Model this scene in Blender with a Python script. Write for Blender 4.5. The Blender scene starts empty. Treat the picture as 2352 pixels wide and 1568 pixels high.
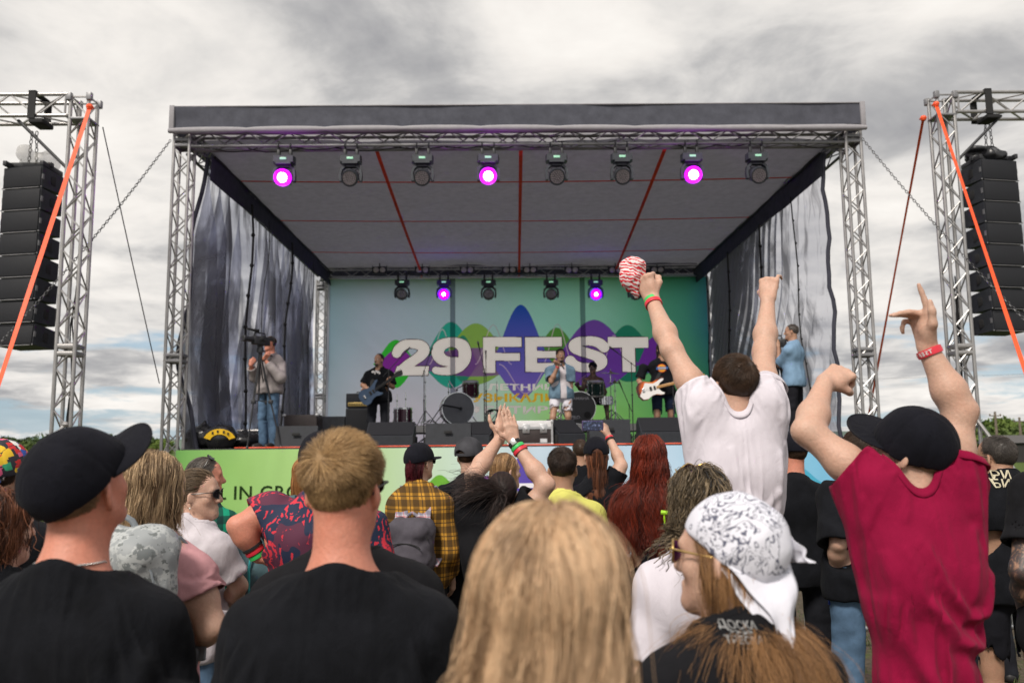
import bpy, bmesh, math, random
import numpy as np
from mathutils import Vector, Matrix, Euler, noise as mnoise
random.seed(7); RNG = np.random.default_rng(7)
scene = bpy.context.scene
R = math.radians
PI = math.pi

# ------------------------------------------------------------------ camera
CAMZ = 1.72
PITCH, ROLL, YAW = R(7.172), R(-0.578), R(-0.578)
FPX = 1891.0                      # focal length in pixels of a 2352 px wide picture
def _basis():
    fwd = Vector((-math.sin(YAW)*math.cos(PITCH), math.cos(YAW)*math.cos(PITCH), math.sin(PITCH)))
    right = Vector((math.cos(YAW), math.sin(YAW), 0))
    up = right.cross(fwd)
    c, s = math.cos(ROLL), math.sin(ROLL)
    return c*right + s*up, -s*right + c*up, fwd
CR, CU, CF = _basis()
cam_d = bpy.data.cameras.new("camera")
cam = bpy.data.objects.new("camera", cam_d)
scene.collection.objects.link(cam)
cam.matrix_world = Matrix(((CR.x, CU.x, -CF.x, 0), (CR.y, CU.y, -CF.y, 0), (CR.z, CU.z, -CF.z, CAMZ), (0, 0, 0, 1)))
cam_d.sensor_width = 36
cam_d.lens = 36*FPX/2352
cam_d.clip_start = 0.05
cam_d.clip_end = 3000
cam_d.dof.use_dof = True
cam_d.dof.focus_distance = 4.0
cam_d.dof.aperture_fstop = 3.4
scene.camera = cam

def at(px, py, Y):
    """A point of the place: photo pixel (2352 x 1568) met at world depth Y."""
    d = CR*((px-1176)/FPX) + CU*(-(py-784)/FPX) + CF
    return Vector((0, 0, CAMZ)) + d*(Y/d.y)

# ------------------------------------------------------------------ sky and sun
SUN_EL, SUN_AZ = R(46), R(208)      # azimuth measured clockwise from +Y
world = bpy.data.worlds.new("World"); scene.world = world
world.use_nodes = True
def build_world():
    nt = world.node_tree; N = nt.nodes; L = nt.links
    for n in list(N): N.remove(n)
    out = N.new('ShaderNodeOutputWorld')
    sky = N.new('ShaderNodeTexSky'); sky.sky_type = 'NISHITA'; sky.sun_disc = False
    sky.sun_elevation = SUN_EL; sky.sun_rotation = SUN_AZ
    bg = N.new('ShaderNodeBackground'); bg.inputs[1].default_value = 0.11
    L.new(sky.outputs[0], bg.inputs[0])
    tc = N.new('ShaderNodeTexCoord')
    sep = N.new('ShaderNodeSeparateXYZ'); L.new(tc.outputs['Generated'], sep.inputs[0])
    def math_(op, a, b=None, c=None):
        m = N.new('ShaderNodeMath'); m.operation = op
        for i, v in enumerate((a, b, c)):
            if v is None: continue
            if isinstance(v, (int, float)): m.inputs[i].default_value = v
            else: L.new(v, m.inputs[i])
        return m.outputs[0]
    z = math_('MAXIMUM', sep.outputs[2], 0.0)
    zz = math_('ADD', z, 0.13)
    u = math_('DIVIDE', sep.outputs[0], zz); v = math_('DIVIDE', sep.outputs[1], zz)
    comb = N.new('ShaderNodeCombineXYZ'); L.new(u, comb.inputs[0]); L.new(v, comb.inputs[1])
    def noise(scale, detail, rough, off, dist=0.0):
        mp = N.new('ShaderNodeMapping'); L.new(comb.outputs[0], mp.inputs[0]); mp.inputs['Location'].default_value = off
        mp.inputs['Scale'].default_value = (1, 1, 1)
        n = N.new('ShaderNodeTexNoise'); L.new(mp.outputs[0], n.inputs['Vector'])
        n.inputs['Scale'].default_value = scale; n.inputs['Detail'].default_value = detail
        n.inputs['Roughness'].default_value = rough; n.inputs['Distortion'].default_value = dist
        return n.outputs[0]
    def ramp(fac, stops):
        r = N.new('ShaderNodeValToRGB'); L.new(fac, r.inputs[0])
        el = r.color_ramp.elements
        while len(el) < len(stops): el.new(0.5)
        for e, (p, c) in zip(el, stops): e.position = p; e.color = (*c, 1)
        return r.outputs[0]
    big = noise(0.85, 6, 0.52, (3.1, 1.7, 0), 0.5)
    fine = noise(2.6, 8, 0.58, (8.3, 2.2, 4), 0.35)
    mixv = math_('ADD', math_('MULTIPLY', big, 0.60), math_('MULTIPLY', fine, 0.40))
    cloud = ramp(mixv, [(0.36, (0.25, 0.25, 0.265)), (0.44, (0.39, 0.385, 0.385)), (0.50, (0.58, 0.562, 0.542)), (0.56, (0.70, 0.67, 0.635)), (0.65, (0.79, 0.76, 0.72))])
    # thinner cover near the horizon, where pale blue gaps open between cumulus
    gapn = noise(1.35, 9, 0.6, (1.2, 5.4, 1), 0.3)
    low = N.new('ShaderNodeMapRange'); L.new(z, low.inputs[0]); low.inputs[1].default_value = 0.02; low.inputs[2].default_value = 0.30
    low.inputs[3].default_value = 1.0; low.inputs[4].default_value = 0.0
    thr = math_('SUBTRACT', 0.71, math_('MULTIPLY', low.outputs[0], 0.245))
    gap = N.new('ShaderNodeMapRange'); L.new(math_('SUBTRACT', gapn, thr), gap.inputs[0])
    gap.inputs[1].default_value = 0.0; gap.inputs[2].default_value = 0.10; gap.inputs[3].default_value = 0; gap.inputs[4].default_value = 0.85
    bgc = N.new('ShaderNodeBackground'); L.new(cloud, bgc.inputs[0]); bgc.inputs[1].default_value = 1.0
    # hazy pale blue seen in the gaps: sky plus veil
    veil = N.new('ShaderNodeBackground'); veil.inputs[0].default_value = (0.36, 0.51, 0.64, 1); veil.inputs[1].default_value = 0.75
    m1 = N.new('ShaderNodeMixShader'); m1.inputs[0].default_value = 0.75
    L.new(bg.outputs[0], m1.inputs[1]); L.new(veil.outputs[0], m1.inputs[2])
    m2 = N.new('ShaderNodeMixShader'); L.new(gap.outputs[0], m2.inputs[0])
    L.new(bgc.outputs[0], m2.inputs[1]); L.new(m1.outputs[0], m2.inputs[2])
    L.new(m2.outputs[0], out.inputs[0])
build_world()
sun_d = bpy.data.lights.new("sun", 'SUN'); sun_d.energy = 2.6; sun_d.angle = R(14); sun_d.color = (1.0, 0.93, 0.84)
sun = bpy.data.objects.new("sun", sun_d); scene.collection.objects.link(sun)
_sd = Vector((math.sin(SUN_AZ)*math.cos(SUN_EL), math.cos(SUN_AZ)*math.cos(SUN_EL), math.sin(SUN_EL)))
sun.rotation_euler = _sd.to_track_quat('Z', 'Y').to_euler()
scene.view_settings.view_transform = 'Standard'; scene.view_settings.look = 'None'
scene.view_settings.exposure = 0.38; scene.view_settings.gamma = 1.0
scene.cycles.max_bounces = 8; scene.cycles.transparent_max_bounces = 16
scene.cycles.diffuse_bounces = 3

# ------------------------------------------------------------------ materials
MATS = {}
def srgb(h):
    h = h.lstrip('#'); c = [int(h[i:i+2], 16)/255 for i in (0, 2, 4)]
    return tuple(x/12.92 if x <= 0.04045 else ((x+0.055)/1.055)**2.4 for x in c)
class G:
    """Small node-graph helper around one material."""
    def __init__(s, name):
        s.m = bpy.data.materials.new(name); s.m.use_nodes = True
        s.N = s.m.node_tree.nodes; s.L = s.m.node_tree.links
        s.b = s.N['Principled BSDF']; s.out = s.N['Material Output']
        s._tc = None
    def obj(s):
        if s._tc is None: s._tc = s.N.new('ShaderNodeTexCoord')
        return s._tc.outputs['Object']
    def link(s, a, b): s.L.new(a, b)
    def setin(s, sock, v):
        if isinstance(v, (int, float)): sock.default_value = v
        elif isinstance(v, (tuple, list)): sock.default_value = (*v, 1)[:len(sock.default_value)] if len(v) == 3 else v
        else: s.L.new(v, sock)
    def math(s, op, a, b=None, c=None):
        n = s.N.new('ShaderNodeMath'); n.operation = op
        for i, v in enumerate((a, b, c)):
            if v is not None: s.setin(n.inputs[i], v)
        return n.outputs[0]
    def noise(s, scale, detail=3, rough=0.5, vec=None, sc=None, dist=0.0):
        v = vec or s.obj()
        if sc:
            mp = s.N.new('ShaderNodeMapping'); s.L.new(v, mp.inputs[0]); mp.inputs['Scale'].default_value = sc; v = mp.outputs[0]
        n = s.N.new('ShaderNodeTexNoise'); s.L.new(v, n.inputs['Vector'])
        n.inputs['Scale'].default_value = scale; n.inputs['Detail'].default_value = detail
        n.inputs['Roughness'].default_value = rough; n.inputs['Distortion'].default_value = dist
        return n.outputs[0]
    def ramp(s, fac, stops, interp='LINEAR'):
        r = s.N.new('ShaderNodeValToRGB'); s.L.new(fac, r.inputs[0]); r.color_ramp.interpolation = interp
        el = r.color_ramp.elements
        while len(el) < len(stops): el.new(0.5)
        for e, (p, c) in zip(el, stops): e.position = p; e.color = (*c, 1)
        return r.outputs[0]
    def mix(s, fac, a, b, mode='MIX'):
        n = s.N.new('ShaderNodeMix'); n.data_type = 'RGBA'; n.blend_type = mode
        s.setin(n.inputs[0], fac); s.setin(n.inputs[6], a); s.setin(n.inputs[7], b)
        return n.outputs[2]
    def xyz(s, vec=None):
        n = s.N.new('ShaderNodeSeparateXYZ'); s.L.new(vec or s.obj(), n.inputs[0]); return n.outputs
    def bump(s, h, strength=0.3, dist=0.01):
        n = s.N.new('ShaderNodeBump'); s.L.new(h, n.inputs['Height']); n.inputs['Strength'].default_value = strength; n.inputs['Distance'].default_value = dist
        s.L.new(n.outputs[0], s.b.inputs['Normal'])
    def attr(s, name):
        n = s.N.new('ShaderNodeAttribute'); n.attribute_name = name; return n
    def base(s, v): s.setin(s.b.inputs['Base Color'], v)
    def set(s, **k):
        for a, v in k.items(): s.setin(s.b.inputs[a.replace('_', ' ')], v)

def pm(name, col, rough=0.6, metal=0.0, var=0.12, vs=8.0, bump=0.0, bs=60.0, spec=0.5, emit=None, es=1.0, bd=0.004):
    """A plain surface with some natural variation and a fine bump."""
    if name in MATS: return MATS[name]
    g = G(name)
    if var > 0:
        n = g.noise(vs, 5, 0.6)
        g.base(g.ramp(n, [(0.25, tuple(c*(1-var) for c in col)), (0.75, tuple(min(1, c*(1+var)) for c in col))]))
        g.set(Roughness=g.math('ADD', g.math('MULTIPLY', n, 0.2), rough-0.1))
    else:
        g.base(col); g.set(Roughness=rough)
    g.set(Metallic=metal); g.b.inputs['Specular IOR Level'].default_value = spec
    if bump > 0: g.bump(g.noise(bs, 4, 0.6), bump, bd)
    if emit:
        g.b.inputs['Emission Color'].default_value = (*emit, 1); g.b.inputs['Emission Strength'].default_value = es
    MATS[name] = g.m
    return g.m
def cloth(name, col, rough=0.85, var=0.18, bump=0.35, sheen=0.0, heather=0.0):
    """Knitted or woven cloth: weave bump, soft blotches, lint."""
    if name in MATS: return MATS[name]
    g = G(name)
    n1 = g.noise(7, 4, 0.6); n2 = g.noise(700, 2, 0.5)
    c = g.ramp(n1, [(0.3, tuple(x*(1-var) for x in col)), (0.7, tuple(min(1, x*(1+var)) for x in col))])
    if heather: c = g.mix(heather, c, g.ramp(n2, [(0.3, tuple(x*0.6 for x in col)), (0.7, tuple(min(1, x*1.4) for x in col))]))
    g.base(c)
    g.set(Roughness=rough); g.b.inputs['Specular IOR Level'].default_value = 0.08
    g.b.inputs['Sheen Weight'].default_value = sheen*.3; g.b.inputs['Sheen Roughness'].default_value = 0.6
    wr = g.noise(20, 5, 0.62, sc=(1, 1, 0.55), dist=1.4)
    h = g.math('ADD', g.math('MULTIPLY', wr, 1.0), g.math('MULTIPLY', n2, 0.16))
    g.bump(h, bump, 0.012)
    MATS[name] = g.m
    return g.m
def thin(m, amt, col=None, gain=1.0):
    """Lets daylight glow through a thin sheet."""
    N, L = m.node_tree.nodes, m.node_tree.links; b = N['Principled BSDF']; out = N['Material Output']
    t = N.new('ShaderNodeBsdfTranslucent'); x = N.new('ShaderNodeMixShader'); x.inputs[0].default_value = amt
    src = b.inputs['Base Color']
    if col: t.inputs[0].default_value = (*col, 1)
    elif src.is_linked and gain != 1.0:
        v = N.new('ShaderNodeVectorMath'); v.operation = 'SCALE'; v.inputs['Scale'].default_value = gain; L.new(src.links[0].from_socket, v.inputs[0]); L.new(v.outputs[0], t.inputs[0])
    elif src.is_linked: L.new(src.links[0].from_socket, t.inputs[0])
    else: t.inputs[0].default_value = src.default_value
    L.new(b.outputs[0], x.inputs[1]); L.new(t.outputs[0], x.inputs[2]); L.new(x.outputs[0], out.inputs[0])
    return m
def skin(name, col, red=0.5):
    if name in MATS: return MATS[name]
    g = G(name)
    n1 = g.noise(13, 6, 0.7); n2 = g.noise(110, 5, 0.65)
    warm = (min(1, col[0]*1.08), col[1]*0.78, col[2]*0.70)
    c = g.ramp(n1, [(0.32, col), (0.70, tuple(a*(1-red)+b*red for a, b in zip(col, warm)))])
    sp = g.ramp(g.noise(140, 1, 0.4), [(0.74, (0, 0, 0)), (0.80, (1, 1, 1))])
    c = g.mix(g.math('MULTIPLY', sp, 0.35), c, tuple(x*0.5 for x in col))
    c = g.mix(0.28, c, g.ramp(n2, [(0.3, tuple(x*0.62 for x in col)), (0.7, tuple(min(1, x*1.25) for x in col))]))
    g.base(c); g.set(Roughness=0.52)
    g.b.inputs['Subsurface Weight'].default_value = 0.08
    g.b.inputs['Subsurface Radius'].default_value = (0.9, 0.35, 0.2); g.b.inputs['Subsurface Scale'].default_value = 0.008
    g.bump(g.math('ADD', n2, g.math('MULTIPLY', n1, 1.5)), 0.32, 0.006)
    MATS[name] = g.m
    return g.m
def hairmat(name, dark, light, rough=0.42):
    """Strands: each carries its own shade between dark and light in the attribute 'tone'."""
    if name in MATS: return MATS[name]
    g = G(name)
    a = g.attr('tone')
    g.base(g.ramp(a.outputs['Fac'], [(0.0, dark), (0.5, tuple((x+y)/2 for x, y in zip(dark, light))), (1.0, light)]))
    g.set(Roughness=rough); g.b.inputs['Specular IOR Level'].default_value = 0.35
    MATS[name] = g.m
    return g.m

# ------------------------------------------------------------------ scene objects
COL = scene.collection
def tag(o, label=None, cat=None, group=None, kind=None):
    if label: o['label'] = label
    if cat: o['category'] = cat
    if group: o['group'] = group
    if kind: o['kind'] = kind
    return o
def empty(name, loc=(0, 0, 0), rz=0.0, label=None, cat=None, group=None):
    o = bpy.data.objects.new(name, None); COL.objects.link(o)
    o.location = loc; o.rotation_euler = (0, 0, rz); o.empty_display_size = 0.1
    return tag(o, label, cat, group)
def mesh_obj(name, V, F, mat, parent=None, smooth=True, angle=None, fmats=None, tone=None, loc=None):
    """One mesh object out of numpy vertices and faces (one polygon size, or a list of index lists)."""
    me = bpy.data.meshes.new(name)
    V = np.asarray(V, np.float32)
    if isinstance(F, np.ndarray):
        nv, nf, k = len(V), len(F), F.shape[1]
        me.vertices.add(nv); me.vertices.foreach_set('co', V.ravel())
        me.loops.add(nf*k); me.loops.foreach_set('vertex_index', F.astype(np.int32).ravel())
        me.polygons.add(nf); me.polygons.foreach_set('loop_start', np.arange(0, nf*k, k, dtype=np.int32))
        me.update(calc_edges=True)
    else:
        me.from_pydata(V.tolist(), [], F)
    mats = mat if isinstance(mat, (list, tuple)) else [mat]
    for m in mats: me.materials.append(m)
    if fmats is not None: me.polygons.foreach_set('material_index', np.asarray(fmats, np.int32))
    if smooth:
        me.shade_smooth()
        if angle: me.set_sharp_from_angle(angle=angle)
    if tone is not None:
        at_ = me.attributes.new('tone', 'FLOAT', 'POINT'); at_.data.foreach_set('value', np.asarray(tone, np.float32))
    me.validate()
    o = bpy.data.objects.new(name, me); COL.objects.link(o)
    if parent is not None: o.parent = parent
    if loc is not None: o.location = loc
    return o

def frame(d, up=(0, 0, 1)):
    d = Vector(d).normalized(); u = Vector(up)
    if abs(d.dot(u)) > 0.98: u = Vector((0, 1, 0)) if abs(d.y) < 0.9 else Vector((1, 0, 0))
    x = d.cross(u).normalized(); y = x.cross(d)
    return x, y, d
class MB:
    """Collects shapes that become ONE mesh object."""
    def __init__(s): s.V = []; s.F = []; s.M = []; s.mi = 0
    def add(s, V, F, M=None):
        o = len(s.V)
        if M is not None: V = [M @ Vector(v) for v in V]
        s.V.extend([tuple(v) for v in V])
        s.F.extend([tuple(i+o for i in f) for f in F]); s.M.extend([s.mi]*len(F))
        return s
    def box(s, lo, hi, M=None, c=0.0):
        x0, y0, z0 = lo; x1, y1, z1 = hi
        if c <= 0:
            V = [(x, y, z) for z in (z0, z1) for y in (y0, y1) for x in (x0, x1)]
            return s.add(V, [(0, 2, 3, 1), (4, 5, 7, 6), (0, 1, 5, 4), (2, 6, 7, 3), (0, 4, 6, 2), (1, 3, 7, 5)], M)
        bm = bmesh.new(); bmesh.ops.create_cube(bm, size=1.0)
        for v in bm.verts:
            v.co = Vector(((x0+x1)/2+v.co.x*(x1-x0), (y0+y1)/2+v.co.y*(y1-y0), (z0+z1)/2+v.co.z*(z1-z0)))
        bmesh.ops.bevel(bm, geom=list(bm.edges), offset=c, segments=2, affect='EDGES', profile=0.5)
        s.frombm(bm, M); return s
    def frombm(s, bm, M=None):
        bm.verts.index_update()
        s.add([v.co.copy() for v in bm.verts], [tuple(v.index for v in f.verts) for f in bm.faces], M); bm.free()
    def tube(s, pts, r, n=8, cap=True, M=None, closed=False):
        pts = [Vector(p) for p in pts]; k = len(pts)
        rs = r if isinstance(r, (list, tuple)) else [r]*k
        V = []; F = []; px = None
        for i, p in enumerate(pts):
            if closed: d = pts[(i+1) % k]-pts[i-1]
            else: d = (pts[min(i+1, k-1)]-pts[max(i-1, 0)])
            d = d.normalized() if d.length > 1e-9 else Vector((0, 0, 1))
            if px is None: x, y, _ = frame(d)
            else:
                x = px-d*px.dot(d); x = x.normalized() if x.length > 1e-6 else frame(d)[0]
                y = d.cross(x)*-1; y = x.cross(d)
            px = x
            for j in range(n):
                a = 2*PI*j/n
                V.append(p+(x*math.cos(a)+y*math.sin(a))*rs[i])
        m = k if closed else k-1
        for i in range(m):
            for j in range(n):
                a, b = i*n+j, i*n+(j+1) % n
                c, d2 = ((i+1) % k)*n+j, ((i+1) % k)*n+(j+1) % n
                F.append((a, c, d2, b))
        if cap and not closed:
            F.append(tuple(range(n))); F.append(tuple(range((k-1)*n, k*n))[::-1])
        return s.add(V, F, M)
    def lathe(s, prof, n=24, M=None, cap=True):
        V = []; F = []; k = len(prof)
        for r, z in prof:
            for j in range(n):
                a = 2*PI*j/n; V.append((r*math.cos(a), r*math.sin(a), z))
        for i in range(k-1):
            for j in range(n):
                F.append((i*n+j, i*n+(j+1) % n, (i+1)*n+(j+1) % n, (i+1)*n+j))
        if cap: F.append(tuple(range(n))[::-1]); F.append(tuple(range((k-1)*n, k*n)))
        return s.add(V, F, M)
    def prism(s, poly, z0, z1, M=None):
        """Polygon in x,y pushed from z0 to z1 (ngon caps)."""
        k = len(poly)
        V = [(x, y, z0) for x, y in poly]+[(x, y, z1) for x, y in poly]
        F = [tuple(range(k))[::-1], tuple(range(k, 2*k))]+[(i, (i+1) % k, k+(i+1) % k, k+i) for i in range(k)]
        return s.add(V, F, M)
    def ball(s, c, r, n=12, M=None):
        r3 = r if isinstance(r, (tuple, list)) else (r, r, r)
        m = max(4, n//2); V = [(c[0], c[1], c[2]-r3[2])]; F = []
        for i in range(1, m):
            p = -PI/2+PI*i/m
            for j in range(n):
                a = 2*PI*j/n
                V.append((c[0]+r3[0]*math.cos(p)*math.cos(a), c[1]+r3[1]*math.cos(p)*math.sin(a), c[2]+r3[2]*math.sin(p)))
        V.append((c[0], c[1], c[2]+r3[2])); t = len(V)-1
        for j in range(n): F.append((0, 1+(j+1) % n, 1+j)); F.append((t, 1+(m-2)*n+j, 1+(m-2)*n+(j+1) % n))
        for i in range(m-2):
            for j in range(n):
                a, b = 1+i*n+j, 1+i*n+(j+1) % n
                F.append((a, b, b+n, a+n))
        return s.add(V, F, M)
    def build(s, name, mat, parent=None, smooth=True, angle=0.6, loc=None):
        fm = s.M if isinstance(mat, (list, tuple)) else None
        return mesh_obj(name, np.array(s.V), s.F, mat, parent, smooth, angle, fm, loc=loc)
def rotm(ax, a): return Matrix.Rotation(a, 4, ax)
def T(x, y=None, z=None): return Matrix.Translation(Vector(x) if y is None else Vector((x, y, z)))
def aim(a, b, up=(0, 0, 1)):
    """Matrix with local z from a towards b, origin at a."""
    x, y, d = frame(Vector(b)-Vector(a), up)
    a = Vector(a)
    return Matrix(((x.x, y.x, d.x, a.x), (x.y, y.y, d.y, a.y), (x.z, y.z, d.z, a.z), (0, 0, 0, 1)))

def text_mb(body, size, depth=0.004, bold=0.0, xs=1.0, shear=0.0, spacing=1.0, align='CENTER', M=None, mb=None, res=3):
    """Lettering as flat prism geometry (x right, y up, facing +z) added to an MB."""
    cu = bpy.data.curves.new('lettering', 'FONT'); cu.body = body; cu.size = size; cu.extrude = depth/2
    cu.offset = bold; cu.shear = shear; cu.space_character = spacing; cu.align_x = align; cu.align_y = 'CENTER'; cu.resolution_u = res
    ob = bpy.data.objects.new('lettering', cu); COL.objects.link(ob)
    dg = bpy.context.evaluated_depsgraph_get(); me = ob.evaluated_get(dg).to_mesh()
    V = [(v.co.x*xs, v.co.y, v.co.z) for v in me.vertices]; F = [tuple(p.vertices) for p in me.polygons]
    ob.evaluated_get(dg).to_mesh_clear()
    bpy.data.objects.remove(ob); bpy.data.curves.remove(cu)
    mb = mb or MB(); mb.add(V, F, M)
    return mb
# a sheet facing the camera (-Y): local x right, local y up, local z towards the camera
def facing(loc, rz=0.0): return T(loc) @ rotm('Z', rz) @ rotm('X', PI/2)

# ------------------------------------------------------------------ implicit shapes -> continuous surfaces
def vnoise(x, y, z, seed=0):
    """Smooth lattice noise in -1..1 for numpy arrays."""
    xi, yi, zi = np.floor(x).astype(np.int64), np.floor(y).astype(np.int64), np.floor(z).astype(np.int64)
    fx, fy, fz = x-xi, y-yi, z-zi
    fx = fx*fx*(3-2*fx); fy = fy*fy*(3-2*fy); fz = fz*fz*(3-2*fz)
    def h(a, b, c):
        n = (a*73856093) ^ (b*19349663) ^ (c*83492791) ^ (seed*2654435)
        n = (n ^ (n >> 13)) * 1274126177 & 0x7fffffff
        return ((n ^ (n >> 16)) & 0xffff)/32767.5-1
    r = 0
    for dx in (0, 1):
        for dy in (0, 1):
            for dz in (0, 1):
                w = (fx if dx else 1-fx)*(fy if dy else 1-fy)*(fz if dz else 1-fz)
                r = r+w*h(xi+dx, yi+dy, zi+dz)
    return r
def npv(v): return np.array(tuple(v), np.float32)
def m3(M): return np.array([[M[i][j] for j in range(3)] for i in range(3)], np.float32)
class Shape:
    """A list of soft-blended primitives. cap: tapered capsule, ell: (rotated) ellipsoid; cut_*: carve."""
    def __init__(s): s.p = []
    def cap(s, a, b, ra, rb, k=0.03): s.p.append(('c', npv(a), npv(b), ra, rb, k, 1)); return s
    def ell(s, c, r, M=None, k=0.03): s.p.append(('e', npv(c), np.array(r, np.float32), None if M is None else m3(M), 0, k, 1)); return s
    def chain(s, pts, rs, k=0.01):
        for i in range(len(pts)-1): s.cap(pts[i], pts[i+1], rs[i], rs[i+1], k)
        return s
    def cut_cap(s, a, b, ra, rb, k=0.01): s.p.append(('c', npv(a), npv(b), ra, rb, k, -1)); return s
    def cut_ell(s, c, r, M=None, k=0.01): s.p.append(('e', npv(c), np.array(r, np.float32), None if M is None else m3(M), 0, k, -1)); return s
    def cut_plane(s, p, n, k=0.004): s.p.append(('p', npv(p), npv(Vector(n).normalized()), 0, 0, k, -1)); return s
    def cut_box_plane(s, p, n, c, rad, k=0.004):
        """Carve what lies beyond the plane, but only within rad of c."""
        s.p.append(('q', npv(p), npv(Vector(n).normalized()), npv(c), rad, k, -1)); return s
    def cut_fn(s, fn, k=0.004): s.p.append(('f', fn, None, 0, 0, k, -1)); return s
    def bounds(s):
        lo, hi = np.full(3, 1e9), np.full(3, -1e9)
        for q in s.p:
            if q[6] < 0: continue
            if q[0] == 'c':
                m = max(q[3], q[4]); lo = np.minimum(lo, np.minimum(q[1], q[2])-m); hi = np.maximum(hi, np.maximum(q[1], q[2])+m)
            else:
                m = q[2] if q[3] is None else np.full(3, q[2].max()); lo = np.minimum(lo, q[1]-m); hi = np.maximum(hi, q[1]+m)
        return lo, hi
    def field(s, h, pad=0.03):
        lo, hi = s.bounds(); lo = lo-pad-2*h; hi = hi+pad+2*h
        n = np.ceil((hi-lo)/h).astype(int)+1
        ax = [(lo[i]+h*np.arange(n[i])).astype(np.float32) for i in range(3)]
        D = np.full(n, 5.0, np.float32)
        for q in s.p:
            typ, k, sg = q[0], q[5], q[6]
            if typ == 'c':
                m = max(q[3], q[4]); bl, bh = np.minimum(q[1], q[2])-m, np.maximum(q[1], q[2])+m
            elif typ == 'e':
                m = q[2] if q[3] is None else np.full(3, q[2].max()); bl, bh = q[1]-m, q[1]+m
            elif typ == 'q': bl, bh = q[3]-q[4], q[3]+q[4]
            else: bl, bh = lo, hi
            mg = k+2.5*h
            i0 = np.clip(np.floor((bl-mg-lo)/h).astype(int), 0, n-1); i1 = np.clip(np.ceil((bh+mg-lo)/h).astype(int)+1, 1, n)
            if (i1 <= i0).any(): continue
            sl = tuple(slice(i0[i], i1[i]) for i in range(3))
            X, Y, Z = ax[0][sl[0]][:, None, None], ax[1][sl[1]][None, :, None], ax[2][sl[2]][None, None, :]
            if typ == 'c':
                a, b = q[1], q[2]; ba = b-a; L2 = float(ba @ ba)+1e-12
                px, py, pz = X-a[0], Y-a[1], Z-a[2]
                t = np.clip((px*ba[0]+py*ba[1]+pz*ba[2])/L2, 0, 1)
                e = np.sqrt((px-t*ba[0])**2+(py-t*ba[1])**2+(pz-t*ba[2])**2)-(q[3]+(q[4]-q[3])*t)
            elif typ == 'e':
                c, r, M = q[1], q[2], q[3]
                px, py, pz = X-c[0], Y-c[1], Z-c[2]
                if M is not None:
                    px, py, pz = (M[0, 0]*px+M[1, 0]*py+M[2, 0]*pz, M[0, 1]*px+M[1, 1]*py+M[2, 1]*pz, M[0, 2]*px+M[1, 2]*py+M[2, 2]*pz)
                k0 = np.sqrt((px/r[0])**2+(py/r[1])**2+(pz/r[2])**2); k1 = np.sqrt((px/r[0]**2)**2+(py/r[1]**2)**2+(pz/r[2]**2)**2)+1e-9
                e = k0*(k0-1)/k1
            elif typ == 'p' :
                a, b = q[1], q[2]; e = -((X-a[0])*b[0]+(Y-a[1])*b[1]+(Z-a[2])*b[2])
            elif typ == 'q':
                a, b, c = q[1], q[2], q[3]
                e = -((X-a[0])*b[0]+(Y-a[1])*b[1]+(Z-a[2])*b[2])
                e = np.maximum(e, np.sqrt((X-c[0])**2+(Y-c[1])**2+(Z-c[2])**2)-q[4])
            else: e = q[1](X, Y, Z)
            d = D[sl]
            if sg > 0:
                hh = np.maximum(k-np.abs(d-e), 0)
                D[sl] = np.minimum(d, e)-hh*hh/(4*k+1e-9)
            else:
                e = -e
                hh = np.maximum(k-np.abs(d-e), 0)
                D[sl] = np.maximum(d, e)+hh*hh/(4*k+1e-9)
        return D, lo, h
def displace(D, lo, h, fn, band=0.05):
    i = np.nonzero(np.abs(D) < band)
    x, y, z = (lo[0]+h*i[0]).astype(np.float32), (lo[1]+h*i[1]).astype(np.float32), (lo[2]+h*i[2]).astype(np.float32)
    D[i] = D[i]-fn(x, y, z)
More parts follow.
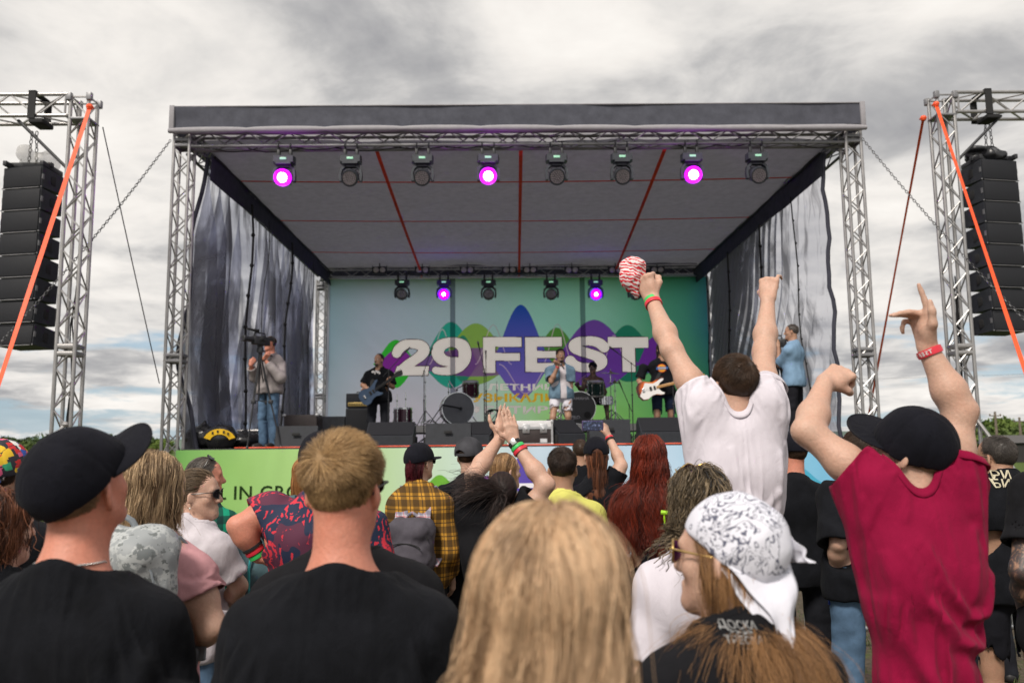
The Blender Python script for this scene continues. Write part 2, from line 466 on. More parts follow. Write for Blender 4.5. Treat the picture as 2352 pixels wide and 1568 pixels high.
def surface(D, lo, h, smooth=1):
    """Surface nets: vertices and quads of the zero level of D."""
    S = D < 0
    if not S.any(): return np.zeros((0, 3)), np.zeros((0, 4), int)
    c = np.zeros(tuple(n-1 for n in D.shape), np.int8)
    for dx in (0, 1):
        for dy in (0, 1):
            for dz in (0, 1):
                c += S[dx:S.shape[0]-1+dx, dy:S.shape[1]-1+dy, dz:S.shape[2]-1+dz]
    I, J, K = np.nonzero((c > 0) & (c < 8))
    idx = np.full(c.shape, -1, np.int32); idx[I, J, K] = np.arange(len(I))
    acc = np.zeros((len(I), 3), np.float32); cnt = np.zeros(len(I), np.float32)
    corners = [(dx, dy, dz) for dx in (0, 1) for dy in (0, 1) for dz in (0, 1)]
    val = {q: D[I+q[0], J+q[1], K+q[2]] for q in corners}
    for a in corners:
        for axx in range(3):
            if a[axx]: continue
            b = list(a); b[axx] = 1; b = tuple(b)
            va, vb = val[a], val[b]
            m = (va < 0) != (vb < 0)
            t = np.where(m, va/np.where(m, va-vb, 1), 0)
            for i in range(3): acc[:, i] += m*(a[i]+(t if i == axx else 0))
            cnt += m
    V = acc/np.maximum(cnt, 1)[:, None]+np.stack([I, J, K], 1)
    V = (V*h+lo).astype(np.float32)
    Fs = []
    for axx in range(3):
        s0 = [slice(None)]*3; s1 = [slice(None)]*3; s0[axx] = slice(0, -1); s1[axx] = slice(1, None)
        A, B = S[tuple(s0)], S[tuple(s1)]
        e = np.array(np.nonzero(A != B))
        u, v = [i for i in range(3) if i != axx]
        ok = (e[u] > 0) & (e[v] > 0) & (e[u] < c.shape[u]) & (e[v] < c.shape[v])
        e = e[:, ok]; ins = A[tuple(e)]
        def cell(du, dv):
            q = e.copy(); q[u] -= du; q[v] -= dv; return idx[q[0], q[1], q[2]]
        Q = np.stack([cell(1, 1), cell(0, 1), cell(0, 0), cell(1, 0)], 1)
        flip = ins if axx != 1 else ~ins
        Q = np.where(flip[:, None], Q, Q[:, ::-1])
        Fs.append(Q)
    F = np.concatenate(Fs); F = F[(F >= 0).all(1)]
    for _ in range(smooth): V = relax(V, F, 0.5)
    return V, F
def relax(V, F, w):
    n = len(V); s = np.zeros((n, 3)); c = np.zeros(n)
    for i in range(4):
        a, b = F[:, i], F[:, (i+1) % 4]
        for p, q in ((a, b), (b, a)):
            for k in range(3): s[:, k] += np.bincount(p, V[q, k], n)
            c += np.bincount(p, minlength=n)
    return (V*(1-w)+w*s/np.maximum(c, 1)[:, None]).astype(np.float32)
def vnormals(V, F):
    e1 = V[F[:, 2]]-V[F[:, 0]]; e2 = V[F[:, 3]]-V[F[:, 1]]; fn = np.cross(e1, e2)
    N = np.zeros_like(V, dtype=np.float64)
    for i in range(4):
        for k in range(3): N[:, k] += np.bincount(F[:, i], fn[:, k], len(V))
    return N/np.maximum(np.linalg.norm(N, axis=1), 1e-9)[:, None]
# ------------------------------------------------------------------ ground, field, far things
def ground():
    g = G('trodden grass')
    P = g.obj()
    big = g.noise(0.35, 6, 0.6); mid = g.noise(2.2, 6, 0.65); fine = g.noise(22, 5, 0.7)
    grass = g.ramp(g.noise(9, 6, 0.7), [(0.3, (0.035, 0.06, 0.014)), (0.5, (0.075, 0.115, 0.025)), (0.7, (0.14, 0.18, 0.05))])
    mud = g.ramp(fine, [(0.3, (0.05, 0.04, 0.03)), (0.6, (0.13, 0.105, 0.075)), (0.8, (0.2, 0.165, 0.12))])
    x, y, z = g.xyz()
    near = g.N.new('ShaderNodeMapRange'); g.link(y, near.inputs[0]); near.inputs[1].default_value = 12; near.inputs[2].default_value = 40
    near.inputs[3].default_value = 0.46; near.inputs[4].default_value = 0.95
    m = g.math('SUBTRACT', near.outputs[0], g.math('ADD', g.math('MULTIPLY', mid, 0.7), g.math('MULTIPLY', big, 0.3)))
    f = g.math('MULTIPLY', g.math('ADD', m, 0.04), 9.0); f.node.use_clamp = True
    g.base(g.mix(f, mud, grass)); g.set(Roughness=0.95); g.b.inputs['Specular IOR Level'].default_value = 0.15
    g.bump(g.math('ADD', fine, g.math('MULTIPLY', mid, 2.0)), 0.6, 0.05)
    nx, ny = 90, 110
    xs = np.sign(np.linspace(-1, 1, nx))*np.abs(np.linspace(-1, 1, nx))**3*900
    ys = -30+np.linspace(0, 1, ny)**3*1800
    X, Y = np.meshgrid(xs, ys)
    Z = 0.03*vnoise(X*0.8, Y*0.8, X*0)-0.005
    Z = np.where(Y > 60, Z+np.minimum((Y-60)*0.002, 1.0)*vnoise(X*0.02, Y*0.02, X*0+3), Z)
    V = np.stack([X.ravel(), Y.ravel(), Z.ravel()], 1)
    i = np.arange(nx-1)[None, :]+nx*np.arange(ny-1)[:, None]
    F = np.stack([i, i+1, i+nx+1, i+nx], 2).reshape(-1, 4)
    tag(mesh_obj('ground', V, F, g.m), 'trodden grass field with patches of mud', 'ground', kind='structure')
ground()
def grass_patch():
    n = 26000
    x = RNG.uniform(-5.5, 7.5, n); y = RNG.uniform(2.2, 12.3, n)
    keep = (vnoise(x*1.6, y*1.6, x*0+9)+0.5*vnoise(x*5, y*5, x*0+2)) > -0.15
    x, y = x[keep], y[keep]; n = len(x)
    a = RNG.uniform(0, 2*PI, n); hgt = RNG.uniform(0.03, 0.085, n); w = RNG.uniform(0.003, 0.006, n)
    dx, dy = np.cos(a), np.sin(a); lx, ly = RNG.normal(0, 0.025, n), RNG.normal(0, 0.025, n)
    z0 = -0.02
    V = np.stack([np.stack([x-dx*w, y-dy*w, x*0+z0], 1), np.stack([x+dx*w, y+dy*w, x*0+z0], 1),
                  np.stack([x+lx*0.4+dx*w*.7, y+ly*.4+dy*w*.7, z0+hgt*.6], 1), np.stack([x+lx*0.4-dx*w*.7, y+ly*.4-dy*w*.7, z0+hgt*.6], 1),
                  np.stack([x+lx, y+ly, z0+hgt], 1)], 1).reshape(-1, 3)
    b = np.arange(n)[:, None]*5
    F = np.concatenate([b+np.array([[0, 1, 2, 3]]), b+np.array([[3, 2, 4, 4]])])
    Fl = np.concatenate([b+np.array([[0, 1, 2]]), b+np.array([[0, 2, 3]]), b+np.array([[3, 2, 4]])])
    g = G('grass blade'); ob = g.noise(3, 3, 0.6)
    g.base(g.ramp(g.noise(60, 2, .5), [(0.3, (0.03, 0.055, 0.012)), (0.55, (0.085, 0.13, 0.03)), (0.75, (0.19, 0.19, 0.07))])); g.set(Roughness=0.7)
    tag(mesh_obj('grass', V, Fl, g.m, tone=None), 'short trampled grass between the mud patches', 'grass', kind='stuff')
grass_patch()

LEAF = [None, None, None]
for i, (d, l) in enumerate((((0.02, 0.04, 0.01), (0.13, 0.18, 0.05)), ((0.03, 0.06, 0.012), (0.19, 0.26, 0.06)), ((0.014, 0.032, 0.012), (0.10, 0.15, 0.05)))):
    g = G('foliage'); a = g.attr('tone'); g.base(g.ramp(a.outputs['Fac'], [(0, d), (1, l)])); g.set(Roughness=0.65); g.b.inputs['Specular IOR Level'].default_value = 0.2
    LEAF[i] = g.m
BARK = pm('bark', (0.11, 0.085, 0.06), 0.9, var=0.35, vs=20, bump=0.6, bs=30, bd=0.03)
def tree(x, y, h, w, m, label, seed, shrub=False, z=0.0):
    rg = np.random.default_rng(seed)
    root = empty('bush' if shrub else 'tree', (x, y, z), 0, label, 'bush' if shrub else 'tree', 'bushes along the field edge' if shrub else 'trees along the field edge')
    t = MB(); cz = h*(0.5 if shrub else 0.6)
    t.tube([(0, 0, -0.3), (0.03*w, 0, h*.25), (0.05*w, 0.02*w, h*.75)], [w*.035, w*.028, w*.01], 7)
    limbs = []
    for k in range(7):
        a = rg.uniform(0, 2*PI); s = h*rg.uniform(.12 if shrub else .25, .5); e = Vector((math.cos(a)*w*.36, math.sin(a)*w*.36, s+h*rg.uniform(.12, .35)))
        t.tube([(0.03*w, 0, s), e*0.6+Vector((0, 0, s*.35)), e], [w*.018, w*.012, w*.005], 5); limbs.append(e)
    t.build('trunk', BARK, root)
    cl = []
    for k in range(16 if shrub else 20):
        a = rg.uniform(0, 2*PI); rr = w*.5*math.sqrt(rg.uniform(0.05, 1)); zz = rg.uniform(h*(.18 if shrub else .3), h*.95)
        f = 1-0.6*abs(zz-cz)/(h*.5)
        cl.append((rr*math.cos(a)*f, rr*math.sin(a)*f, zz, w*rg.uniform(.12, .22)))
    P = []; tone = []
    for cx, cy, cz_, cr in cl:
        n = 230
        d = rg.normal(size=(n, 3)); d /= np.linalg.norm(d, axis=1)[:, None]
        p = np.array([cx, cy, cz_])+d*cr*rg.uniform(.55, 1.1, (n, 1))*np.array([1, 1, .8])
        P.append(p); tone.append(np.clip(rg.normal(rg.uniform(.25, .75), .2, n), 0, 1))
    P = np.concatenate(P); tone = np.concatenate(tone); n = len(P)
    P[:, 2] = np.maximum(P[:, 2], 0.1)
    u = rg.normal(size=(n, 3)); u /= np.linalg.norm(u, axis=1)[:, None]; v = np.cross(u, rg.normal(size=(n, 3))); v /= np.linalg.norm(v, axis=1)[:, None]
    s = (w*0.035*rg.uniform(.6, 1.5, n))[:, None]
    V = np.stack([P-u*s, P+v*s*.55, P+u*s, P-v*s*.55], 1).reshape(-1, 3)
    F = np.arange(4*n).reshape(-1, 4)
    mesh_obj('crown', V, F, LEAF[m], root, smooth=False, tone=np.repeat(tone, 4))
k = 0
for px, top, Y, w, m, lab in (
    (28, 1022, 95, 9, 2, 'dark low bush far behind the left speaker tower'), (62, 1026, 90, 6, 0, 'small bush beside the dark low bush far left'),
    (118, 1015, 110, 9, 2, 'rounded bush far behind the left tower legs'), (238, 1016, 105, 8, 0, 'bush on the horizon between left tower and stage'),
    (300, 1012, 120, 10, 2, 'wide bush on the horizon just left of the stage'), (352, 1018, 90, 6, 1, 'light green bush beside the left stage tower'),
    (2032, 992, 75, 7, 2, 'dark bush behind the right stage tower'), (2100, 985, 80, 7, 0, 'bush on the horizon between stage and right tower'),
    (2168, 972, 52, 5, 1, 'tall light green bush behind the right speaker tower'), (2212, 978, 56, 5, 0, 'round green bush just right of the tall light bush'),
    (2262, 972, 60, 6, 1, 'leafy bush behind the raised bare arm'), (2312, 982, 58, 5, 0, 'bush beside the thin pole on the right horizon'),
    (2352, 980, 62, 6, 1, 'bush at the far right edge of the field'), (2400, 985, 64, 6, 2, 'dark bush beyond the right edge of the field')):
    f = 3.4 if px < 400 else 2.5; Y *= f; p = at(px, top+(2 if px < 400 else 0), Y); tree(p.x, Y, p.z*.93, w*f*.85, m, lab, 100+k, shrub=True); k += 1
# a pale wooded rise far away
def rise():
    n = 160; xs = np.linspace(-900, 900, n)
    h = 13+7*vnoise(xs*0.006, xs*0, xs*0)+2.5*vnoise(xs*0.05, xs*0, xs*0+4)+14*np.clip((xs-300)/500, 0, 1)
    prof = [(0, 0), (40, 0.7), (90, 1.0), (220, 0.6), (300, 0)]
    V = np.concatenate([np.stack([xs, np.full(n, 1150+d), h*f-0.5], 1) for d, f in prof])
    i = np.arange(n-1)[None, :]+n*np.arange(len(prof)-1)[:, None]
    F = np.stack([i, i+1, i+n+1, i+n], 2).reshape(-1, 4)
    g = G('far woods'); g.base(g.ramp(g.noise(0.05, 8, .7), [(0.3, (0.10, 0.14, 0.13)), (0.7, (0.17, 0.21, 0.17))])); g.set(Roughness=1.0)
    g.b.inputs['Specular IOR Level'].default_value = 0
    tag(mesh_obj('hills', V, F, g.m), 'low wooded rise on the horizon', 'hill', kind='structure')
rise()
WOOD = pm('grey wood', (0.16, 0.13, 0.10), 0.9, var=0.3, vs=6, bump=0.4, bs=40)
for px, top, lab in ((2285, 945, 'bare wooden pole left of the other one on the right horizon'), (2341, 958, 'thinner wooden pole at the right edge of the horizon')):
    p = at(px, top, 70); m = MB(); m.tube([(0, 0, -0.5), (0, 0, p.z)], [0.14, 0.09], 8); m.tube([(-0.5, 0, p.z-0.35), (0.5, 0, p.z-0.35)], 0.05, 6); m.ball((0.45, 0, p.z-.25), .07, 8); m.ball((-0.45, 0, p.z-.25), .07, 8)
    tag(m.build('utility_pole', WOOD, loc=(p.x, 70, 0)), lab, 'pole', 'poles on the horizon')
def shed():
    p = at(2322, 1002, 66); r = empty('shed', (p.x, 66, 0), 0, 'long low dark shed at the field edge on the right', 'shed')
    w = MB(); w.box((-1.7, -1.5, -0.2), (2.6, 1.5, p.z-0.5)); w.build('wall', pm('tarred boards', (0.03, 0.028, 0.028), 0.9, var=.3), r)
    f = MB(); M = rotm('Y', -PI/2)
    V = [(-1.9, -1.7, p.z-.5), (2.8, -1.7, p.z-.5), (2.8, 1.7, p.z-.5), (-1.9, 1.7, p.z-.5), (-1.9, 0, p.z+.1), (2.8, 0, p.z+.1)]
    f.add(V, [(0, 1, 5, 4), (3, 4, 5, 2), (0, 4, 3), (1, 2, 5), (0, 3, 2, 1)]); f.build('roof', pm('felt roof', (0.09, 0.085, 0.085), .9), r)
    d = MB(); d.box((0.2, -1.54, -0.1), (1.1, -1.503, 1.6)); d.build('door', pm('grey wood', (.16, .13, .1)), r)
shed()
# crowd barrier along the press pit
STEEL = pm('galvanised steel', (0.42, 0.43, 0.44), 0.38, 0.9, var=0.15, vs=12)
def barrier(x0, x1, Y, label):
    r = empty('crowd_barrier', (x0, Y, 0), 0, label, 'barrier', 'steel crowd barriers in front of the stage')
    w = x1-x0; f = MB()
    f.tube([(0.06, 0, 0.17), (0.06, 0, 1.02), (0.1, 0, 1.08), (w-.1, 0, 1.08), (w-.06, 0, 1.02), (w-.06, 0, 0.17), (w-.1, 0, .17), (.1, 0, .17)], 0.021, 10, closed=True)
    f.build('frame', STEEL, r)
    b = MB(); n = int(w/.14)
    for i in range(1, n): b.tube([(w*i/n, 0, 0.17), (w*i/n, 0, 1.08)], 0.008, 6)
    b.build('bars', STEEL, r)
    for x in (0.35, w-.35):
        ft = MB(); ft.tube([(x, -.32, .0), (x, -.3, .03), (x, 0, .17), (x, .3, .03), (x, .32, 0)], .018, 8); ft.build('foot', STEEL, r)
for i, lab in enumerate(('crowd barrier hidden behind the man in the dark cap', 'crowd barrier behind the woman in the pink top', 'crowd barrier in front of the pale green banner',
                         'crowd barrier behind the man in the yellow polo shirt', 'crowd barrier between the bandana and the crimson shirt', 'crowd barrier behind the man in the crimson shirt', 'last crowd barrier at the right edge')):
    x0 = -7.4+2.3*i; barrier(x0, x0+2.24, 7.1, lab)
# ------------------------------------------------------------------ the stage
XC, HW, YF, YB, DZ = 0.27, 5.5, 12.6, 22.3, 1.71
ALU = pm('truss aluminium', (0.40, 0.39, 0.385), 0.42, 0.75, var=0.18, vs=5)
ALUD = pm('dull aluminium', (0.26, 0.26, 0.27), 0.5, 0.6, var=0.2, vs=5)
BLACKM = pm('black powder coat', (0.022, 0.023, 0.027), 0.5, 0.0, var=0.3, vs=15, bump=0.15, bs=200)
RUBBER = pm('black rubber', (0.015, 0.015, 0.016), 0.8, var=0.2)
NAVY = cloth('navy tarpaulin', (0.055, 0.057, 0.075), 0.7, var=0.2, bump=0.25)
def children(o): return [c for c in scene.objects if c.parent == o]
def copy_tree(o, parent=None):
    ch = children(o)
    c = o.copy(); COL.objects.link(c)
    if parent is not None: c.parent = parent
    for k in ch: copy_tree(k, c)
    return c
def truss(a, b, w, hgt=None, chord=0.025, br=0.011, up=(0, 0, 1), pitch=None, nb=5):
    """Four chord meshes and one lattice mesh along a-b, section w x hgt."""
    hgt = hgt or w; a, b = Vector(a), Vector(b); x, y, d = frame(b-a, up); L = (b-a).length
    cs = []; pos = [x*sx*(w/2-chord)+y*sy*(hgt/2-chord) for sx, sy in ((-1, -1), (1, -1), (1, 1), (-1, 1))]
    for p in pos:
        m = MB(); m.tube([a+p, b+p], chord, 10); cs.append(m)
    lat = MB(); n = max(2, int(L/(pitch or w*1.05)))
    for f in range(4):
        p, q = pos[f], pos[(f+1) % 4]
        for i in range(n):
            t0, t1 = 0.04+(L-0.08)*i/n, 0.04+(L-0.08)*(i+1)/n
            if (i+f) % 2: lat.tube([a+p+d*t0, a+q+d*t1], br, nb, cap=False)
            else: lat.tube([a+q+d*t0, a+p+d*t1], br, nb, cap=False)
        for t in (0.03, L-0.03): lat.tube([a+p+d*t, a+q+d*t], br*1.2, nb, cap=False)
    return cs, lat
def truss_parts(root, a, b, w, mat=ALU, **k):
    cs, lat = truss(a, b, w, **k)
    for c in cs: c.build('chord', mat, root)
    lat.build('bracing', mat, root)
def stage_tower(x, y, ztop, label, mat=ALU):
    r = empty('truss_tower', (x, y, 0), 0, label, 'truss tower', 'corner towers of the stage')
    truss_parts(r, (0, 0, 0.05), (0, 0, ztop), 0.29, mat, up=(0, 1, 0), pitch=0.24)
    b = MB(); b.box((-.3, -.3, 0), (.3, .3, .05), c=.008); b.build('base_plate', ALUD, r)
    for zc in (ztop-0.18, 3.10):
        c = MB()
        for z in (zc-.045, zc+.045): c.tube([(-.12, -.12, z), (.12, -.12, z), (.12, .12, z), (-.12, .12, z)], .03, 8, closed=True)
        c.box((-.1, -.1, zc-.03), (.1, .1, zc+.03), c=.01)
        c.build('joint_collar', ALUD, r)
    return r
xl, xr = XC-HW+.145, XC+HW-.145
stage_tower(xl, YF+.145, 6.72, 'truss tower at the front left corner of the stage, beside the rubbish bags')
stage_tower(xr, YF+.145, 6.72, 'truss tower at the front right corner of the stage, beyond the raised fist')
stage_tower(xl+.05, YB+.25, 6.3, 'truss tower at the back left corner of the stage, behind the wrinkled curtain')
stage_tower(xr-.05, YB+.25, 6.3, 'truss tower at the back right corner of the stage, right of the banner')

def fabric_grid(nx, ny, fn):
    u, v = np.meshgrid(np.linspace(0, 1, nx), np.linspace(0, 1, ny))
    X, Y, Z = fn(u, v)
    V = np.stack([X.ravel(), Y.ravel(), Z.ravel()], 1)
    i = np.arange(nx-1)[None, :]+nx*np.arange(ny-1)[:, None]
    return V, np.stack([i, i+1, i+nx+1, i+nx], 2).reshape(-1, 4)
def stage_roof():
    r = empty('stage_roof', (XC, YF, 6.4), 0, 'grey canopy stage roof with white padded front edge and red straps', 'stage roof')
    def loc(x, y, z): return (x-XC, y-YF, z-6.4)
    zt, zb = 7.09, 6.71
    # front fascia
    def f(u, v):
        x = -HW+2*HW*u; z = zb-6.4+0.03+(zt-zb-0.03)*v
        y = -0.06-0.02*vnoise(x*1.3, z*3, x*0)-0.012*vnoise(x*6+z*5, z*2, x*0+5)*(1-abs(2*v-1))
        return x, y, z
    V, F = fabric_grid(160, 14, f); mesh_obj('fascia', V, F, cloth('slate tarpaulin', (.085, .088, .108), .7, var=.15, bump=.35), r)
    white = cloth('white padding', (0.33, 0.32, 0.34), 0.6, var=.08, bump=.3)
    m = MB(); n = 90; pts = []; rs = []
    for i in range(n+1):
        u = i/n; s = abs(math.sin(u*PI*9)); pts.append((-HW-.02+(2*HW+.04)*u, -.1, zb-6.4-.03+.015*math.sin(u*5))); rs.append(.036+.020*s**.5)
    m.tube(pts, rs, 12); m.build('edge_padding', white, r)
    m = MB()
    m.box((-HW-.03, -.095, zb-6.4), (-HW+.05, -.02, zt-6.4+.02), c=.012); m.box((HW-.05, -.095, zb-6.4), (HW+.03, -.02, zt-6.4+.02), c=.012)
    m.box((-HW+.05, -.075, zt-6.4-.004), (HW-.05, -.03, zt-6.4+.014), c=.005); m.build('fascia_trim', white, r)
    # side skirts of the roof and its top
    for sx in (-1, 1):
        def g(u, v):
            y = -.02+(YB-YF+.4)*u; z = zb-6.4+(zt-zb)*v
            return sx*(HW+.02+.02*vnoise(y*1.3, z*3, y*0))+0*y, y, z
        V, F = fabric_grid(40, 6, g); mesh_obj('side_valance', V, F, NAVY, r)
    V, F = fabric_grid(40, 40, lambda u, v: (-HW+2*HW*u, -.01+(YB-YF+.4)*v, 0.60+0.05*np.sin(u*PI)+0*v)); mesh_obj('roof_sheet', V, F, thin(cloth('grey roof tarpaulin', (.40, .39, .41), .7, bump=.2), .56), r)
    V, F = fabric_grid(40, 4, lambda u, v: (-HW+.3+(2*HW-.6)*u, YB-YF+.36+.02*np.sin(u*30), -.20+.85*v)); mesh_obj('rear_valance', V, F, NAVY, r)
    # canopy seen from below
    lin = thin(cloth('grey canopy lining', (0.40, 0.40, 0.45), 0.8, var=.1, bump=.5), .5)
    def c(u, v):
        x = -HW+.35+(2*HW-.7)*u; y = 0.30+(YB-YF-.5)*v
        z = 0.24+.05*np.sin(u*PI*4)**2*0.6-.10*np.sin(v*PI*3.7)**2*.4+.03*vnoise(x*.9, y*.9, x*0)
        z = z-.05*np.exp(-((v-.98)/.06)**2)*(0.6+.4*np.sin(u*PI*3.2+.6))
        z = z+.018*vnoise(x*2.5+y*2.5, y*.5-x*.6, x*0+7)
        return x, y, z
    V, F = fabric_grid(140, 120, c); mesh_obj('canopy', V, F, lin, r)
    red = cloth('red webbing', (0.80, 0.075, 0.03), .7, var=.15)
    def strap(p0, p1, w, sag=0.03):
        p0, p1 = Vector(loc(*p0)), Vector(loc(*p1)); d = (p1-p0); side = d.cross(Vector((0, 0, 1))).normalized()*w/2
        m = MB(); V = []; Fs = []; n = 14
        for i in range(n+1):
            t = i/n; p = p0+d*t-Vector((0, 0, sag*4*t*(1-t)))
            V += [p-side, p+side, p+side+Vector((0, 0, .005)), p-side+Vector((0, 0, .005))]
        for i in range(n):
            for j in range(4): Fs.append((i*4+j, i*4+(j+1) % 4, i*4+4+(j+1) % 4, i*4+4+j))
        m.add(V, Fs); m.build('strap', red, r)
    for a, b in ((865, 968), (1196, 1192), (1527, 1412)):
        p, q = at(a, 318, YF+.25), at(b, 596, 22.0); strap((p.x, p.y, 6.47), (q.x, q.y, 6.38), .062)
    for y, ya in ((375, 14.55), (475, 17.2), (557, 20.1)):
        strap((XC-HW+.4, ya, 6.53), (XC+HW-.4, ya, 6.53), .05, .05)
    # trusses that carry it
    truss_parts(r, loc(XC-HW+.2, YF+.15, 6.585), loc(XC+HW-.2, YF+.15, 6.585), .26, ALUD, pitch=.32)
    truss_parts(r, loc(XC-HW+.2, YB+.1, 6.42), loc(XC+HW-.2, YB+.1, 6.42), .40, ALUD, pitch=.5)
    for s in (-1, 1):
        truss_parts(r, loc(XC+s*(HW-.25), YF+.3, 6.56), loc(XC+s*(HW-.25), YB, 6.5), .29, ALUD, pitch=.42)
    m = MB()
    for zz, yy in ((6.27, 21.9), (6.20, 21.75)): m.tube([loc(XC-HW+.35, yy, zz), loc(XC+HW-.35, yy, zz)], .024, 10)
    m.build('lighting_bar', pm('bright chrome tube', (.6, .6, .6), .2, 1.0, var=.05), r)
    # cables draped along the front truss
    m = MB(); x = -HW+.6
    while x < HW-1:
        L = random.uniform(.5, 1.2); z0 = random.uniform(.05, .16)
        m.tube([(x+L*t/6, .12+random.uniform(-.02, .02), z0-.06*math.sin(PI*t/6)) for t in range(7)], .009, 5); x += L*.8
    m.build('cable', RUBBER, r)
stage_roof()

def curtain(s, label):
    """Black scrim along one side of the stage, hanging in folds."""
    r = empty('side_curtain', (XC+s*(HW-.42), YF, 0), 0, label, 'curtain', 'scrim curtains along the stage sides')
    g = G('sheer black scrim'); b = g.b
    tr = g.N.new('ShaderNodeBsdfTransparent'); tr.inputs[0].default_value = (0.93, 0.94, 1, 1)
    mx = g.N.new('ShaderNodeMixShader'); tl = g.N.new('ShaderNodeBsdfTranslucent'); tl.inputs[0].default_value = (.24, .24, .29, 1)
    ad = g.N.new('ShaderNodeMixShader'); ad.inputs[0].default_value = .3
    b.inputs['Base Color'].default_value = (.075, .077, .095, 1); b.inputs['Roughness'].default_value = .55
    g.link(b.outputs[0], ad.inputs[1]); g.link(tl.outputs[0], ad.inputs[2])
    g.link(tr.outputs[0], mx.inputs[1]); g.link(ad.outputs[0], mx.inputs[2])
    n = g.noise(2.6, 5, .6, sc=(.2, 1, .16), dist=.9) if s < 0 else g.math('ADD', g.noise(1.6, 5, .6, sc=(.2, 1, .30), dist=1.2), g.math('MULTIPLY', g.math('SUBTRACT', g.xyz()[1], 3.2), .035))
    lo, hi = (.14, .86) if s < 0 else (.30, .84)
    mr = g.N.new('ShaderNodeMapRange'); g.link(n, mr.inputs[0]); mr.inputs[1].default_value = .43; mr.inputs[2].default_value = .60; mr.inputs[3].default_value = lo; mr.inputs[4].default_value = hi
    g.link(mr.outputs[0], mx.inputs[0]); g.link(mx.outputs[0], g.out.inputs[0])
    Y0, Y1 = .42, YB-YF-.1
    def f(u, v):
        y = Y0+(Y1-Y0)*u; z = .55+(6.42-.55)*v
        zz = 1-v
        if s < 0:
            w = u*34+1.6*vnoise(u*5, v*1.5, u*0)+zz*2.2*np.sin(u*7)
            amp = (.08+.15*(.5+.5*vnoise(u*4, v*1.2, u*0+2)))*np.clip(zz*5, .25, 1)
            x = amp*np.sin(w*2*PI/2.4)+.05*np.sin(w*2*PI/.9+z)*np.clip(zz*3, .2, 1)+.10*vnoise(u*3, v*2.5, u*0+8)
            y = y+.10*np.sin(w*2*PI/2.4+1.2)*zz
            y = y-.35*zz*np.sin(u*PI)*.6
        else:
            pul = np.exp(-((u-.62)/.25)**2)
            w = u*15+v*9*(.4+u)+1.2*vnoise(u*4, v*3, u*0+1)
            x = (.03+.085*np.clip((u-.22)*2, 0, 1))*np.sin(w*2*PI/1.15)+.12*np.sin(v*PI)*(-1)+.08*vnoise(u*3, v*2, u*0+3)
            x = x+.012*np.sin((v*24-u*10)*2*PI/2.2)*np.exp(-(u/.16)**2)
        return x+s*.42*u, y, z
    V, F = fabric_grid(300, 90, f); mesh_obj('scrim', V, F, g.m, r)
    # opaque flap under the roof truss
    V, F = fabric_grid(60, 8, lambda u, v: (-s*.10+.03*vnoise(u*9, v, u*0), .35+(Y1-.35)*u, 6.08+.05*vnoise(u*6, v*0, u*0)*(1-v)+.36*v)); mesh_obj('valance', V, F, NAVY, r)
    cab = RUBBER
    m = MB(); ed = f(np.zeros(30), np.linspace(0, 1, 30)); m.tube(list(zip(*ed)), .035, 8); m.build('edge_hem', NAVY, r)
    for (ya, za, yb, zb, rr) in (((2.3, 6.2, 2.2, 1.0, .022), (5.2, 6.2, 4.6, 2.0, .022), (3.4, 6.2, 3.0, 2.4, .008), (7.2, 6.2, 6.8, 1.8, .01)) if s < 0 else
                              ((1.75, 6.1, 1.4, 2.2, .012), (3.6, 6.1, 3.9, 2.2, .02), (6.0, 6.1, 6.2, 2.0, .02), (8, 6, 8, 2, .015))):
        m = MB(); k = 9
        m.tube([(-s*.16+.03*math.sin(i), ya+(yb-ya)*i/k+.06*math.sin(i*1.3), za+(zb-za)*i/k) for i in range(k+1)], rr, 7)
        for i in range(1, k): m.ball((-s*.16+.03*math.sin(i), ya+(yb-ya)*i/k+.06*math.sin(i*1.3)-.02, za+(zb-za)*i/k), rr*1.9, 6)
        m.build('edge_tube' if rr > .015 else 'tie_cord', cab, r)
    m = MB()
    m.tube([(-s*.12, Y0+(Y1-Y0)*i/21, 6.43+.012*(i%2)) for i in range(22)], .022, 6)
    m.build('hem_tape', RUBBER, r)
curtain(-1, 'wrinkled sheer black curtain hanging along the left side of the stage')
curtain(1, 'taut sheer grey curtain along the right side of the stage with clouds showing through')

def deck():
    r = empty('stage_deck', (XC, YF, 0), 0, 'black stage floor raised on legs behind the green banner', 'stage')
    m = MB(); m.box((-HW+.32, .02, DZ-.13), (HW+.1, YB-YF+.1, DZ), c=.006); m.build('floor_panel', pm('black stage ply', (.035, .034, .036), .7, var=.3, vs=3, bump=.2, bs=30), r)
    m = MB(); m.box((-HW+.3, -.01, DZ-.12), (HW+.12, .016, DZ-.03)); m.build('edge_rail', ALUD, r)
    for x in (-4.6, -2.3, 0, 2.3, 4.6):
        for y in (.3, 4.5, 9): 
            g = MB(); g.tube([(x, y, 0), (x, y, DZ-.13)], .03, 8); g.build('leg', ALUD, r)
deck()
def riser():
    r = empty('drum_riser', (XC, 16.6, DZ), 0, 'low riser with grey metal edge carrying both drum kits', 'riser')
    m = MB(); m.box((-2.9, 0, .30), (2.9, 4.2, .42), c=.008); m.build('top', pm('black stage ply', (.035, .034, .036)), r)
    m = MB(); m.box((-2.93, -.03, .28), (2.93, -.002, .415)); m.box((-2.93, -.035, .33), (2.93, -.03, .36)); m.build('edge_rail', ALU, r)
    for x in (-2.7, -1, 1, 2.7):
        g = MB(); g.tube([(x, .15, 0), (x, .15, .3)], .025, 8); g.tube([(x, 3.9, 0), (x, 3.9, .3)], .025, 8); g.build('leg', ALUD, r)
riser()

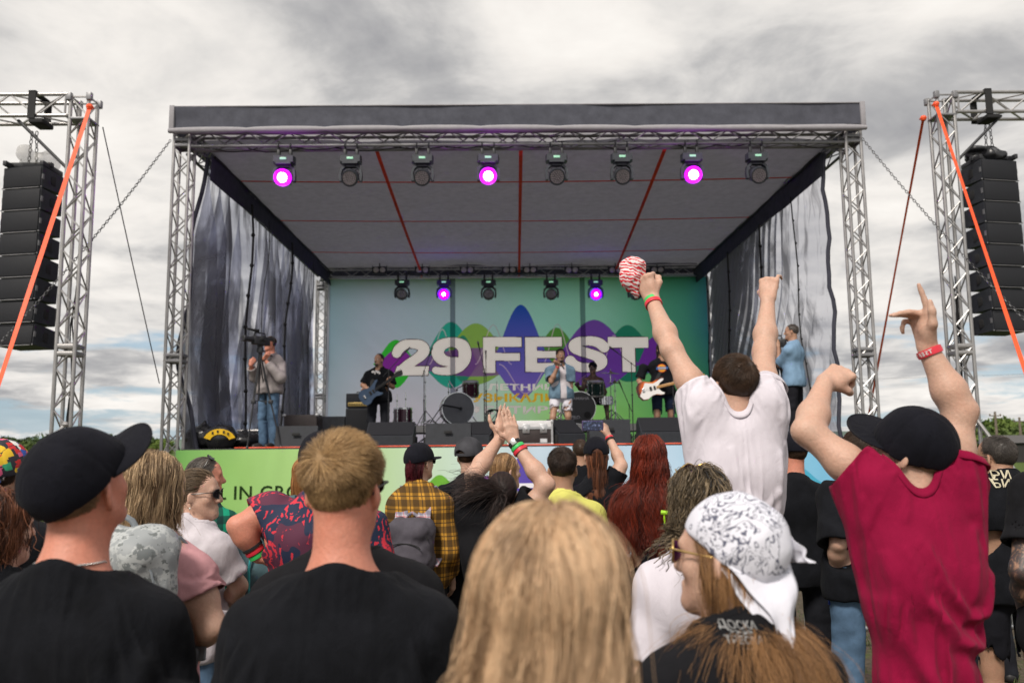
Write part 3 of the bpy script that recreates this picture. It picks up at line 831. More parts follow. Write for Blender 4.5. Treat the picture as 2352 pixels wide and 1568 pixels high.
# ---------------- printed banners
def print_mat(name, col, rough=.55, grad=None):
    g = G(name); n = g.noise(400, 2, .5)
    g.base(g.mix(.08, col if grad is None else grad(g), g.ramp(n, [(.3, (0, 0, 0)), (.7, (1, 1, 1))]), 'OVERLAY')); g.set(Roughness=rough)
    g.b.inputs['Specular IOR Level'].default_value = .3
    return g.m
def hump(c, w, A, base, n=40, down=None, span=1.0):
    """Closed outline of a bell above base and, if down, its mirror below (pixels, y down)."""
    xs = [c-w*span+2*w*span*i/n for i in range(n+1)]
    b = lambda x: (0.5+0.5*math.cos(PI*max(-1, min(1, (x-c)/w))))
    top = [(x, base-A*b(x)) for x in xs]
    D = down if down is not None else 0
    bot = [(x, base+D*b(x)) for x in reversed(xs)]
    return top, bot
BY = 22.05
def back_banner():
    o = at(1190, 985, BY); o.z = DZ+.05
    root = empty('festival_banner', o, 0, 'large printed festival backdrop reading 29 FEST behind the band', 'banner')
    def L(px, py): p = at(px, py, BY); return p.x-o.x, p.z-o.z
    x0, zt = L(756, 640); x1, _ = L(1624, 632)
    # sheet: gentle ripples
    def f(u, v):
        x = x0+(x1-x0)*u; z = (zt)*v
        y = .012*vnoise(x*1.2, z*.8, x*0)+.006*vnoise(x*4+z*3, z*3, x*0+3)
        return x, y, z
    def grad(g):
        x, y, z = g.xyz()
        u = g.math('DIVIDE', g.math('SUBTRACT', x, x0), x1-x0); v = g.math('DIVIDE', z, zt)
        top = g.ramp(u, [(0, srgb('93adc2')), (.12, srgb('a9b3cc')), (.35, srgb('a3b9c8')), (.55, srgb('8fc2bb')), (.72, srgb('83b9ab')), (.84, srgb('559c82')), (.94, srgb('43867a')), (1.0, srgb('356f82'))])
        bot = g.ramp(u, [(0, srgb('b3bfd2')), (.15, srgb('cfc6da')), (.36, srgb('cfc9dc')), (.46, srgb('bfe0c4')), (.58, srgb('a9e08f')), (.72, srgb('92cf72')), (.86, srgb('70b86c')), (1.0, srgb('35885a'))])
        dv = g.N.new('ShaderNodeMapRange'); dv.interpolation_type = 'SMOOTHSTEP'; g.link(v, dv.inputs[0]); dv.inputs[1].default_value = .1; dv.inputs[2].default_value = .75
        return g.mix(dv.outputs[0], bot, top)
    # the whole print is one sheet of coloured cloth: every point of the mesh carries its ink
    nx, ny = 900, 380
    V, F = fabric_grid(nx, ny, f)
    (xa, _), (xb, _) = L(700, 800), L(1700, 800); PX = 700+(V[:, 0]-xa)*1000/(xb-xa)
    zl, zr = [np.array([L(p, q)[1] for q in (640, 960)]) for p in (756, 1624)]
    t = (PX-756)/868; z6 = zl[0]*(1-t)+zr[0]*t; z9 = zl[1]*(1-t)+zr[1]*t; PY = 640+(V[:, 2]-z6)*320/(z9-z6)
    ink = np.zeros((len(V), 4), np.float32)
    def put(mask, col, al=1.0):
        c = np.array(srgb(col) if isinstance(col, str) else col); m = (mask*al)[:, None] if mask.dtype != bool else np.where(mask, al, 0)[:, None]
        ink[:, :3] = ink[:, :3]*(1-m)+c*m; ink[:, 3:] = np.maximum(ink[:, 3:], m)
    B = 838
    def bell(c, w, A, D, col, b=B, al=1.0):
        k = (.5+.5*np.cos(PI*np.clip((PX-c)/w, -1, 1)))**.72; put((PY > b-A*k) & (PY < b+D*k) & (np.abs(PX-c) < w), col, al)
    bell(908, 52, 56, 54, '38b23c'); bell(1035, 74, 97, 54, '2f9d8f'); bell(1092, 92, 94, 46, '86ab48', al=.95); bell(1062, 36, 66, 40, '2f7f6b')
    bell(1278, 66, 84, 24, '52873f'); bell(1442, 78, 90, 40, '23735f'); bell(1090, 190, 40, 26, '7a2d92', B+2, .8); bell(914, 50, 36, 28, '84309a'); bell(1365, 106, 102, 60, '6a35a0', al=.95); bell(1500, 40, 62, 24, '6a309a')
    k = np.clip((PY-700)/200, 0, 1)[:, None]; kb = .5+.5*np.cos(PI*np.clip((PX-1196)/80, -1, 1)); m_ = (PY > B-137*kb) & (PY < B+78*kb) & (np.abs(PX-1196) < 80)
    bc = np.array(srgb('1f4aa8'))*(1-k)+np.array(srgb('7660bd'))*k; ink[m_, :3] = bc[m_]; ink[m_, 3] = 1
    for c, w, A in ((1015, 30, 80), (1132, 42, 90), (1280, 36, 92), (1410, 30, 66), (1205, 60, -66), (1290, 46, -60)):
        y_ = B-A*(.5+.5*np.cos(PI*np.clip((PX-c)/w, -1, 1))); sl = np.abs(A*.5*PI/w*np.sin(PI*np.clip((PX-c)/w, -1, 1))); put((np.abs(PY-y_) < .9*np.sqrt(1+sl*sl)) & (np.abs(PX-c) < w), 'd6bccf', .7)
    glyph = {'S': [(.92, .30, .15), (.80, .19, .15), (.64, .135, .14), (.48, .13, .135), (.30, .15, .14), (.18, .235, .15), (.20, .33, .155), (.34, .41, .15), (.52, .475, .145), (.70, .545, .15), (.83, .64, .16), (.83, .76, .15), (.68, .855, .14), (.48, .875, .135), (.30, .855, .14), (.14, .78, .15), (.06, .68, .15)],
             '2': [(.09, .38, .13), (.16, .26, .14), (.32, .15, .14), (.55, .125, .135), (.76, .17, .15), (.85, .29, .155), (.78, .43, .15), (.62, .56, .14), (.44, .68, .14), (.28, .80, .13), (.18, .88, .12)],
             '9': [(.62, .63, .12), (.40, .635, .14), (.22, .55, .16), (.14, .38, .165), (.22, .21, .16), (.42, .12, .14), (.62, .125, .145), (.80, .22, .165), (.86, .42, .17), (.82, .62, .165), (.68, .79, .15), (.46, .885, .13), (.24, .90, .11), (.07, .87, .10)]}
    bars = {'F': [(0, 0, .31, 1), (0, 0, 1, .265), (0, .45, .95, .66)], 'E': [(0, 0, .31, 1), (0, 0, .98, .265), (0, .40, .92, .60), (0, .745, 1, 1)], 'T': [(0, 0, 1, .30), (.345, 0, .665, 1)]}
    for grow, col in ((1.6, '3d2d33'), (0, 'f4e8ec')):
        for ch, X0, X1, Ya, Yb in (('2', 903, 985, 781, 863), ('9', 992, 1079, 778, 862), ('F', 1109, 1197, 776, 857), ('E', 1205, 1291, 776, 855), ('S', 1302, 1394, 774, 856), ('T', 1396, 1488, 776, 855)):
            W, H = X1-X0, Yb-Ya; I = np.nonzero((PX > X0-6) & (PX < X1+6) & (PY > Ya-6) & (PY < Yb+6))[0]; u, v = (PX[I]-X0)/W, (PY[I]-Ya)/H; gu, gv = grow/W, grow/H; m = np.zeros(len(I), bool)
            if ch in bars:
                for a, b_, c, d in bars[ch]: m |= (u > a-gu) & (u < c+gu) & (v > b_-gv) & (v < d+gv)
            else:
                path = glyph[ch]; pp = []
                for i in range(len(path)-1):
                    p4 = (path[max(i-1, 0)], path[i], path[i+1], path[min(i+2, len(path)-1)])
                    for s_ in range(6):
                        t_ = s_/6; pp.append(tuple(.5*((2*b)+(-a+c)*t_+(2*a-5*b+4*c-d)*t_*t_+(-a+3*b-3*c+d)*t_**3) for a, b, c, d in zip(*p4)))
                for i in range(len(pp)-1):
                    (x0_, y0_, w0), (x1_, y1_, w1) = pp[i], pp[i+1]; dx, dy = (x1_-x0_)*W, (y1_-y0_)*H; t_ = np.clip(((u-x0_)*W*dx+(v-y0_)*H*dy)/(dx*dx+dy*dy+1e-9), 0, 1)
                    m |= np.hypot((u-x0_)*W-t_*dx, (v-y0_)*H-t_*dy) < (w0+(w1-w0)*t_)*H*.90*(1+.12*abs(dy)/math.hypot(dx, dy))+grow
                if ch == '2':
                    m |= (v > .75-gv) & (v < 1+gv) & (u > .02-gu+(1-v)*.35) & (u < .96+gu+(1-v)*.14)
                m &= (v > -gv-.01) & (v < 1.0+gv+.02)
            put_ = np.zeros(len(V), bool); put_[I[m]] = True; put(put_, col)
    for body, py, px0, px1, h, col in (('ЛЕТНИЙ', 889, 1118, 1272, 19, 'efe3e6'), ('МУЗЫКАЛЬНЫЙ', 914, 1050, 1362, 25, 'e8b52c'), ('ФЕСТИВАЛЬ', 942, 1072, 1350, 20, 'e6d6dc')):
        t = text_mb(body, 1.0, .002, bold=.035, spacing=1.02); TV = np.array(t.V); TV[:, 0] = px0+(TV[:, 0]-TV[:, 0].min())*(px1-px0)/np.ptp(TV[:, 0]); TV[:, 1] = py-(TV[:, 1]-TV[:, 1].mean())*h/np.ptp(TV[:, 1])
        m = np.zeros(len(V), bool); I = np.nonzero((PX > px0) & (PX < px1) & (np.abs(PY-py) < h))[0]; qx, qy = PX[I], PY[I]; mm = np.zeros(len(I), bool)
        for fc in t.F:
            for j in range(1, len(fc)-1):
                (ax, ay), (bx, by), (cx, cy) = TV[fc[0], :2], TV[fc[j], :2], TV[fc[j+1], :2]; s1 = (bx-ax)*(qy-ay)-(by-ay)*(qx-ax); s2 = (cx-bx)*(qy-by)-(cy-by)*(qx-bx); s3 = (ax-cx)*(qy-cy)-(ay-cy)*(qx-cx)
                if abs((bx-ax)*(cy-ay)-(by-ay)*(cx-ax)) < 1e-6: continue
                mm |= ((s1 > 0) & (s2 > 0) & (s3 > 0)) | ((s1 < 0) & (s2 < 0) & (s3 < 0))
        m[I[mm]] = True; put(m, col)
    def inked(g):
        a = g.attr('ink'); return g.mix(a.outputs['Alpha'], grad(g), a.outputs['Color'])
    o_ = mesh_obj('sheet', V, F, thin(print_mat('banner print', None, grad=inked), .85, gain=1.55), root)
    at_ = o_.data.attributes.new('ink', 'FLOAT_COLOR', 'POINT'); at_.data.foreach_set('color', ink.ravel())
    C = lambda h: print_mat('hem '+h, srgb(h))
    # dark strips painted in as pole shadows through the cloth; hem and eyelets
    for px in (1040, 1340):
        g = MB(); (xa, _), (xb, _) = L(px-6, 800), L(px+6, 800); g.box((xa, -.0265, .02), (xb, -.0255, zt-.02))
        if px == 1040: sm = G('painted pole shadow'); tr = sm.N.new('ShaderNodeBsdfTransparent'); tr.inputs[0].default_value = (.62, .62, .66, 1); sm.link(tr.outputs[0], sm.out.inputs[0])
        g.build('pole_shadow_strip', sm.m, root, smooth=False)
    g = MB(); g.box((x0-.02, -.012, 0), (x0+.03, .02, zt)); g.box((x1-.03, -.012, 0), (x1+.02, .02, zt)); g.box((x0, -.012, zt-.03), (x1, .02, zt+.02)); g.build('hem', C('c9cfd6'), root)
    g = MB()
    for i in range(20): g.tube([(x0+(x1-x0)*i/19, -.02, zt+.02), (x0+(x1-x0)*i/19, -.05, zt+.07)], .012, 6)
    g.build('eyelet', STEEL, root)
back_banner()
def skirt():
    o = Vector((XC, YF-.06, .06)); r = empty('stage_skirt', o, 0, 'long green to pale blue printed skirt banner below the stage front', 'banner')
    def L(px, py): p = at(px, py, YF-.06); return p.x-o.x, p.z-o.z
    w0, w1, h = -HW+.28, HW+.08, DZ-.075
    def f(u, v):
        x = w0+(w1-w0)*u; z = h*v
        y = -.015*vnoise(x*1.5+z*1.6, z*1.2, x*0)-.02*np.sin((x*1.6+z*2.4)*2.2)*(1-v)*np.clip(1-u*2.5, .2, 1)-.008*vnoise(x*7, z*2, x*0+4)
        return x, y, z
    def grad(g):
        x, y, z = g.xyz(); u = g.math('DIVIDE', g.math('SUBTRACT', x, w0), w1-w0); v = g.math('DIVIDE', z, h)
        a = g.ramp(u, [(0, srgb('6fae62')), (.10, srgb('98c578')), (.22, srgb('abcf8c')), (.36, srgb('c9e0cb')), (.50, srgb('c4d6e6')), (.70, srgb('b9d4ea')), (.82, srgb('8cc6e3')), (1, srgb('6cb4dc'))])
        n = g.noise(1.2, 2, .5)
        return g.mix(g.math('MULTIPLY', n, .35), a, g.ramp(u, [(0, srgb('98cb50')), (.3, srgb('abcb74')), (.5, srgb('bcd3e8')), (1, srgb('5fb3dd'))]))
    V, F = fabric_grid(200, 24, f); mesh_obj('sheet', V, F, print_mat('skirt print', None, grad=grad), r)
    on = lambda x, z: float(f(np.array([(x-w0)/(w1-w0)]), np.array([z/h]))[1][0])-.002
    C = lambda hx: print_mat('ink '+hx, srgb(hx))
    def ply(pts, mat, lay):
        top, bot = pts; n = len(top); m = MB(); V = []
        for k in range(9):
            for p, q in zip(top, reversed(bot)):
                x, z = L(p[0], p[1]+(q[1]-p[1])*k/8); V.append((x, on(x, z)-.004*lay, z))
        m.add(V, [(k*n+i, k*n+i+1, k*n+n+i+1, k*n+n+i) for i in range(n-1) for k in range(8)]); m.build('wave', mat, r)
    ply(hump(1010, 40, 26, 1116, down=14), C('6fb13c'), 1)
    ply(hump(1205, 62, 72, 1112, down=40), C('5a49a8'), 2)
    ply(hump(1120, 70, 24, 1116, down=20), C('9b5fb5'), 1)
    ply(hump(1262, 26, 24, 1108, down=20), C('5da050'), 1)
    ply(hump(1330, 50, 50, 1118, down=30), C('4f9aa6'), 1)
    ply(hump(1830, 70, 40, 1110, down=40), C('4aa8c8'), 1)
    m = MB(); (xa, za), (xb, zb) = L(1085, 1112), L(1330, 1106); n = 24; V = [(xa+(xb-xa)*i/n, on(xa+(xb-xa)*i/n, za+q)-.012, za+q) for q in (-.06, .01) for i in range(n+1)]; m.add(V, [(i, i+1, n+2+i, n+1+i) for i in range(n)]); m.build('stripe', C('e9e6ee'), r)
    x, z = L(520, 1133); t = text_mb('ALL IN GRO', 1.0, .002, bold=.012, spacing=1.08); V = np.array(t.V); s = .20/np.ptp(V[:, 1]); V = V*s
    xl_, _ = L(446, 1133); V = np.stack([V[:, 0]-V[:, 0].min()+xl_, -.055-V[:, 2], V[:, 1]+z], 1); V[:, 1] = [on(a, b)-.004 for a, b in zip(V[:, 0], V[:, 2])]; mesh_obj('lettering', V, t.F, C('2c4a1c'), r, smooth=False)
skirt()

# ---------------- moving head lamps
GLASSD = pm('dark lens glass', (.05, .048, .055), .12, 0, var=.2, spec=.8)
HEADM = pm('lamp housing', (.035, .04, .05), .42, 0, var=.25, vs=20, spec=.5)
def moving_head(label, loc, lit=None, tilt=R(18), sc=1.0, wash=True):
    """Head hangs from two clamps; local z down is negative, the lens looks along -Y."""
    r = empty('moving_head_lamp', loc, 0, label, 'stage light')
    r.scale = (sc, sc, sc)
    for x in (-.095, .095):
        m = MB(); m.box((x-.022, -.03, -.17), (x+.022, .03, -.045), c=.006); m.tube([(x, 0, -.045), (x, .035, -.01), (x, .03, .03), (x, -.02, .045), (x, -.04, .01), (x, -.02, -.04)], .013, 6); m.build('clamp', BLACKM, r)
    m = MB(); m.prism([(-.155, -.10), (.155, -.10), (.175, 0), (.155, .10), (-.155, .10), (-.175, 0)], -.27, -.165); m.prism([(-.12, -.11), (.12, -.11), (.12, .11), (-.12, .11)], -.305, -.27); m.build('base', HEADM, r)
    m = MB(); m.box((-.05, -.108, -.235), (.05, -.1015, -.20), c=.002); m.build('display', pm('lamp display', (.2, .3, .25), .3, emit=(.35, .8, .5), es=.5), r)
    m = MB()
    for s in (-1, 1):
        V = [(s*.09, .05, -.30), (s*.17, .05, -.37), (s*.185, .045, -.47), (s*.175, .04, -.57), (s*.135, .04, -.57), (s*.15, .045, -.46), (s*.13, .045, -.385), (s*.07, .05, -.335)]
        P = [(a, c) for a, b, c in V]
        m.prism(P if s > 0 else P[::-1], -.045, .045, rotm('X', PI/2))
    m.box((-.10, -.045, -.345), (.10, .045, -.30), c=.01)
    m.build('yoke', HEADM, r)
    hd = empty('head', (0, 0, -.50)); hd.parent = r; hd.rotation_euler = (tilt, 0, 0)
    # the head is one part: housing with lens and diodes as its pieces
    M = rotm('X', PI/2)
    m = MB(); m.lathe([(.06, -.19), (.10, -.17), (.118, -.10), (.128, 0), (.134, .09), (.134, .125), (.118, .128), (.113, .11)], 28, M)
    for a in range(10): m.box((-.006, -.13, -.16), (.006, -.118, -.03), M @ rotm('Z', a*PI/5))
    m.build('housing', HEADM, hd)
    if lit:
        lens = pm('glowing lens '+str(lit), (.2, .02, .25), .3, var=0, emit=lit, es=1.6)
        dio = pm('lit diode '+str(lit), (.9, .9, .9), .3, var=0, emit=tuple(.3*c+.7 for c in lit), es=14)
    else:
        lens, dio = GLASSD, pm('dim diode', (.30, .27, .29), .25, .3, var=.3, vs=90)
    m = MB(); m.lathe([(.001, .118), (.06, .122), (.112, .118)]+([(.133, .130), (.136, .12), (.136, .06)] if lit else [(.113, .112)]), 28, M, cap=False); m.build('lens', lens, hd)  # when lit, the glow is carried over the rim to stand in for bloom
    m = MB(); n = 0
    rings = ((0, 1), (.033, 6), (.066, 12), (.094, 18)) if wash else ((0, 1), (.03, 6), (.062, 12))
    for rr, k in rings:
        for i in range(k):
            a = 2*PI*i/k+.2
            if lit and rr > (.07 if wash else .05): continue
            if lit and not wash and rr > .05 and i % 3 == 1: continue
            m.ball((rr*math.cos(a), -.122, rr*math.sin(a)), (.0125, .006, .0125), 8)
    m.build('diodes', dio, hd)
    if lit:
        ld = bpy.data.lights.new('lamp_glow', 'SPOT'); ld.energy = 130; ld.color = lit; ld.spot_size = R(100); ld.spot_blend = .9; ld.shadow_soft_size = .1
        lo = bpy.data.objects.new('lamp_beam', ld); COL.objects.link(lo); lo.parent = hd; lo.location = (0, -.17, 0); lo.rotation_euler = (R(90), 0, 0)
        ld = bpy.data.lights.new('added_lamp_spill', 'POINT'); ld.energy = 6; ld.color = lit; ld.shadow_soft_size = .13; lo = bpy.data.objects.new('added_lamp_spill', ld); COL.objects.link(lo); lo.parent = hd; lo.location = (0, -.26, .02)  # extra point light added ahead of the lens to tint housing and canopy
    return r
MAG, VIO = (.62, .0, 1.0), (.16, .0, 1.0)
fl = [(655, 1, 'lit magenta moving head at the left end of the front lamp row'), (807, 0, 'unlit moving head just right of the left magenta lamp'), (971, 0, 'unlit moving head just left of the middle magenta lamp'),
      (1121, 1, 'lit magenta moving head in the middle of the front lamp row'), (1277, 0, 'unlit moving head just right of the middle magenta lamp'), (1426, 0, 'unlit moving head just left of the right magenta lamp'),
      (1586, 1, 'lit magenta moving head on the right of the front lamp row'), (1735, 0, 'unlit moving head at the right end of the front lamp row')]
for px, lit, lab in fl:
    p = at(px, 318, YF+.05); o = moving_head(lab, (p.x, YF+.05, 6.455), MAG if lit else None, tilt=R(16 if lit else 26)); o['group'] = 'moving heads along the front truss'
bl_ = [(924, 0, 'black moving head at the left end of the bar above the banner'), (1020, 1, 'lit violet moving head above the figure 9 of the banner'), (1122, 0, 'black moving head above the letter F of the banner'),
       (1265, 0, 'black moving head above the letter E of the banner'), (1367, 1, 'lit violet moving head above the letter S of the banner'), (1458, 0, 'black moving head behind the striped cloth held aloft')]
for px, lit, lab in bl_:
    p = at(px, 630, 21.2); o = moving_head(lab, (p.x, 21.2, p.z+.02), VIO if lit else None, tilt=R(6), sc=1.12, wash=False); o['group'] = 'moving heads above the banner'
for i, px in enumerate((872, 970, 1073, 1170, 1217, 1313, 1413, 1509)):
    p = at(px, 604, 21.7); place = ('left end of the back truss', 'above the black lamp left of the 9', 'between the violet lamp and the next black lamp', 'left of the centre strap', 'right of the centre strap', 'above the gap between E and S', 'right of the right violet lamp', 'right end of the back truss')[i]
    p.z -= .20; r = empty('blinder_lamp', p, 0, 'twin round blinder lamp ' + place, 'stage light', 'twin blinders on the back truss')
    m = MB(); m.box((-.19, -.05, -.095), (.19, .06, .095), c=.015); m.box((-.012, -.02, .09), (.012, .02, .2)); m.box((-.2, -.02, -.02), (-.188, .02, .13)); m.box((.188, -.02, -.02), (.2, .02, .13)); m.build('housing', BLACKM, r)
    for s in (-1, 1):
        m = MB(); m.lathe([(.001, .012), (.05, .010), (.068, .0), (.074, -.004)], 18, T(s*.088, -.055, 0) @ rotm('X', PI/2), cap=False); m.build('reflector', pm('frosted reflector', (.55, .52, .47), .25, .2, var=.15, vs=40), r)
# ------------------------------------------------------------------ speaker towers beside the stage
def speaker_tower(s, label):
    Y = 11.0 if s < 0 else 11.9
    p = at(178 if s < 0 else 2178, 296, Y); zt = at(200, 216, Y).z if s < 0 else at(2170, 212, Y).z
    r = empty('speaker_tower', (p.x, Y+.145, 0), 0, label, 'speaker tower', 'aluminium goalpost towers carrying the hanging speakers')
    truss_parts(r, (0, 0, .05), (0, 0, zt), .30, ALU, up=(0, 1, 0), pitch=.27, chord=.026, br=.012)
    X2 = s*4.2
    truss_parts(r, (X2, 0, .05), (X2, 0, zt), .30, ALU, up=(0, 1, 0), pitch=.27, chord=.026)
    truss_parts(r, (s*.15, 0, zt-.16), (X2-s*.15, 0, zt-.16), .36, ALU, pitch=.36, chord=.026, br=.013)
    for x in (-.14, .14):
        for y in (-.14, .14): m = MB(); m.box((x-.035, y-.035, zt-.09), (x+.035, y+.035, zt+.02), c=.008); m.build('corner_block', ALUD, r)
    m = MB(); m.box((-.15, -.15, zt-.36), (.15, .15, zt-.33), c=.006); m.build('sleeve_plate', ALUD, r)
    for zc in (3.05,):
        c = MB()
        for z in (zc-.05, zc+.05): c.tube([(-.12, -.12, z), (.12, -.12, z), (.12, .12, z), (-.12, .12, z)], .034, 8, closed=True)
        c.build('joint_collar', ALU, r)
    b = MB(); b.box((-.4, -.4, 0), (.4, .4, .05), c=.01); b.build('base_plate', ALUD, r)
    for (x0, y0, z0, x1, y1, z1, mt) in ((.06, -.14, 2.05, -s*0-(.95 if s < 0 else -.95), -.9, .06, ALU), (-s*.14, .12, 1.9, -s*.85, .9, .06, BLACKM), (s*.14, .1, zt-.35, s*.75, .1, zt-.35, BLACKM)):
        if z1 > 3: continue
        m = MB(); m.tube([(x0, y0, z0), (x1, y1, z1)], .027, 10); m.box((x1-.09, y1-.09, 0), (x1+.09, y1+.09, .05), c=.01); m.ball((x0, y0, z0), .045, 8); m.build('outrigger', mt, r)
    # knee brace under the beam and the winch strap wrapped round it
    m = MB(); m.tube([(s*.14, -.1, zt-1.05), (s*.85, -.1, zt-.36)], .022, 8); m.build('knee_brace', BLACKM, r)
    m = MB(); x = s*.62
    m.box((x-.05, -.21, zt-.37), (x+.05, -.19, zt+.03)); m.box((x-.05, .19, zt-.37), (x+.05, .21, zt+.03)); m.box((x-.05, -.21, zt+.012), (x+.05, .21, zt+.03)); m.box((x-.04, -.2, zt-.43), (x+.16, .1, zt-.36), c=.02)
    m.build('lifting_sling', RUBBER, r)
    m = MB()
    for k in range(3):
        x = s*.08+.02*k; m.tube([(x+.02*math.sin(i*1.4+k), .18+.03*math.cos(i*.9+k), 4.2-4.1*i/16) for i in range(17)], .011, 6)
    m.build('cable', RUBBER, r)
    return r, p, zt
GRILLE = pm('speaker grille', (.016, .017, .021), .62, var=.2, vs=60, bump=.5, bs=600, spec=.3)
CABIN = pm('speaker cabinet paint', (.03, .033, .04), .6, var=.25, vs=12, bump=.25, bs=300, spec=.3)
def chain_mb(m, a, b, link=.06, wire=.006, sag=.0):
    a, b = Vector(a), Vector(b); n = max(2, int((b-a).length/(link*.8))); x, y, d = frame(b-a)
    for i in range(n):
        c = a+(b-a)*((i+.5)/n)-Vector((0, 0, sag*4*(i/n)*(1-i/n))); u = x if i % 2 else y
        m.tube([c+d*link*.5*math.cos(t)*1.0+u*link*.28*math.sin(t) for t in [2*PI*j/8 for j in range(8)]], wire, 4, closed=True)
def line_array(s, label, px0, px1, pyt, pyb, Y, zt):
    a, b = at(px0, pyt, Y), at(px1, pyt, Y); w = abs(b.x-a.x)
    cx = (a.x+b.x)/2; z0 = a.z
    n = 8; H = (z0-at(px0, pyb, Y).z)/n
    r = empty('line_array_speaker', (cx, Y, z0), 0, label, 'speaker array', 'hanging speaker columns either side of the stage')
    yaw = R(10)*s
    ang = 0; y = 0; z = 0
    for i in range(n):
        e = empty('cabinet', (0, 0, 0)); e.parent = r
        ang = R((.0, .3, .6, 1.0, 1.6, 2.4, 3.5, 5.0)[i]); h = H*.955
        e.location = (0, y, z); e.rotation_euler = (-ang, 0, yaw)
        m = MB(); d = .46
        # wedge: taller at the front
        m.add([(-w/2, 0, -h), (w/2, 0, -h), (w/2, 0, 0), (-w/2, 0, 0), (-w/2*.88, d, -h*.93), (w/2*.88, d, -h*.93), (w/2*.88, d, -h*.07), (-w/2*.88, d, -h*.07)],
              [(0, 3, 2, 1)[::-1], (4, 5, 6, 7)[::-1], (0, 1, 5, 4), (3, 7, 6, 2), (0, 4, 7, 3), (1, 2, 6, 5)])
        m.build('box', CABIN, e, smooth=False)
        m = MB(); m.box((-w/2+.012, -.016, -h+.012), (w/2-.012, -.002, -.012), c=.004); m.build('grille', GRILLE, e)
        for sx in (-1, 1):
            m = MB(); M = T(sx*w/2*.93, d*.45, -h*.5) @ rotm('Z', -sx*R(11)*1.0)
            m.box((-.004, -.07, -h*.22), (.006, .07, h*.22), M, c=.003)
            m.box((-.012, -.012, -h*.17), (.016, .012, h*.17), M, c=.004); m.build('handle', RUBBER, e)
        m = MB()
        for sx in (-1, 1): m.box((sx*w/2-.006, .0, -h*.62), (sx*w/2+.006, .035, -h*.38)); m.ball((sx*(w/2), -.005, -h), .012, 6)
        m.tube([(-w/2+.03, -.012, -h*1.02), (w/2-.03, -.012, -h*1.02)], .006, 6); m.build('rigging', ALUD, e)
        z -= H*math.cos(ang); y += H*math.sin(ang)
    f = MB(); f.box((-w/2+.02, -.02, .02), (-w/2+.07, .5, .09), c=.006); f.box((w/2-.07, -.02, .02), (w/2-.02, .5, .09), c=.006); f.box((-w/2, .15, .05), (w/2, .22, .12), c=.006); f.build('flying_frame', BLACKM, r)
    m = MB()
    for x in (-.05, .06): chain_mb(m, (x, .2, .1), (x*.6, .2, zt-.40-z0), .07, .007)
    m.build('hoist_chain', pm('dark chain', (.08, .08, .085), .45, .7), r)
    # bunched cover over the top
    sh = Shape(); rg = random.Random(3 if s < 0 else 5)
    for k in range(9): sh.ell((rg.uniform(-w*.3, w*.42), rg.uniform(.1, .45), rg.uniform(.12, .26)), (rg.uniform(.08, .16), rg.uniform(.08, .14), rg.uniform(.05, .12)), k=.05)
    D, lo, h = sh.field(.014); displace(D, lo, h, lambda x, y, z: .022*vnoise(x*13+y*9, y*13, z*16)); V, F = surface(D, lo, h)
    g = G('cloudy plastic film' if s < 0 else 'black plastic film')
    if s < 0:
        tr = g.N.new('ShaderNodeBsdfTransparent'); mx = g.N.new('ShaderNodeMixShader'); mx.inputs[0].default_value = .35; g.base((.55, .53, .5)); g.set(Roughness=.3); g.link(tr.outputs[0], mx.inputs[1]); g.link(g.b.outputs[0], mx.inputs[2]); g.link(mx.outputs[0], g.out.inputs[0])
    else: g.base((.02, .021, .024)); g.set(Roughness=.35)
    mesh_obj('rain_cover', V, F, g.m, r)
tl, pl, ztl = speaker_tower(-1, 'aluminium goalpost tower left of the stage carrying the left speaker column')
tr_, pr_, ztr = speaker_tower(1, 'aluminium goalpost tower right of the stage carrying the right speaker column')
line_array(-1, 'black hanging column of speakers left of the stage with clear plastic on top', 4, 104, 384, 795, 11.15, ztl)
line_array(1, 'black hanging column of speakers right of the stage with a dark cover on top', 2246, 2340, 368, 762, 12.0, ztr)
ORANGE = pm('orange webbing', (.95, .10, .02), .55, var=.1, vs=30, bump=.2, bs=300)
def ratchet(a, b, w, label):
    a, b = Vector(a), Vector(b); d = (b-a).normalized(); side = d.cross(Vector((0, 1, 0))).normalized(); nrm = side.cross(d); m = MB(); n = 24; V = []; F = []
    for i in range(n+1):
        t = i/n; p = a+(b-a)*t; tw = .25*math.sin(t*5); sd = side*math.cos(tw)+nrm*math.sin(tw); nn = sd.cross(d)
        V += [p-sd*w/2, p+sd*w/2, p+sd*w/2+nn*.003, p-sd*w/2+nn*.003]
    for i in range(n):
        for j in range(4): F.append((i*4+j, i*4+(j+1) % 4, i*4+4+(j+1) % 4, i*4+4+j))
    m.add(V, F); m.ball(a, .05, 8)
    m.tube([a+Vector((.03, 0, .02)), a+Vector((0, .12, .03)), a+Vector((-.03, 0, .02))], .012, 5)
    M = aim(b, a); m.box((-.03, -.03, .05), (.03, .03, .22), M, c=.008); m.tube([b, b+Vector((0, 0, -.25))], .012, 6)
    return tag(m.build('ratchet_strap', ORANGE), label, 'strap', 'orange ratchet straps bracing the speaker towers')
a = at(206, 246, 10.95); b = at(-90, 1145, 8.6); ratchet(a, b, .055, 'wide orange strap running down across the left speaker column')
a = at(2150, 240, 11.85); b = at(2440, 1105, 9.2); ratchet(a, b, .055, 'wide orange strap running down across the right speaker column')
a = at(2121, 272, 12.2); b = at(1985, 1010, 19.0); ratchet(a, b, .05, 'narrow orange strap slanting from right tower towards the stage corner')
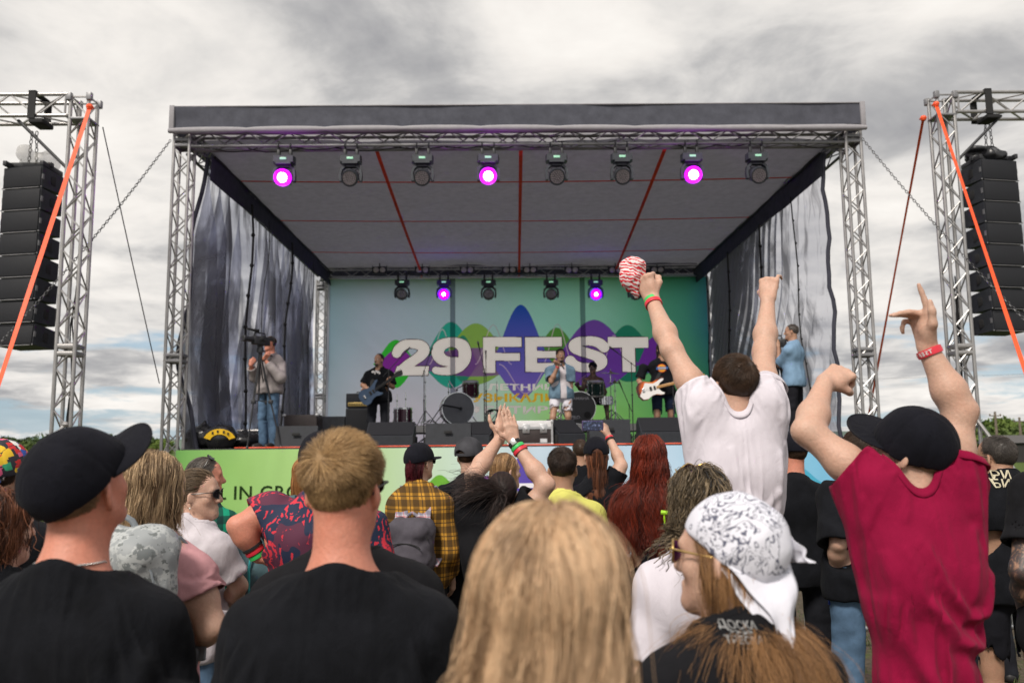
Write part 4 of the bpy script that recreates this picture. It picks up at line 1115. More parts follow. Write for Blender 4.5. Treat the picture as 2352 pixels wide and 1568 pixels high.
def stay(a, b, label, chain=True, sag=.1):
    m = MB()
    if chain: chain_mb(m, a, b, .060, .0055, sag)
    else: m.tube([Vector(a)+(Vector(b)-Vector(a))*t/12-Vector((0, 0, sag*4*t/12*(1-t/12))) for t in range(13)], .009, 6)
    tag(m.build('stay_chain' if chain else 'stay_rope', pm('dark chain', (.08, .08, .085), .45, .7)), label, 'chain' if chain else 'rope', 'stays between stage and speaker towers')
stay(at(392, 322, 12.6), at(-60, 850, 10.3), 'slack chain from the left stage corner passing behind the left tower', sag=.12)
stay(at(1980, 318, 12.6), at(2420, 800, 10.6), 'slack chain from the right stage corner passing the right tower', sag=.1)
stay(at(236, 292, 11.3), at(366, 880, 13.2), 'thin twisted rope from the left tower top to the stage tower foot', chain=False, sag=.02)
stay(at(1500, 872, 60), at(2420, 856, 60), 'thin overhead wire crossing the sky low on the right', chain=False, sag=.2)

# ------------------------------------------------------------------ gear on the stage
def wedge(px0, px1, pyt, Y, label, back=True, d=.55, rz=0.0):
    """Floor monitor: slanted grille towards the band, plain back towards the crowd."""
    a, b = at(px0, pyt, Y), at(px1, pyt, Y); w = b.x-a.x; h = a.z-DZ
    r = empty('floor_monitor', ((a.x+b.x)/2, Y, DZ), rz, label, 'monitor speaker', 'black floor monitors along the stage')
    P = [(0, 0), (d, 0), (d, h*.25), (d*.55, h), (.06, h)] if back else [(0, 0), (d, 0), (d*.9, h*.8), (d*.62, h), (0, h*.42)]
    m = MB(); V = [(-w/2+.012, y, z) for y, z in P]+[(w/2-.012, y, z) for y, z in P]; k = len(P)
    m.add(V, [tuple(range(k)), tuple(range(k, 2*k))[::-1]]+[(i, k+i, k+(i+1) % k, (i+1) % k) for i in range(k)])
    m.build('cabinet', CABIN, r, smooth=False)
    m = MB(); i0, i1 = (2, 3) if back else (3, 4)
    (ya, za), (yb, zb) = P[i0], P[i1]; dy, dz = yb-ya, zb-za; L_ = math.hypot(dy, dz); ny, nz = (dz/L_, -dy/L_)
    if nz < 0: ny, nz = -ny, -nz
    q = lambda x, t, o: (x, ya+dy*t+ny*o, za+dz*t+nz*o)
    m.add([q(-w/2+.03, .06, .012), q(w/2-.03, .06, .012), q(w/2-.03, .94, .012), q(-w/2+.03, .94, .012), q(-w/2+.03, .06, -.004), q(w/2-.03, .06, -.004), q(w/2-.03, .94, -.004), q(-w/2+.03, .94, -.004)],
          [(0, 1, 2, 3), (7, 6, 5, 4), (0, 4, 5, 1), (1, 5, 6, 2), (2, 6, 7, 3), (3, 7, 4, 0)])
    m.build('grille', GRILLE, r, smooth=False)
    for s in (-1, 1):
        m = MB(); m.box((s*w/2-.012, .06, .0), (s*w/2+.012, d*.5, h*.42), c=.006) if back else m.box((s*w/2-.012, .02, .0), (s*w/2+.012, d*.95, h*.40), c=.006); m.build('side_cheek', RUBBER, r)
    m = MB()
    m.box((-.06, -.012, h*.55), (.06, .002, h*.68), c=.004) if back else m.box((-.05, d-.01, h*.2), (.05, d+.012, h*.3), c=.004)
    m.build('handle', RUBBER, r)
wedge(630, 730, 978, 12.85, 'black floor monitor beside the jeans of the grey-sweater cameraman')
wedge(838, 950, 968, 13.5, 'black slant-faced floor monitor in front of the guitarist', back=False)
wedge(975, 1083, 972, 12.95, 'square-backed black floor monitor between guitarist and clapping hands')
wedge(1040, 1130, 967, 14.2, 'black floor monitor tucked behind the square-backed one', back=False, rz=R(-25))
wedge(1275, 1352, 962, 13.3, 'black floor monitor at the feet of the singer', back=False, rz=R(30))
wedge(1352, 1450, 963, 13.6, 'black floor monitor behind the raised phone')
wedge(1470, 1578, 957, 13.2, 'black floor monitor in front of the bass player', back=False)
wedge(735, 792, 956, 16.0, 'low black speaker box left of the amplifier stack')
CASEB = pm('case laminate', (.035, .025, .024), .5, var=.3, vs=10, bump=.3, bs=90)
CASEA = pm('case aluminium', (.62, .62, .63), .35, .85, var=.1)
CASEW = pm('case white', (.72, .71, .72), .45, var=.06)
def flight_case():
    a, b = at(1168, 966, 13.2), at(1268, 966, 13.2); w = b.x-a.x; h = a.z-DZ
    r = empty('flight_case', ((a.x+b.x)/2, 13.2, DZ), 0, 'low flight case with pale lid and metal edges at the stage lip', 'flight case')
    m = MB(); m.box((-w/2, 0, .01), (w/2, .5, h*.68), c=.004); m.build('body', CASEB, r)
    m = MB(); m.box((-w/2-.003, -.003, h*.72), (w/2+.003, .503, h), c=.006); m.build('lid', CASEW, r)
    m = MB()
    for z in (.012, h*.69): m.box((-w/2-.008, -.012, z-.012), (w/2+.008, -.001, z+.028))
    for x in (-w/2, w/2): m.box((x-.02, -.014, .0), (x+.012, -.002, h)); m.box((x-.02, -.02, h-.05), (x+.02, .03, h+.012), c=.008); m.box((x-.02, -.02, -.0), (x+.02, .03, .04), c=.008)
    m.build('edge_profile', CASEA, r)
    for x in (w*.30, -w*.1):
        m = MB(); m.box((x-.055, -.02, h*.5), (x+.055, -.012, h*.86), c=.004); m.box((x-.03, -.03, h*.6), (x+.03, -.02, h*.76), c=.004); m.ball((x, -.03, h*.66), .014, 8); m.build('latch', CASEA, r)
    x, z = w*.30, h*.2; m = MB(); m.box((x-.055, -.006, z-.03), (x+.055, -.0045, z+.03)); m.build('sticker', pm('pale sticker', (.6, .6, .62), .5), r)
flight_case()
def small_case():
    p = at(690, 952, 15.2); r = empty('equipment_case', (p.x, 15.2, DZ), 0, 'black equipment case with metal corners behind the cameraman in jeans', 'flight case')
    m = MB(); h = p.z-DZ; m.box((-.3, 0, .0), (.3, .5, h), c=.006); m.build('body', CASEB, r)
    m = MB()
    for x in (-.3, .3):
        for z in (0.02, h): m.box((x-.03, -.01, z-.03), (x+.03, .04, z+.012), c=.006)
    m.box((-.3, -.008, h*.6), (.3, -.002, h*.66)); m.build('edge_profile', CASEA, r)
small_case()
RY, RZ = 16.6, DZ+.42
def amp_stack():
    p = at(822, 968, 16.0); r = empty('amplifier_stack', (p.x, 16.0, DZ), 0, 'guitar amplifier head with gold panel on a black speaker cabinet', 'amplifier')
    hz = at(822, 936, 16).z-DZ; tz = at(822, 903, 16).z-DZ; w = .36
    m = MB(); m.box((-.24, 0, 0.01), (.24, .36, hz-.01), c=.012); m.build('speaker_cabinet', CABIN, r)
    m = MB(); m.box((-.215, -.012, .03), (.215, -.001, hz-.04), c=.004); m.build('grille', GRILLE, r)
    hd = empty('amplifier_head', (0, 0, hz)); hd.parent = r
    m = MB(); m.box((-.24, .02, 0), (.24, .3, tz-hz), c=.012); m.build('case', CABIN, hd)
    m = MB(); m.box((-.2, .008, .03), (.2, .019, .105), c=.003); m.build('panel', pm('gold panel', (.62, .45, .16), .35, .6), hd)
    m = MB()
    for i in range(8): m.lathe([(.012, 0), (.011, .014), (.001, .015)], 10, T(-.165+.047*i, .008, .067) @ rotm('X', PI/2))
    m.build('knob', RUBBER, hd)
    m = MB(); m.tube([(-.06, .15, tz-hz), (-.05, .15, tz-hz+.03), (.05, .15, tz-hz+.03), (.06, .15, tz-hz)], .01, 8); m.build('handle', RUBBER, hd)
    m = MB(); m.box((.12, .012, .150), (.19, .018, .172), c=.002); m.build('badge', CASEW, hd)
amp_stack()
CHROME = pm('chrome hardware', (.65, .65, .66), .18, 1.0, var=.08)
BRASS = pm('cymbal bronze', (.42, .36, .08), .35, .9, var=.2, vs=20)
def drum(name, parent, c, rad, dep, M, shell, head_front, head_back, lugs=8):
    """Cylinder drum with its axis along local z of M."""
    e = empty(name, (0, 0, 0)); e.parent = parent; e.matrix_local = T(c) @ M
    m = MB(); m.lathe([(rad, -dep/2), (rad*1.004, 0), (rad, dep/2)], 36, cap=False); m.build('shell', shell, e)
    m = MB(); m.lathe([(.001, dep/2+.004), (rad*.97, dep/2+.004), (rad, dep/2-.005)], 36, cap=False); m.build('batter_head', head_front, e)
    m = MB(); m.lathe([(.001, -dep/2-.004), (rad*.97, -dep/2-.004), (rad, -dep/2+.005)], 36, cap=False); m.build('resonant_head', head_back, e)
    for z in (-dep/2, dep/2):
        m = MB(); m.lathe([(rad*1.0, z-.018), (rad*1.04, z-.018), (rad*1.04, z+.018), (rad*1.0, z+.018)], 36, cap=False); m.build('hoop', CHROME, e)
    m = MB()
    for i in range(lugs):
        a = 2*PI*i/lugs; x, y = rad*1.03*math.cos(a), rad*1.03*math.sin(a)
        m.tube([(x, y, -dep/2), (x, y, dep/2)], .006, 5); m.ball((x, y, -dep*.28), (.016, .016, .028), 8); m.ball((x, y, dep*.28), (.016, .016, .028), 8)
    m.build('lugs', CHROME, e)
    return e
def stand_legs(m, c, h, spread=.28, r=.009, n=3, a0=.3):
    for i in range(n):
        a = a0+2*PI*i/n; m.tube([(c[0], c[1], c[2]+h), (c[0]+spread*math.cos(a), c[1]+spread*math.sin(a), c[2]+.01)], r, 6)
def cymbal(parent, x, y, z, rad, tilt=0.15):
    e = empty('cymbal', (x, y, z)); e.parent = parent; e.rotation_euler = (tilt, tilt*.4, 0)
    m = MB(); m.lathe([(rad, -.012), (rad*.5, .004), (rad*.2, .012), (rad*.12, .034), (.008, .04), (.008, .036), (rad*.12, .030), (rad*.2, .008), (rad*.5, 0), (rad, -.014)], 32, cap=False); m.build('plate', BRASS, e)
    m = MB(); m.tube([(0, 0, -.03), (0, 0, .07)], .008, 8); m.ball((0, 0, .07), .014, 8); m.build('wing_nut', CHROME, e)
def cstand(parent, x, y, z0, z1, name='cymbal_stand'):
    m = MB(); m.tube([(x, y, z0+.12), (x, y, z0+(z1-z0)*.55)], .014, 8); m.tube([(x, y, z0+(z1-z0)*.5), (x, y, z1)], .009, 8)
    for zz in (.28, .55, .8): m.ball((x, y, z0+(z1-z0)*zz), .022, 8)
    stand_legs(m, (x, y, z0), (z1-z0)*.3, .30, .009)
    for i in range(3):
        a = .3+2*PI*i/3; m.tube([(x, y, z0+.14), (x+.2*math.cos(a), y+.2*math.sin(a), z0+.10)], .006, 5); m.ball((x+.3*math.cos(a), y+.3*math.sin(a), z0+.012), .018, 6)
    return m.build(name, CHROME, parent)
def purple_kit():
    Y = 17.6; c = at(1049, 938, Y); r = empty('drum_kit', (c.x, Y, RZ), 0, 'purple drum kit standing unplayed on the riser below the figure 9', 'drum kit')
    sh = pm('purple lacquer', (.055, .008, .028), .2, .2, var=.3, vs=6, spec=.7); hg = pm('grey drum head', (.13, .14, .16), .5, var=.15); hw = pm('white drum head', (.6, .6, .6), .5)
    dy = lambda px, py, yy=Y: at(px, py, yy)-Vector((c.x, Y, RZ))
    rad = .335
    drum('bass_drum', r, (0, .0, rad+.03), rad, .42, rotm('X', PI/2) @ rotm('Y', R(12)), sh, hg, hg, 10)
    p = dy(1081, 893); drum('tom', r, p, .165, .30, rotm('X', R(14)), sh, hw, hw, 6)
    p = dy(927, 955); drum('floor_tom', r, (p.x, p.y-.1, max(p.z, .2)), .19, .30, Matrix(), sh, hw, hw, 6)
    m = MB(); m.tube([(0, 0, 2*rad+.03), (.0, 0, 2*rad+.14), (.16, 0, 2*rad+.2)], .014, 8); m.tube([(0, 0, 2*rad+.05), (-.17, 0, 2*rad+.30)], .012, 8); m.ball((0, 0, 2*rad+.1), .03, 8); m.build('tom_mount', CHROME, r)
    for px, zz in ((977, 852), (1141, 875), (912, 905), (932, 900), (1030, 880)):
        p = dy(px, zz, Y+.5 if px > 960 else Y+.3); cstand(r, p.x, p.y, 0, p.z)
    m = MB(); p = dy(1046, 945); m.tube([(-.25, -.7, .42), (0, -.52, .38), (.1, -.32, .36)], .02, 8); m.ball((.1, -.32, .36), .04, 8); m.tube([(-.25, -.7, .42), (-.5, -.75, .05)], .011, 6); stand_legs(m, (-.5, -.75, 0), .12, .22, .008)
    m.build('bass_microphone', BLACKM, r)
    m = MB()
    for s in (-1, 1): m.tube([(s*rad*.9, -.1, .25), (s*(rad+.16), -.28, 0)], .010, 6)
    m.build('spur', CHROME, r)
    m = MB(); 
    for k in range(6): m.tube([(.75+.16*math.cos(a)+.02*k, -.1+.04*k, .18+.17*math.sin(a)) for a in [2*PI*i/16 for i in range(16)]], .008, 5, closed=True)
    m.build('cable_coil', RUBBER, r)
purple_kit()
def green_kit():
    Y = 17.4; c = at(1340, 935, Y); r = empty('drum_kit', (c.x, Y, RZ), 0, 'dark green drum kit played by the bare-chested drummer', 'drum kit')
    sh = pm('dark green lacquer', (.008, .035, .032), .2, .2, var=.3, vs=6, spec=.7); hb = pm('dark drum head', (.035, .035, .04), .45, var=.15); hw = pm('white drum head', (.6, .6, .6), .5)
    dy = lambda px, py, yy=Y: at(px, py, yy)-Vector((c.x, Y, RZ))
    rad = .33; b = drum('bass_drum', r, (-.1, 0, rad+.02), rad, .42, rotm('X', PI/2), sh, hb, hb, 10)
    for tx, sz, z in (('YAMAHA', .085, .19), ('PRO', .085, -.20)):
        m = text_mb(tx, sz, .002, .0015, 1.15, M=T(-.1+(.0 if z > 0 else -.09), -.235, rad+.02+z) @ rotm('X', PI/2)); m.build('lettering', pm('grey drum lettering', (.42, .42, .45), .5, var=0), r)
    m = MB(); m.lathe([(.07, .0), (.07, .012), (.001, .012)], 20, T(.06, -.226, .2) @ rotm('X', PI/2)); m.build('port_ring', RUBBER, r)
    p = dy(1366, 893); drum('tom', r, (p.x, -.15, p.z), .165, .28, rotm('X', R(12)), sh, hw, hw, 6)
    p = dy(1385, 925); drum('snare_drum', r, (p.x+.05, .1, p.z+.05), .17, .14, Matrix(), CHROME, hw, hw, 8)
    for px, py, rad_ in ((1402, 856, .21), (1412, 878, .17), (1288, 872, .17)):
        p = dy(px, py, Y+.2); cstand(r, p.x, p.y, 0, p.z); cymbal(r, p.x, p.y, p.z, rad_, .12)
    m = MB(); m.lathe([(.001, .5), (.15, .5), (.16, .47), (.15, .44), (.001, .44)], 20, T(.18, .62, 0)); m.tube([(.18, .62, 0.1), (.18, .62, .44)], .015, 8); stand_legs(m, (.18, .62, 0), .2, .24, .01); m.build('throne', RUBBER, r)
    m = MB(); m.tube([(-.1, -.45, .12), (-.35, -.6, .08)], .014, 6); m.tube([(-.45, -.5, .25), (-.75, -.55, .02)], .012, 6); m.tube([(-.75, -.5, .25), (-.45, -.55, .02)], .012, 6); m.build('pedal', CHROME, r)
    return c
GKC = green_kit()
def mic_stand(px, pyt, Y, base, label, boom=None, mic=True, z0=None):
    p = at(px, pyt, Y); z = DZ if z0 is None else z0; h = p.z-z
    r = empty('microphone_stand', (p.x, Y, z), 0, label, 'microphone stand', 'microphone stands on the stage')
    m = MB(); m.tube([(0, 0, .05), (0, 0, h*.62)], .011, 8); m.tube([(0, 0, h*.6), (0, 0, h)], .0075, 8); m.ball((0, 0, h*.61), .02, 8); stand_legs(m, (0, 0, 0), .16, .30, .009)
    m.build('pole', BLACKM, r)
    tip = Vector((0, 0, h))
    if boom:
        q = at(*boom, Y-.05)-Vector((p.x, Y, z)); m = MB(); d = (q-tip); m.tube([tip-d*.35, q], .007, 8); m.ball(tip, .018, 8); m.build('boom_arm', BLACKM, r); tip = q
        dr = d.normalized()
    else: dr = Vector((0, -.5, .6)).normalized()
    if mic:
        M = aim(tip, tip+dr); m = MB(); m.lathe([(.010, -.06), (.013, .06), (.018, .10)], 10, M); m.build('microphone', BLACKM, r)
        m = MB(); m.ball((0, 0, .12), (.022, .022, .026), 10, M); m.build('microphone_grille', pm('microphone mesh', (.2, .2, .21), .5, .7, bump=.4, bs=900), r)
mic_stand(893, 850, 15.1, 0, 'boom microphone stand rising in front of the guitarist', boom=(930, 810))
mic_stand(974, 852, 16.2, 0, 'black straight stand beside the tail of the figure 2', boom=(988, 812))
mic_stand(1112, 848, 16.0, 0, 'tall black boom stand just left of the letter F', boom=(1101, 800))
mic_stand(1450, 834, 15.3, 0, 'boom stand slanting up left in front of the letter T', boom=(1413, 806))
mic_stand(1116, 818, 16.4, 0, 'thin dark microphone stand in front of the stem of F')
mic_stand(1445, 930, 16.2, 0, 'short slanted stand on the lime green part of the banner', boom=(1427, 888))
mic_stand(1545, 870, 14.2, 0, 'microphone stand hiding the right side of the bass player')
def bin_bag(px, py, Y, w, h, seed, label):
    p = at(px, py, Y); r = empty('rubbish_bag', (p.x, Y, DZ), 0, label, 'bag', 'black rubbish bags in the left stage corner')
    rg = random.Random(seed); sh = Shape(); sh.ell((0, 0, h*.4), (w*.5, w*.4, h*.42), k=.08)
    for k in range(6): sh.ell((rg.uniform(-w*.3, w*.3), rg.uniform(-w*.2, w*.2), rg.uniform(h*.2, h*.6)), (w*.22, w*.2, h*.25), k=.06)
    sh.cap((0, 0, h*.75), (w*.06, 0, h*1.0), w*.12, w*.05, .08); sh.cut_plane((0, 0, .005), (0, 0, -1))
    D, lo, hh = sh.field(.016); displace(D, lo, hh, lambda x, y, z: .02*vnoise(x*14+seed, y*14, z*7)+.012*np.abs(vnoise(x*26, y*26, z*12+seed))); V, F = surface(D, lo, hh)
    mesh_obj('sack', V, F, pm('black bin liner', (.012, .012, .014), .28, var=.2, spec=.6), r); 
    m = MB(); m.tube([(w*.03+w*.09*math.cos(a), w*.09*math.sin(a), h*.86) for a in [2*PI*i/10 for i in range(10)]], .008, 6, closed=True); m.build('tie', pm('yellow tape', (.75, .5, .02), .5), r)
bin_bag(466, 1000, 13.2, .55, .42, 1, 'shiny black rubbish bag nearest the left stage tower')
bin_bag(560, 1000, 13.5, .5, .30, 4, 'black bag lying behind the yellow hazard cover')
def hazard_bag():
    p = at(506, 1000, 13.0); r = empty('equipment_bag', (p.x, 13.0, DZ), R(10), 'black bag with a curved yellow warning panel between the rubbish bags', 'bag')
    sh = Shape(); sh.ell((0, 0, .16), (.24, .2, .2), k=.05).ell((.05, 0, .22), (.2, .17, .15), k=.05); sh.cut_plane((0, 0, .005), (0, 0, -1)); D, lo, h = sh.field(.014); displace(D, lo, h, lambda x, y, z: .012*vnoise(x*18, y*18, z*12)); V, F = surface(D, lo, h)
    mesh_obj('sack', V, F, pm('black bin liner', (.012, .012, .014)), r)
    m = MB(); n = 14; V = []
    for i in range(n+1):
        a = PI*.12+PI*.76*i/n
        for q in (.13, .215): V.append((.02+q*1.15*math.cos(a), -.215+.03*math.cos(a)**2, .09+q*math.sin(a)))
    m.add(V, [(2*i, 2*i+1, 2*i+3, 2*i+2) for i in range(n)]); m.add([(v[0], v[1]+.012, v[2]) for v in V], [(2*i, 2*i+2, 2*i+3, 2*i+1) for i in range(n)])
    m.build('warning_panel', pm('yellow vinyl', (.85, .52, .02), .45), r)
    m = MB()
    for a in (.9, 1.25, 1.7, 2.1): m.box((-.012, -.004, -.02), (.012, .0, .02), T(.02+.175*1.15*math.cos(a), -.222+.03*math.cos(a)**2, .09+.175*math.sin(a)))
    m.build('warning_marks', RUBBER, r)
hazard_bag()
def stage_cable():
    m = MB(); pts = []
    for i in range(70):
        x = -4.4+i*.115; pts.append((XC+x, YF+.12+.05*math.sin(i*.7)+.03*math.sin(i*1.9), DZ+.012))
    m.tube(pts, .012, 6); tag(m.build('stage_cable', pm('orange cable', (.75, .09, .03), .5)), 'orange cable lying along the front lip of the stage', 'cable')
stage_cable()
def truss_base_stack():
    p = at(600, 1000, 13.9); r = empty('truss_offcut', (p.x-.1, 14.0, DZ), 0, 'short aluminium truss piece lying behind the camera tripod', 'truss piece')
    truss_parts(r, (-.3, 0, .18), (.75, 0, .18), .28, ALU)
truss_base_stack()
# ------------------------------------------------------------------ people
SK = {'fair': skin('fair skin', (.56, .36, .27)), 'pink': skin('sunburnt skin', (.60, .255, .175), .6), 'tan': skin('tanned skin', (.40, .235, .155)), 'ink': None}
def _inked():
    g = G('tattooed skin'); n = g.noise(11, 6, .7, dist=1.2); n2 = g.noise(30, 3, .6)
    g.base(g.ramp(n, [(.40, (.34, .19, .125)), (.47, (.20, .11, .075)), (.52, (.045, .04, .042)), (.60, (.10, .055, .05)), (.68, (.30, .16, .11))])); g.set(Roughness=.5)
    return g.m
SK['ink'] = _inked()
def strands(P, rad, tone, taper=.35, sides=3, seed=0):
    """P (n,k,3) polylines to one mesh of thin tapering tubes."""
    n, k, _ = P.shape; rg = np.random.default_rng(seed)
    Tn = np.gradient(P, axis=1); Tn /= np.linalg.norm(Tn, axis=2, keepdims=True)+1e-9
    ref = rg.normal(size=(n, 1, 3)); u = np.cross(Tn, ref); u /= np.linalg.norm(u, axis=2, keepdims=True)+1e-9; v = np.cross(Tn, u)
    s = np.linspace(0, 1, k)[None, :, None]; rr = np.asarray(rad).reshape(-1, 1, 1)*(1-(1-taper)*s**1.5)
    V = np.stack([P+rr*(u*math.cos(a)+v*math.sin(a)) for a in [2*PI*j/sides for j in range(sides)]], 2)   # n,k,sides,3
    base = (np.arange(n)*k*sides)[:, None, None]+(np.arange(k-1)*sides)[None, :, None]; j = np.arange(sides)[None, None, :]; j2 = (j+1) % sides
    F = np.stack([base+j, base+j2, base+sides+j2, base+sides+j], 3).reshape(-1, 4)
    return V.reshape(-1, 3), F, np.repeat(tone, k*sides)
def joinm(parts):
    V = []; F = []; Tn = []; o = 0
    for v, f, t in parts:
        V.append(v); F.append(f+o); Tn.append(np.broadcast_to(t, (len(v),)) if np.ndim(t) else np.full(len(v), t)); o += len(v)
    return np.concatenate(V), np.concatenate(F), np.concatenate(Tn)
HC, HR = np.array([0, -.018, .030]), np.array([.0745, .098, .090])      # the skull in the head's own frame
def hairline(y, low=0.0):
    return np.interp(y, [-.13, -.07, -.046, -.030, .02, .045, .07, .10], [-.085-low, -.080-low, -.070-low, .012, .022, .05, .072, .085])
class Person:
    def __init__(s, label, px, py, Y, yaw=0, w=1.0, z0=0.0, over=.02, sex='m', sk='fair', head=(0, 0, 0), hs=None, group='people in the crowd', H=None, lean=(0, 0), hshift=(0, 0, 0), drop=0.0, up=0.0):
        p = at(px, py, Y); z0 += drop; s.up = up; s.px0 = px; s.Y = Y; s.sex = sex; s.w = w*(1 if sex == 'm' else .88); s.skm = SK[sk]; s.z0 = z0
        s.H = H or (p.z-z0-over-hshift[2]); s.k = s.H/1.76; s.yaw = yaw
        s.root = empty('person', (p.x, Y, z0), yaw, label, 'person', group)
        s.root_inv = (T(p.x, Y, z0) @ rotm('Z', yaw)).inverted()
        s.hs = hs or (1.0 if sex == 'm' else .95)
        hy, hp, hr = head
        s.hc = Vector((lean[0], .012+lean[1], s.H-.119*s.hs))+Vector(hshift)
        s.Hm = T(s.hc) @ rotm('Z', hy) @ rotm('X', hp) @ rotm('Y', hr) @ Matrix.Scale(s.hs, 4)
        s.Hrot = (rotm('Z', hy) @ rotm('X', hp) @ rotm('Y', hr))
        s.lean = lean; k, w = s.k, s.w
        s.sh = {}; s.el = {}; s.wr = {}; s.hd = {}
        for sd in (-1, 1):
            s.sh[sd] = Vector((sd*.166*w+lean[0]*.8, lean[1]*.8, 1.352*k+up)); s.el[sd] = s.sh[sd]+Vector((sd*.055, -.02, -.285*k)); s.wr[sd] = s.el[sd]+Vector((-sd*.02, .075, -.245*k))
            s.hd[sd] = (Vector((0, .15, -1)), Vector((-sd, 0, 0)), 'relax')
        s.hip = {sd: Vector((sd*.09*w, 0, .92*k)) for sd in (-1, 1)}; s.kn = {sd: Vector((sd*.105*w, .02, .50*k)) for sd in (-1, 1)}; s.an = {sd: Vector((sd*.12*w, -.02, .085*k)) for sd in (-1, 1)}
        for sd in (-1, 1): s.kn[sd].z -= drop*.5; s.an[sd].z -= drop
        s.armk = 1.0; s.foot = {-1: .15, 1: -.15}
    def loc(s, px, py, dy=0.0): return s.root_inv @ at(px, py, s.Y+dy)
    def arm(s, sd, sh=None, el=None, wr=None, hand=None):
        if sh: s.sh[sd] = s.loc(*sh)
        if el: s.el[sd] = s.loc(*el)
        if wr: s.wr[sd] = s.loc(*wr)
        if hand: d, n, pose = hand; s.hd[sd] = (Vector(d).normalized(), Vector(n).normalized(), pose)
    def torso(s, sh, i=0.0, k=.045, z=1.0):
        w, q = s.w, s.k; lx, ly = s.lean
        f = s.sex == 'f'
        sh.ell((lx*.6, .004+ly*.6, 1.27*q), ((.158 if not f else .150)*w+i, .108+i, .19*q+i), k=k)
        sh.cap((-.118*w+lx*.8, ly*.8-.004, 1.362*q+s.up), (.118*w+lx*.8, ly*.8-.004, 1.362*q+s.up), .052+i*.9, .052+i*.9, k)
        for sd in (-1, 1): sh.cap((lx*.9, -.012+ly*.9, 1.468*q+s.up*.12), (sd*.12*w+lx*.8, -.006+ly*.8, 1.378*q+s.up), .046+i*.8, .040+i*.8, k)
        sh.cap((lx*.9, -.030+ly*.9, 1.445*q+s.up*.12), (lx*.7, -.048+ly*.7, 1.34*q), .052+i*.7, .06+i*.8, .05)
        sh.ell((lx*.3, .01+ly*.3, 1.08*q), ((.140 if not f else .128)*w+i, .104+i, .17*q+i), k=k)
        sh.ell((0, 0, .945*q), ((.158 if not f else .178)*w+i, .120+i, .13*q+i), k=k)
        if s.up > .01:
            for sd in (-1, 1): sh.cap((sd*.05*w, -.014, 1.43*q), s.sh[sd]+Vector((0, -.01, .0)), .056+i, .052+i, .05); sh.cap((sd*.095*w, -.01, 1.27*q), s.sh[sd]+Vector((0, -.01, 0)), .062+i, .054+i, .05)
        if f: sh.ell((lx*.6, .085+ly*.6, 1.25*q), (.10*w+i, .05+i, .06*q+i), k=.05)
        for sd in (-1, 1): sh.ell((sd*.10*w+lx*.6, -.055+ly*.6, 1.32*q), (.075*w+i, .055+i, .10*q+i), k=.05)    # shoulder blades
    def headprims(s, sh, face=True):
        M = s.Hm; R3 = s.Hrot; a = s.hs
        P = lambda x, y, z: M @ Vector((x, y, z))
        def e(c, r, k=.02, cut=False, rot=None): (sh.cut_ell if cut else sh.ell)(P(*c), tuple(x*a for x in r), R3 if rot is None else R3 @ rot, k=k)
        e((0, -.018, .030), (.0695, .0935, .0855), .02); e((0, .028, .034), (.061, .061, .062), .03); e((0, .034, -.04), (.055, .054, .074), .03)
        for sd in (-1, 1):
            sh.cap(P(sd*.050, .0, -.052), P(sd*.012, .070, -.098), .019*a, .020*a, .03)
            e((sd*.041, .054, -.026), (.022, .024, .020), .025)
            e((sd*.0775, -.012, -.012), (.0085, .0205, .033), .010, rot=rotm('Z', sd*R(34)) @ rotm('X', R(-10)))
            e((sd*.084, -.002, -.010), (.0065, .010, .018), .006, True, rotm('Z', sd*R(34)))
            e((sd*.031, .099, .003), (.017, .016, .011), .016, True)
            e((sd*.011, .098, -.035), (.009, .011, .008), .008)
        e((0, .078, -.099), (.020, .018, .016), .02)
        sh.cap(P(0, .086, .012), P(0, .112, -.029), .0085*a, .0125*a, .012)
        sh.cap(P(-.040, .080, .022), P(.040, .080, .022), .011*a, .011*a, .02)
        sh.cap(P(-.017, .089, -.060), P(.017, .089, -.060), .0065*a, .0065*a, .008); sh.cap(P(-.014, .088, -.071), P(.014, .088, -.071), .007*a, .007*a, .008)
        nr = .057 if s.sex == 'm' else .046
        b = P(0, -.028, -.055)
        sh.cap((s.lean[0]*.9, -.018+s.lean[1]*.9, 1.40*s.k), b, nr*1.10, nr*.96, .03)
        sh.cap(P(0, .02, -.06), (s.lean[0]*.9, .015+s.lean[1]*.9, 1.42*s.k), nr*.75, nr*.75, .03)
    def armprims(s, sh, sd, i=0.0, upto=2.0, fr=1.0):
        S, E, W = s.sh[sd], s.el[sd], s.wr[sd]; r = s.armk*(1.0 if s.sex == 'm' else .84)
        sh.ell(S, (.056*r+i, .056*r+i, .056*r+i), k=.05)
        m = S.lerp(E, .45)
        sh.cap(S, m, .055*r+i, .051*r+i, .035); sh.cap(m, E, .051*r+i, .040*r+i, .03)
        if upto > 1:
            f = E.lerp(W, .32)
            o_ = (E*2-S-W); o_ = o_.normalized() if o_.length > .01 else Vector((0, -1, 0)); sh.ell(E+o_*.026*r, (.020*r+i,)*3, k=.02); sh.ell(W+(E-W).normalized()*.012+o_.cross(E-W).normalized()*.018*r, (.012*r+i,)*3, k=.014)
            sh.cap(E, f, .041*r+i, .044*r+i, .03); sh.cap(f, W, .044*r+i, .027*r+i, .03)
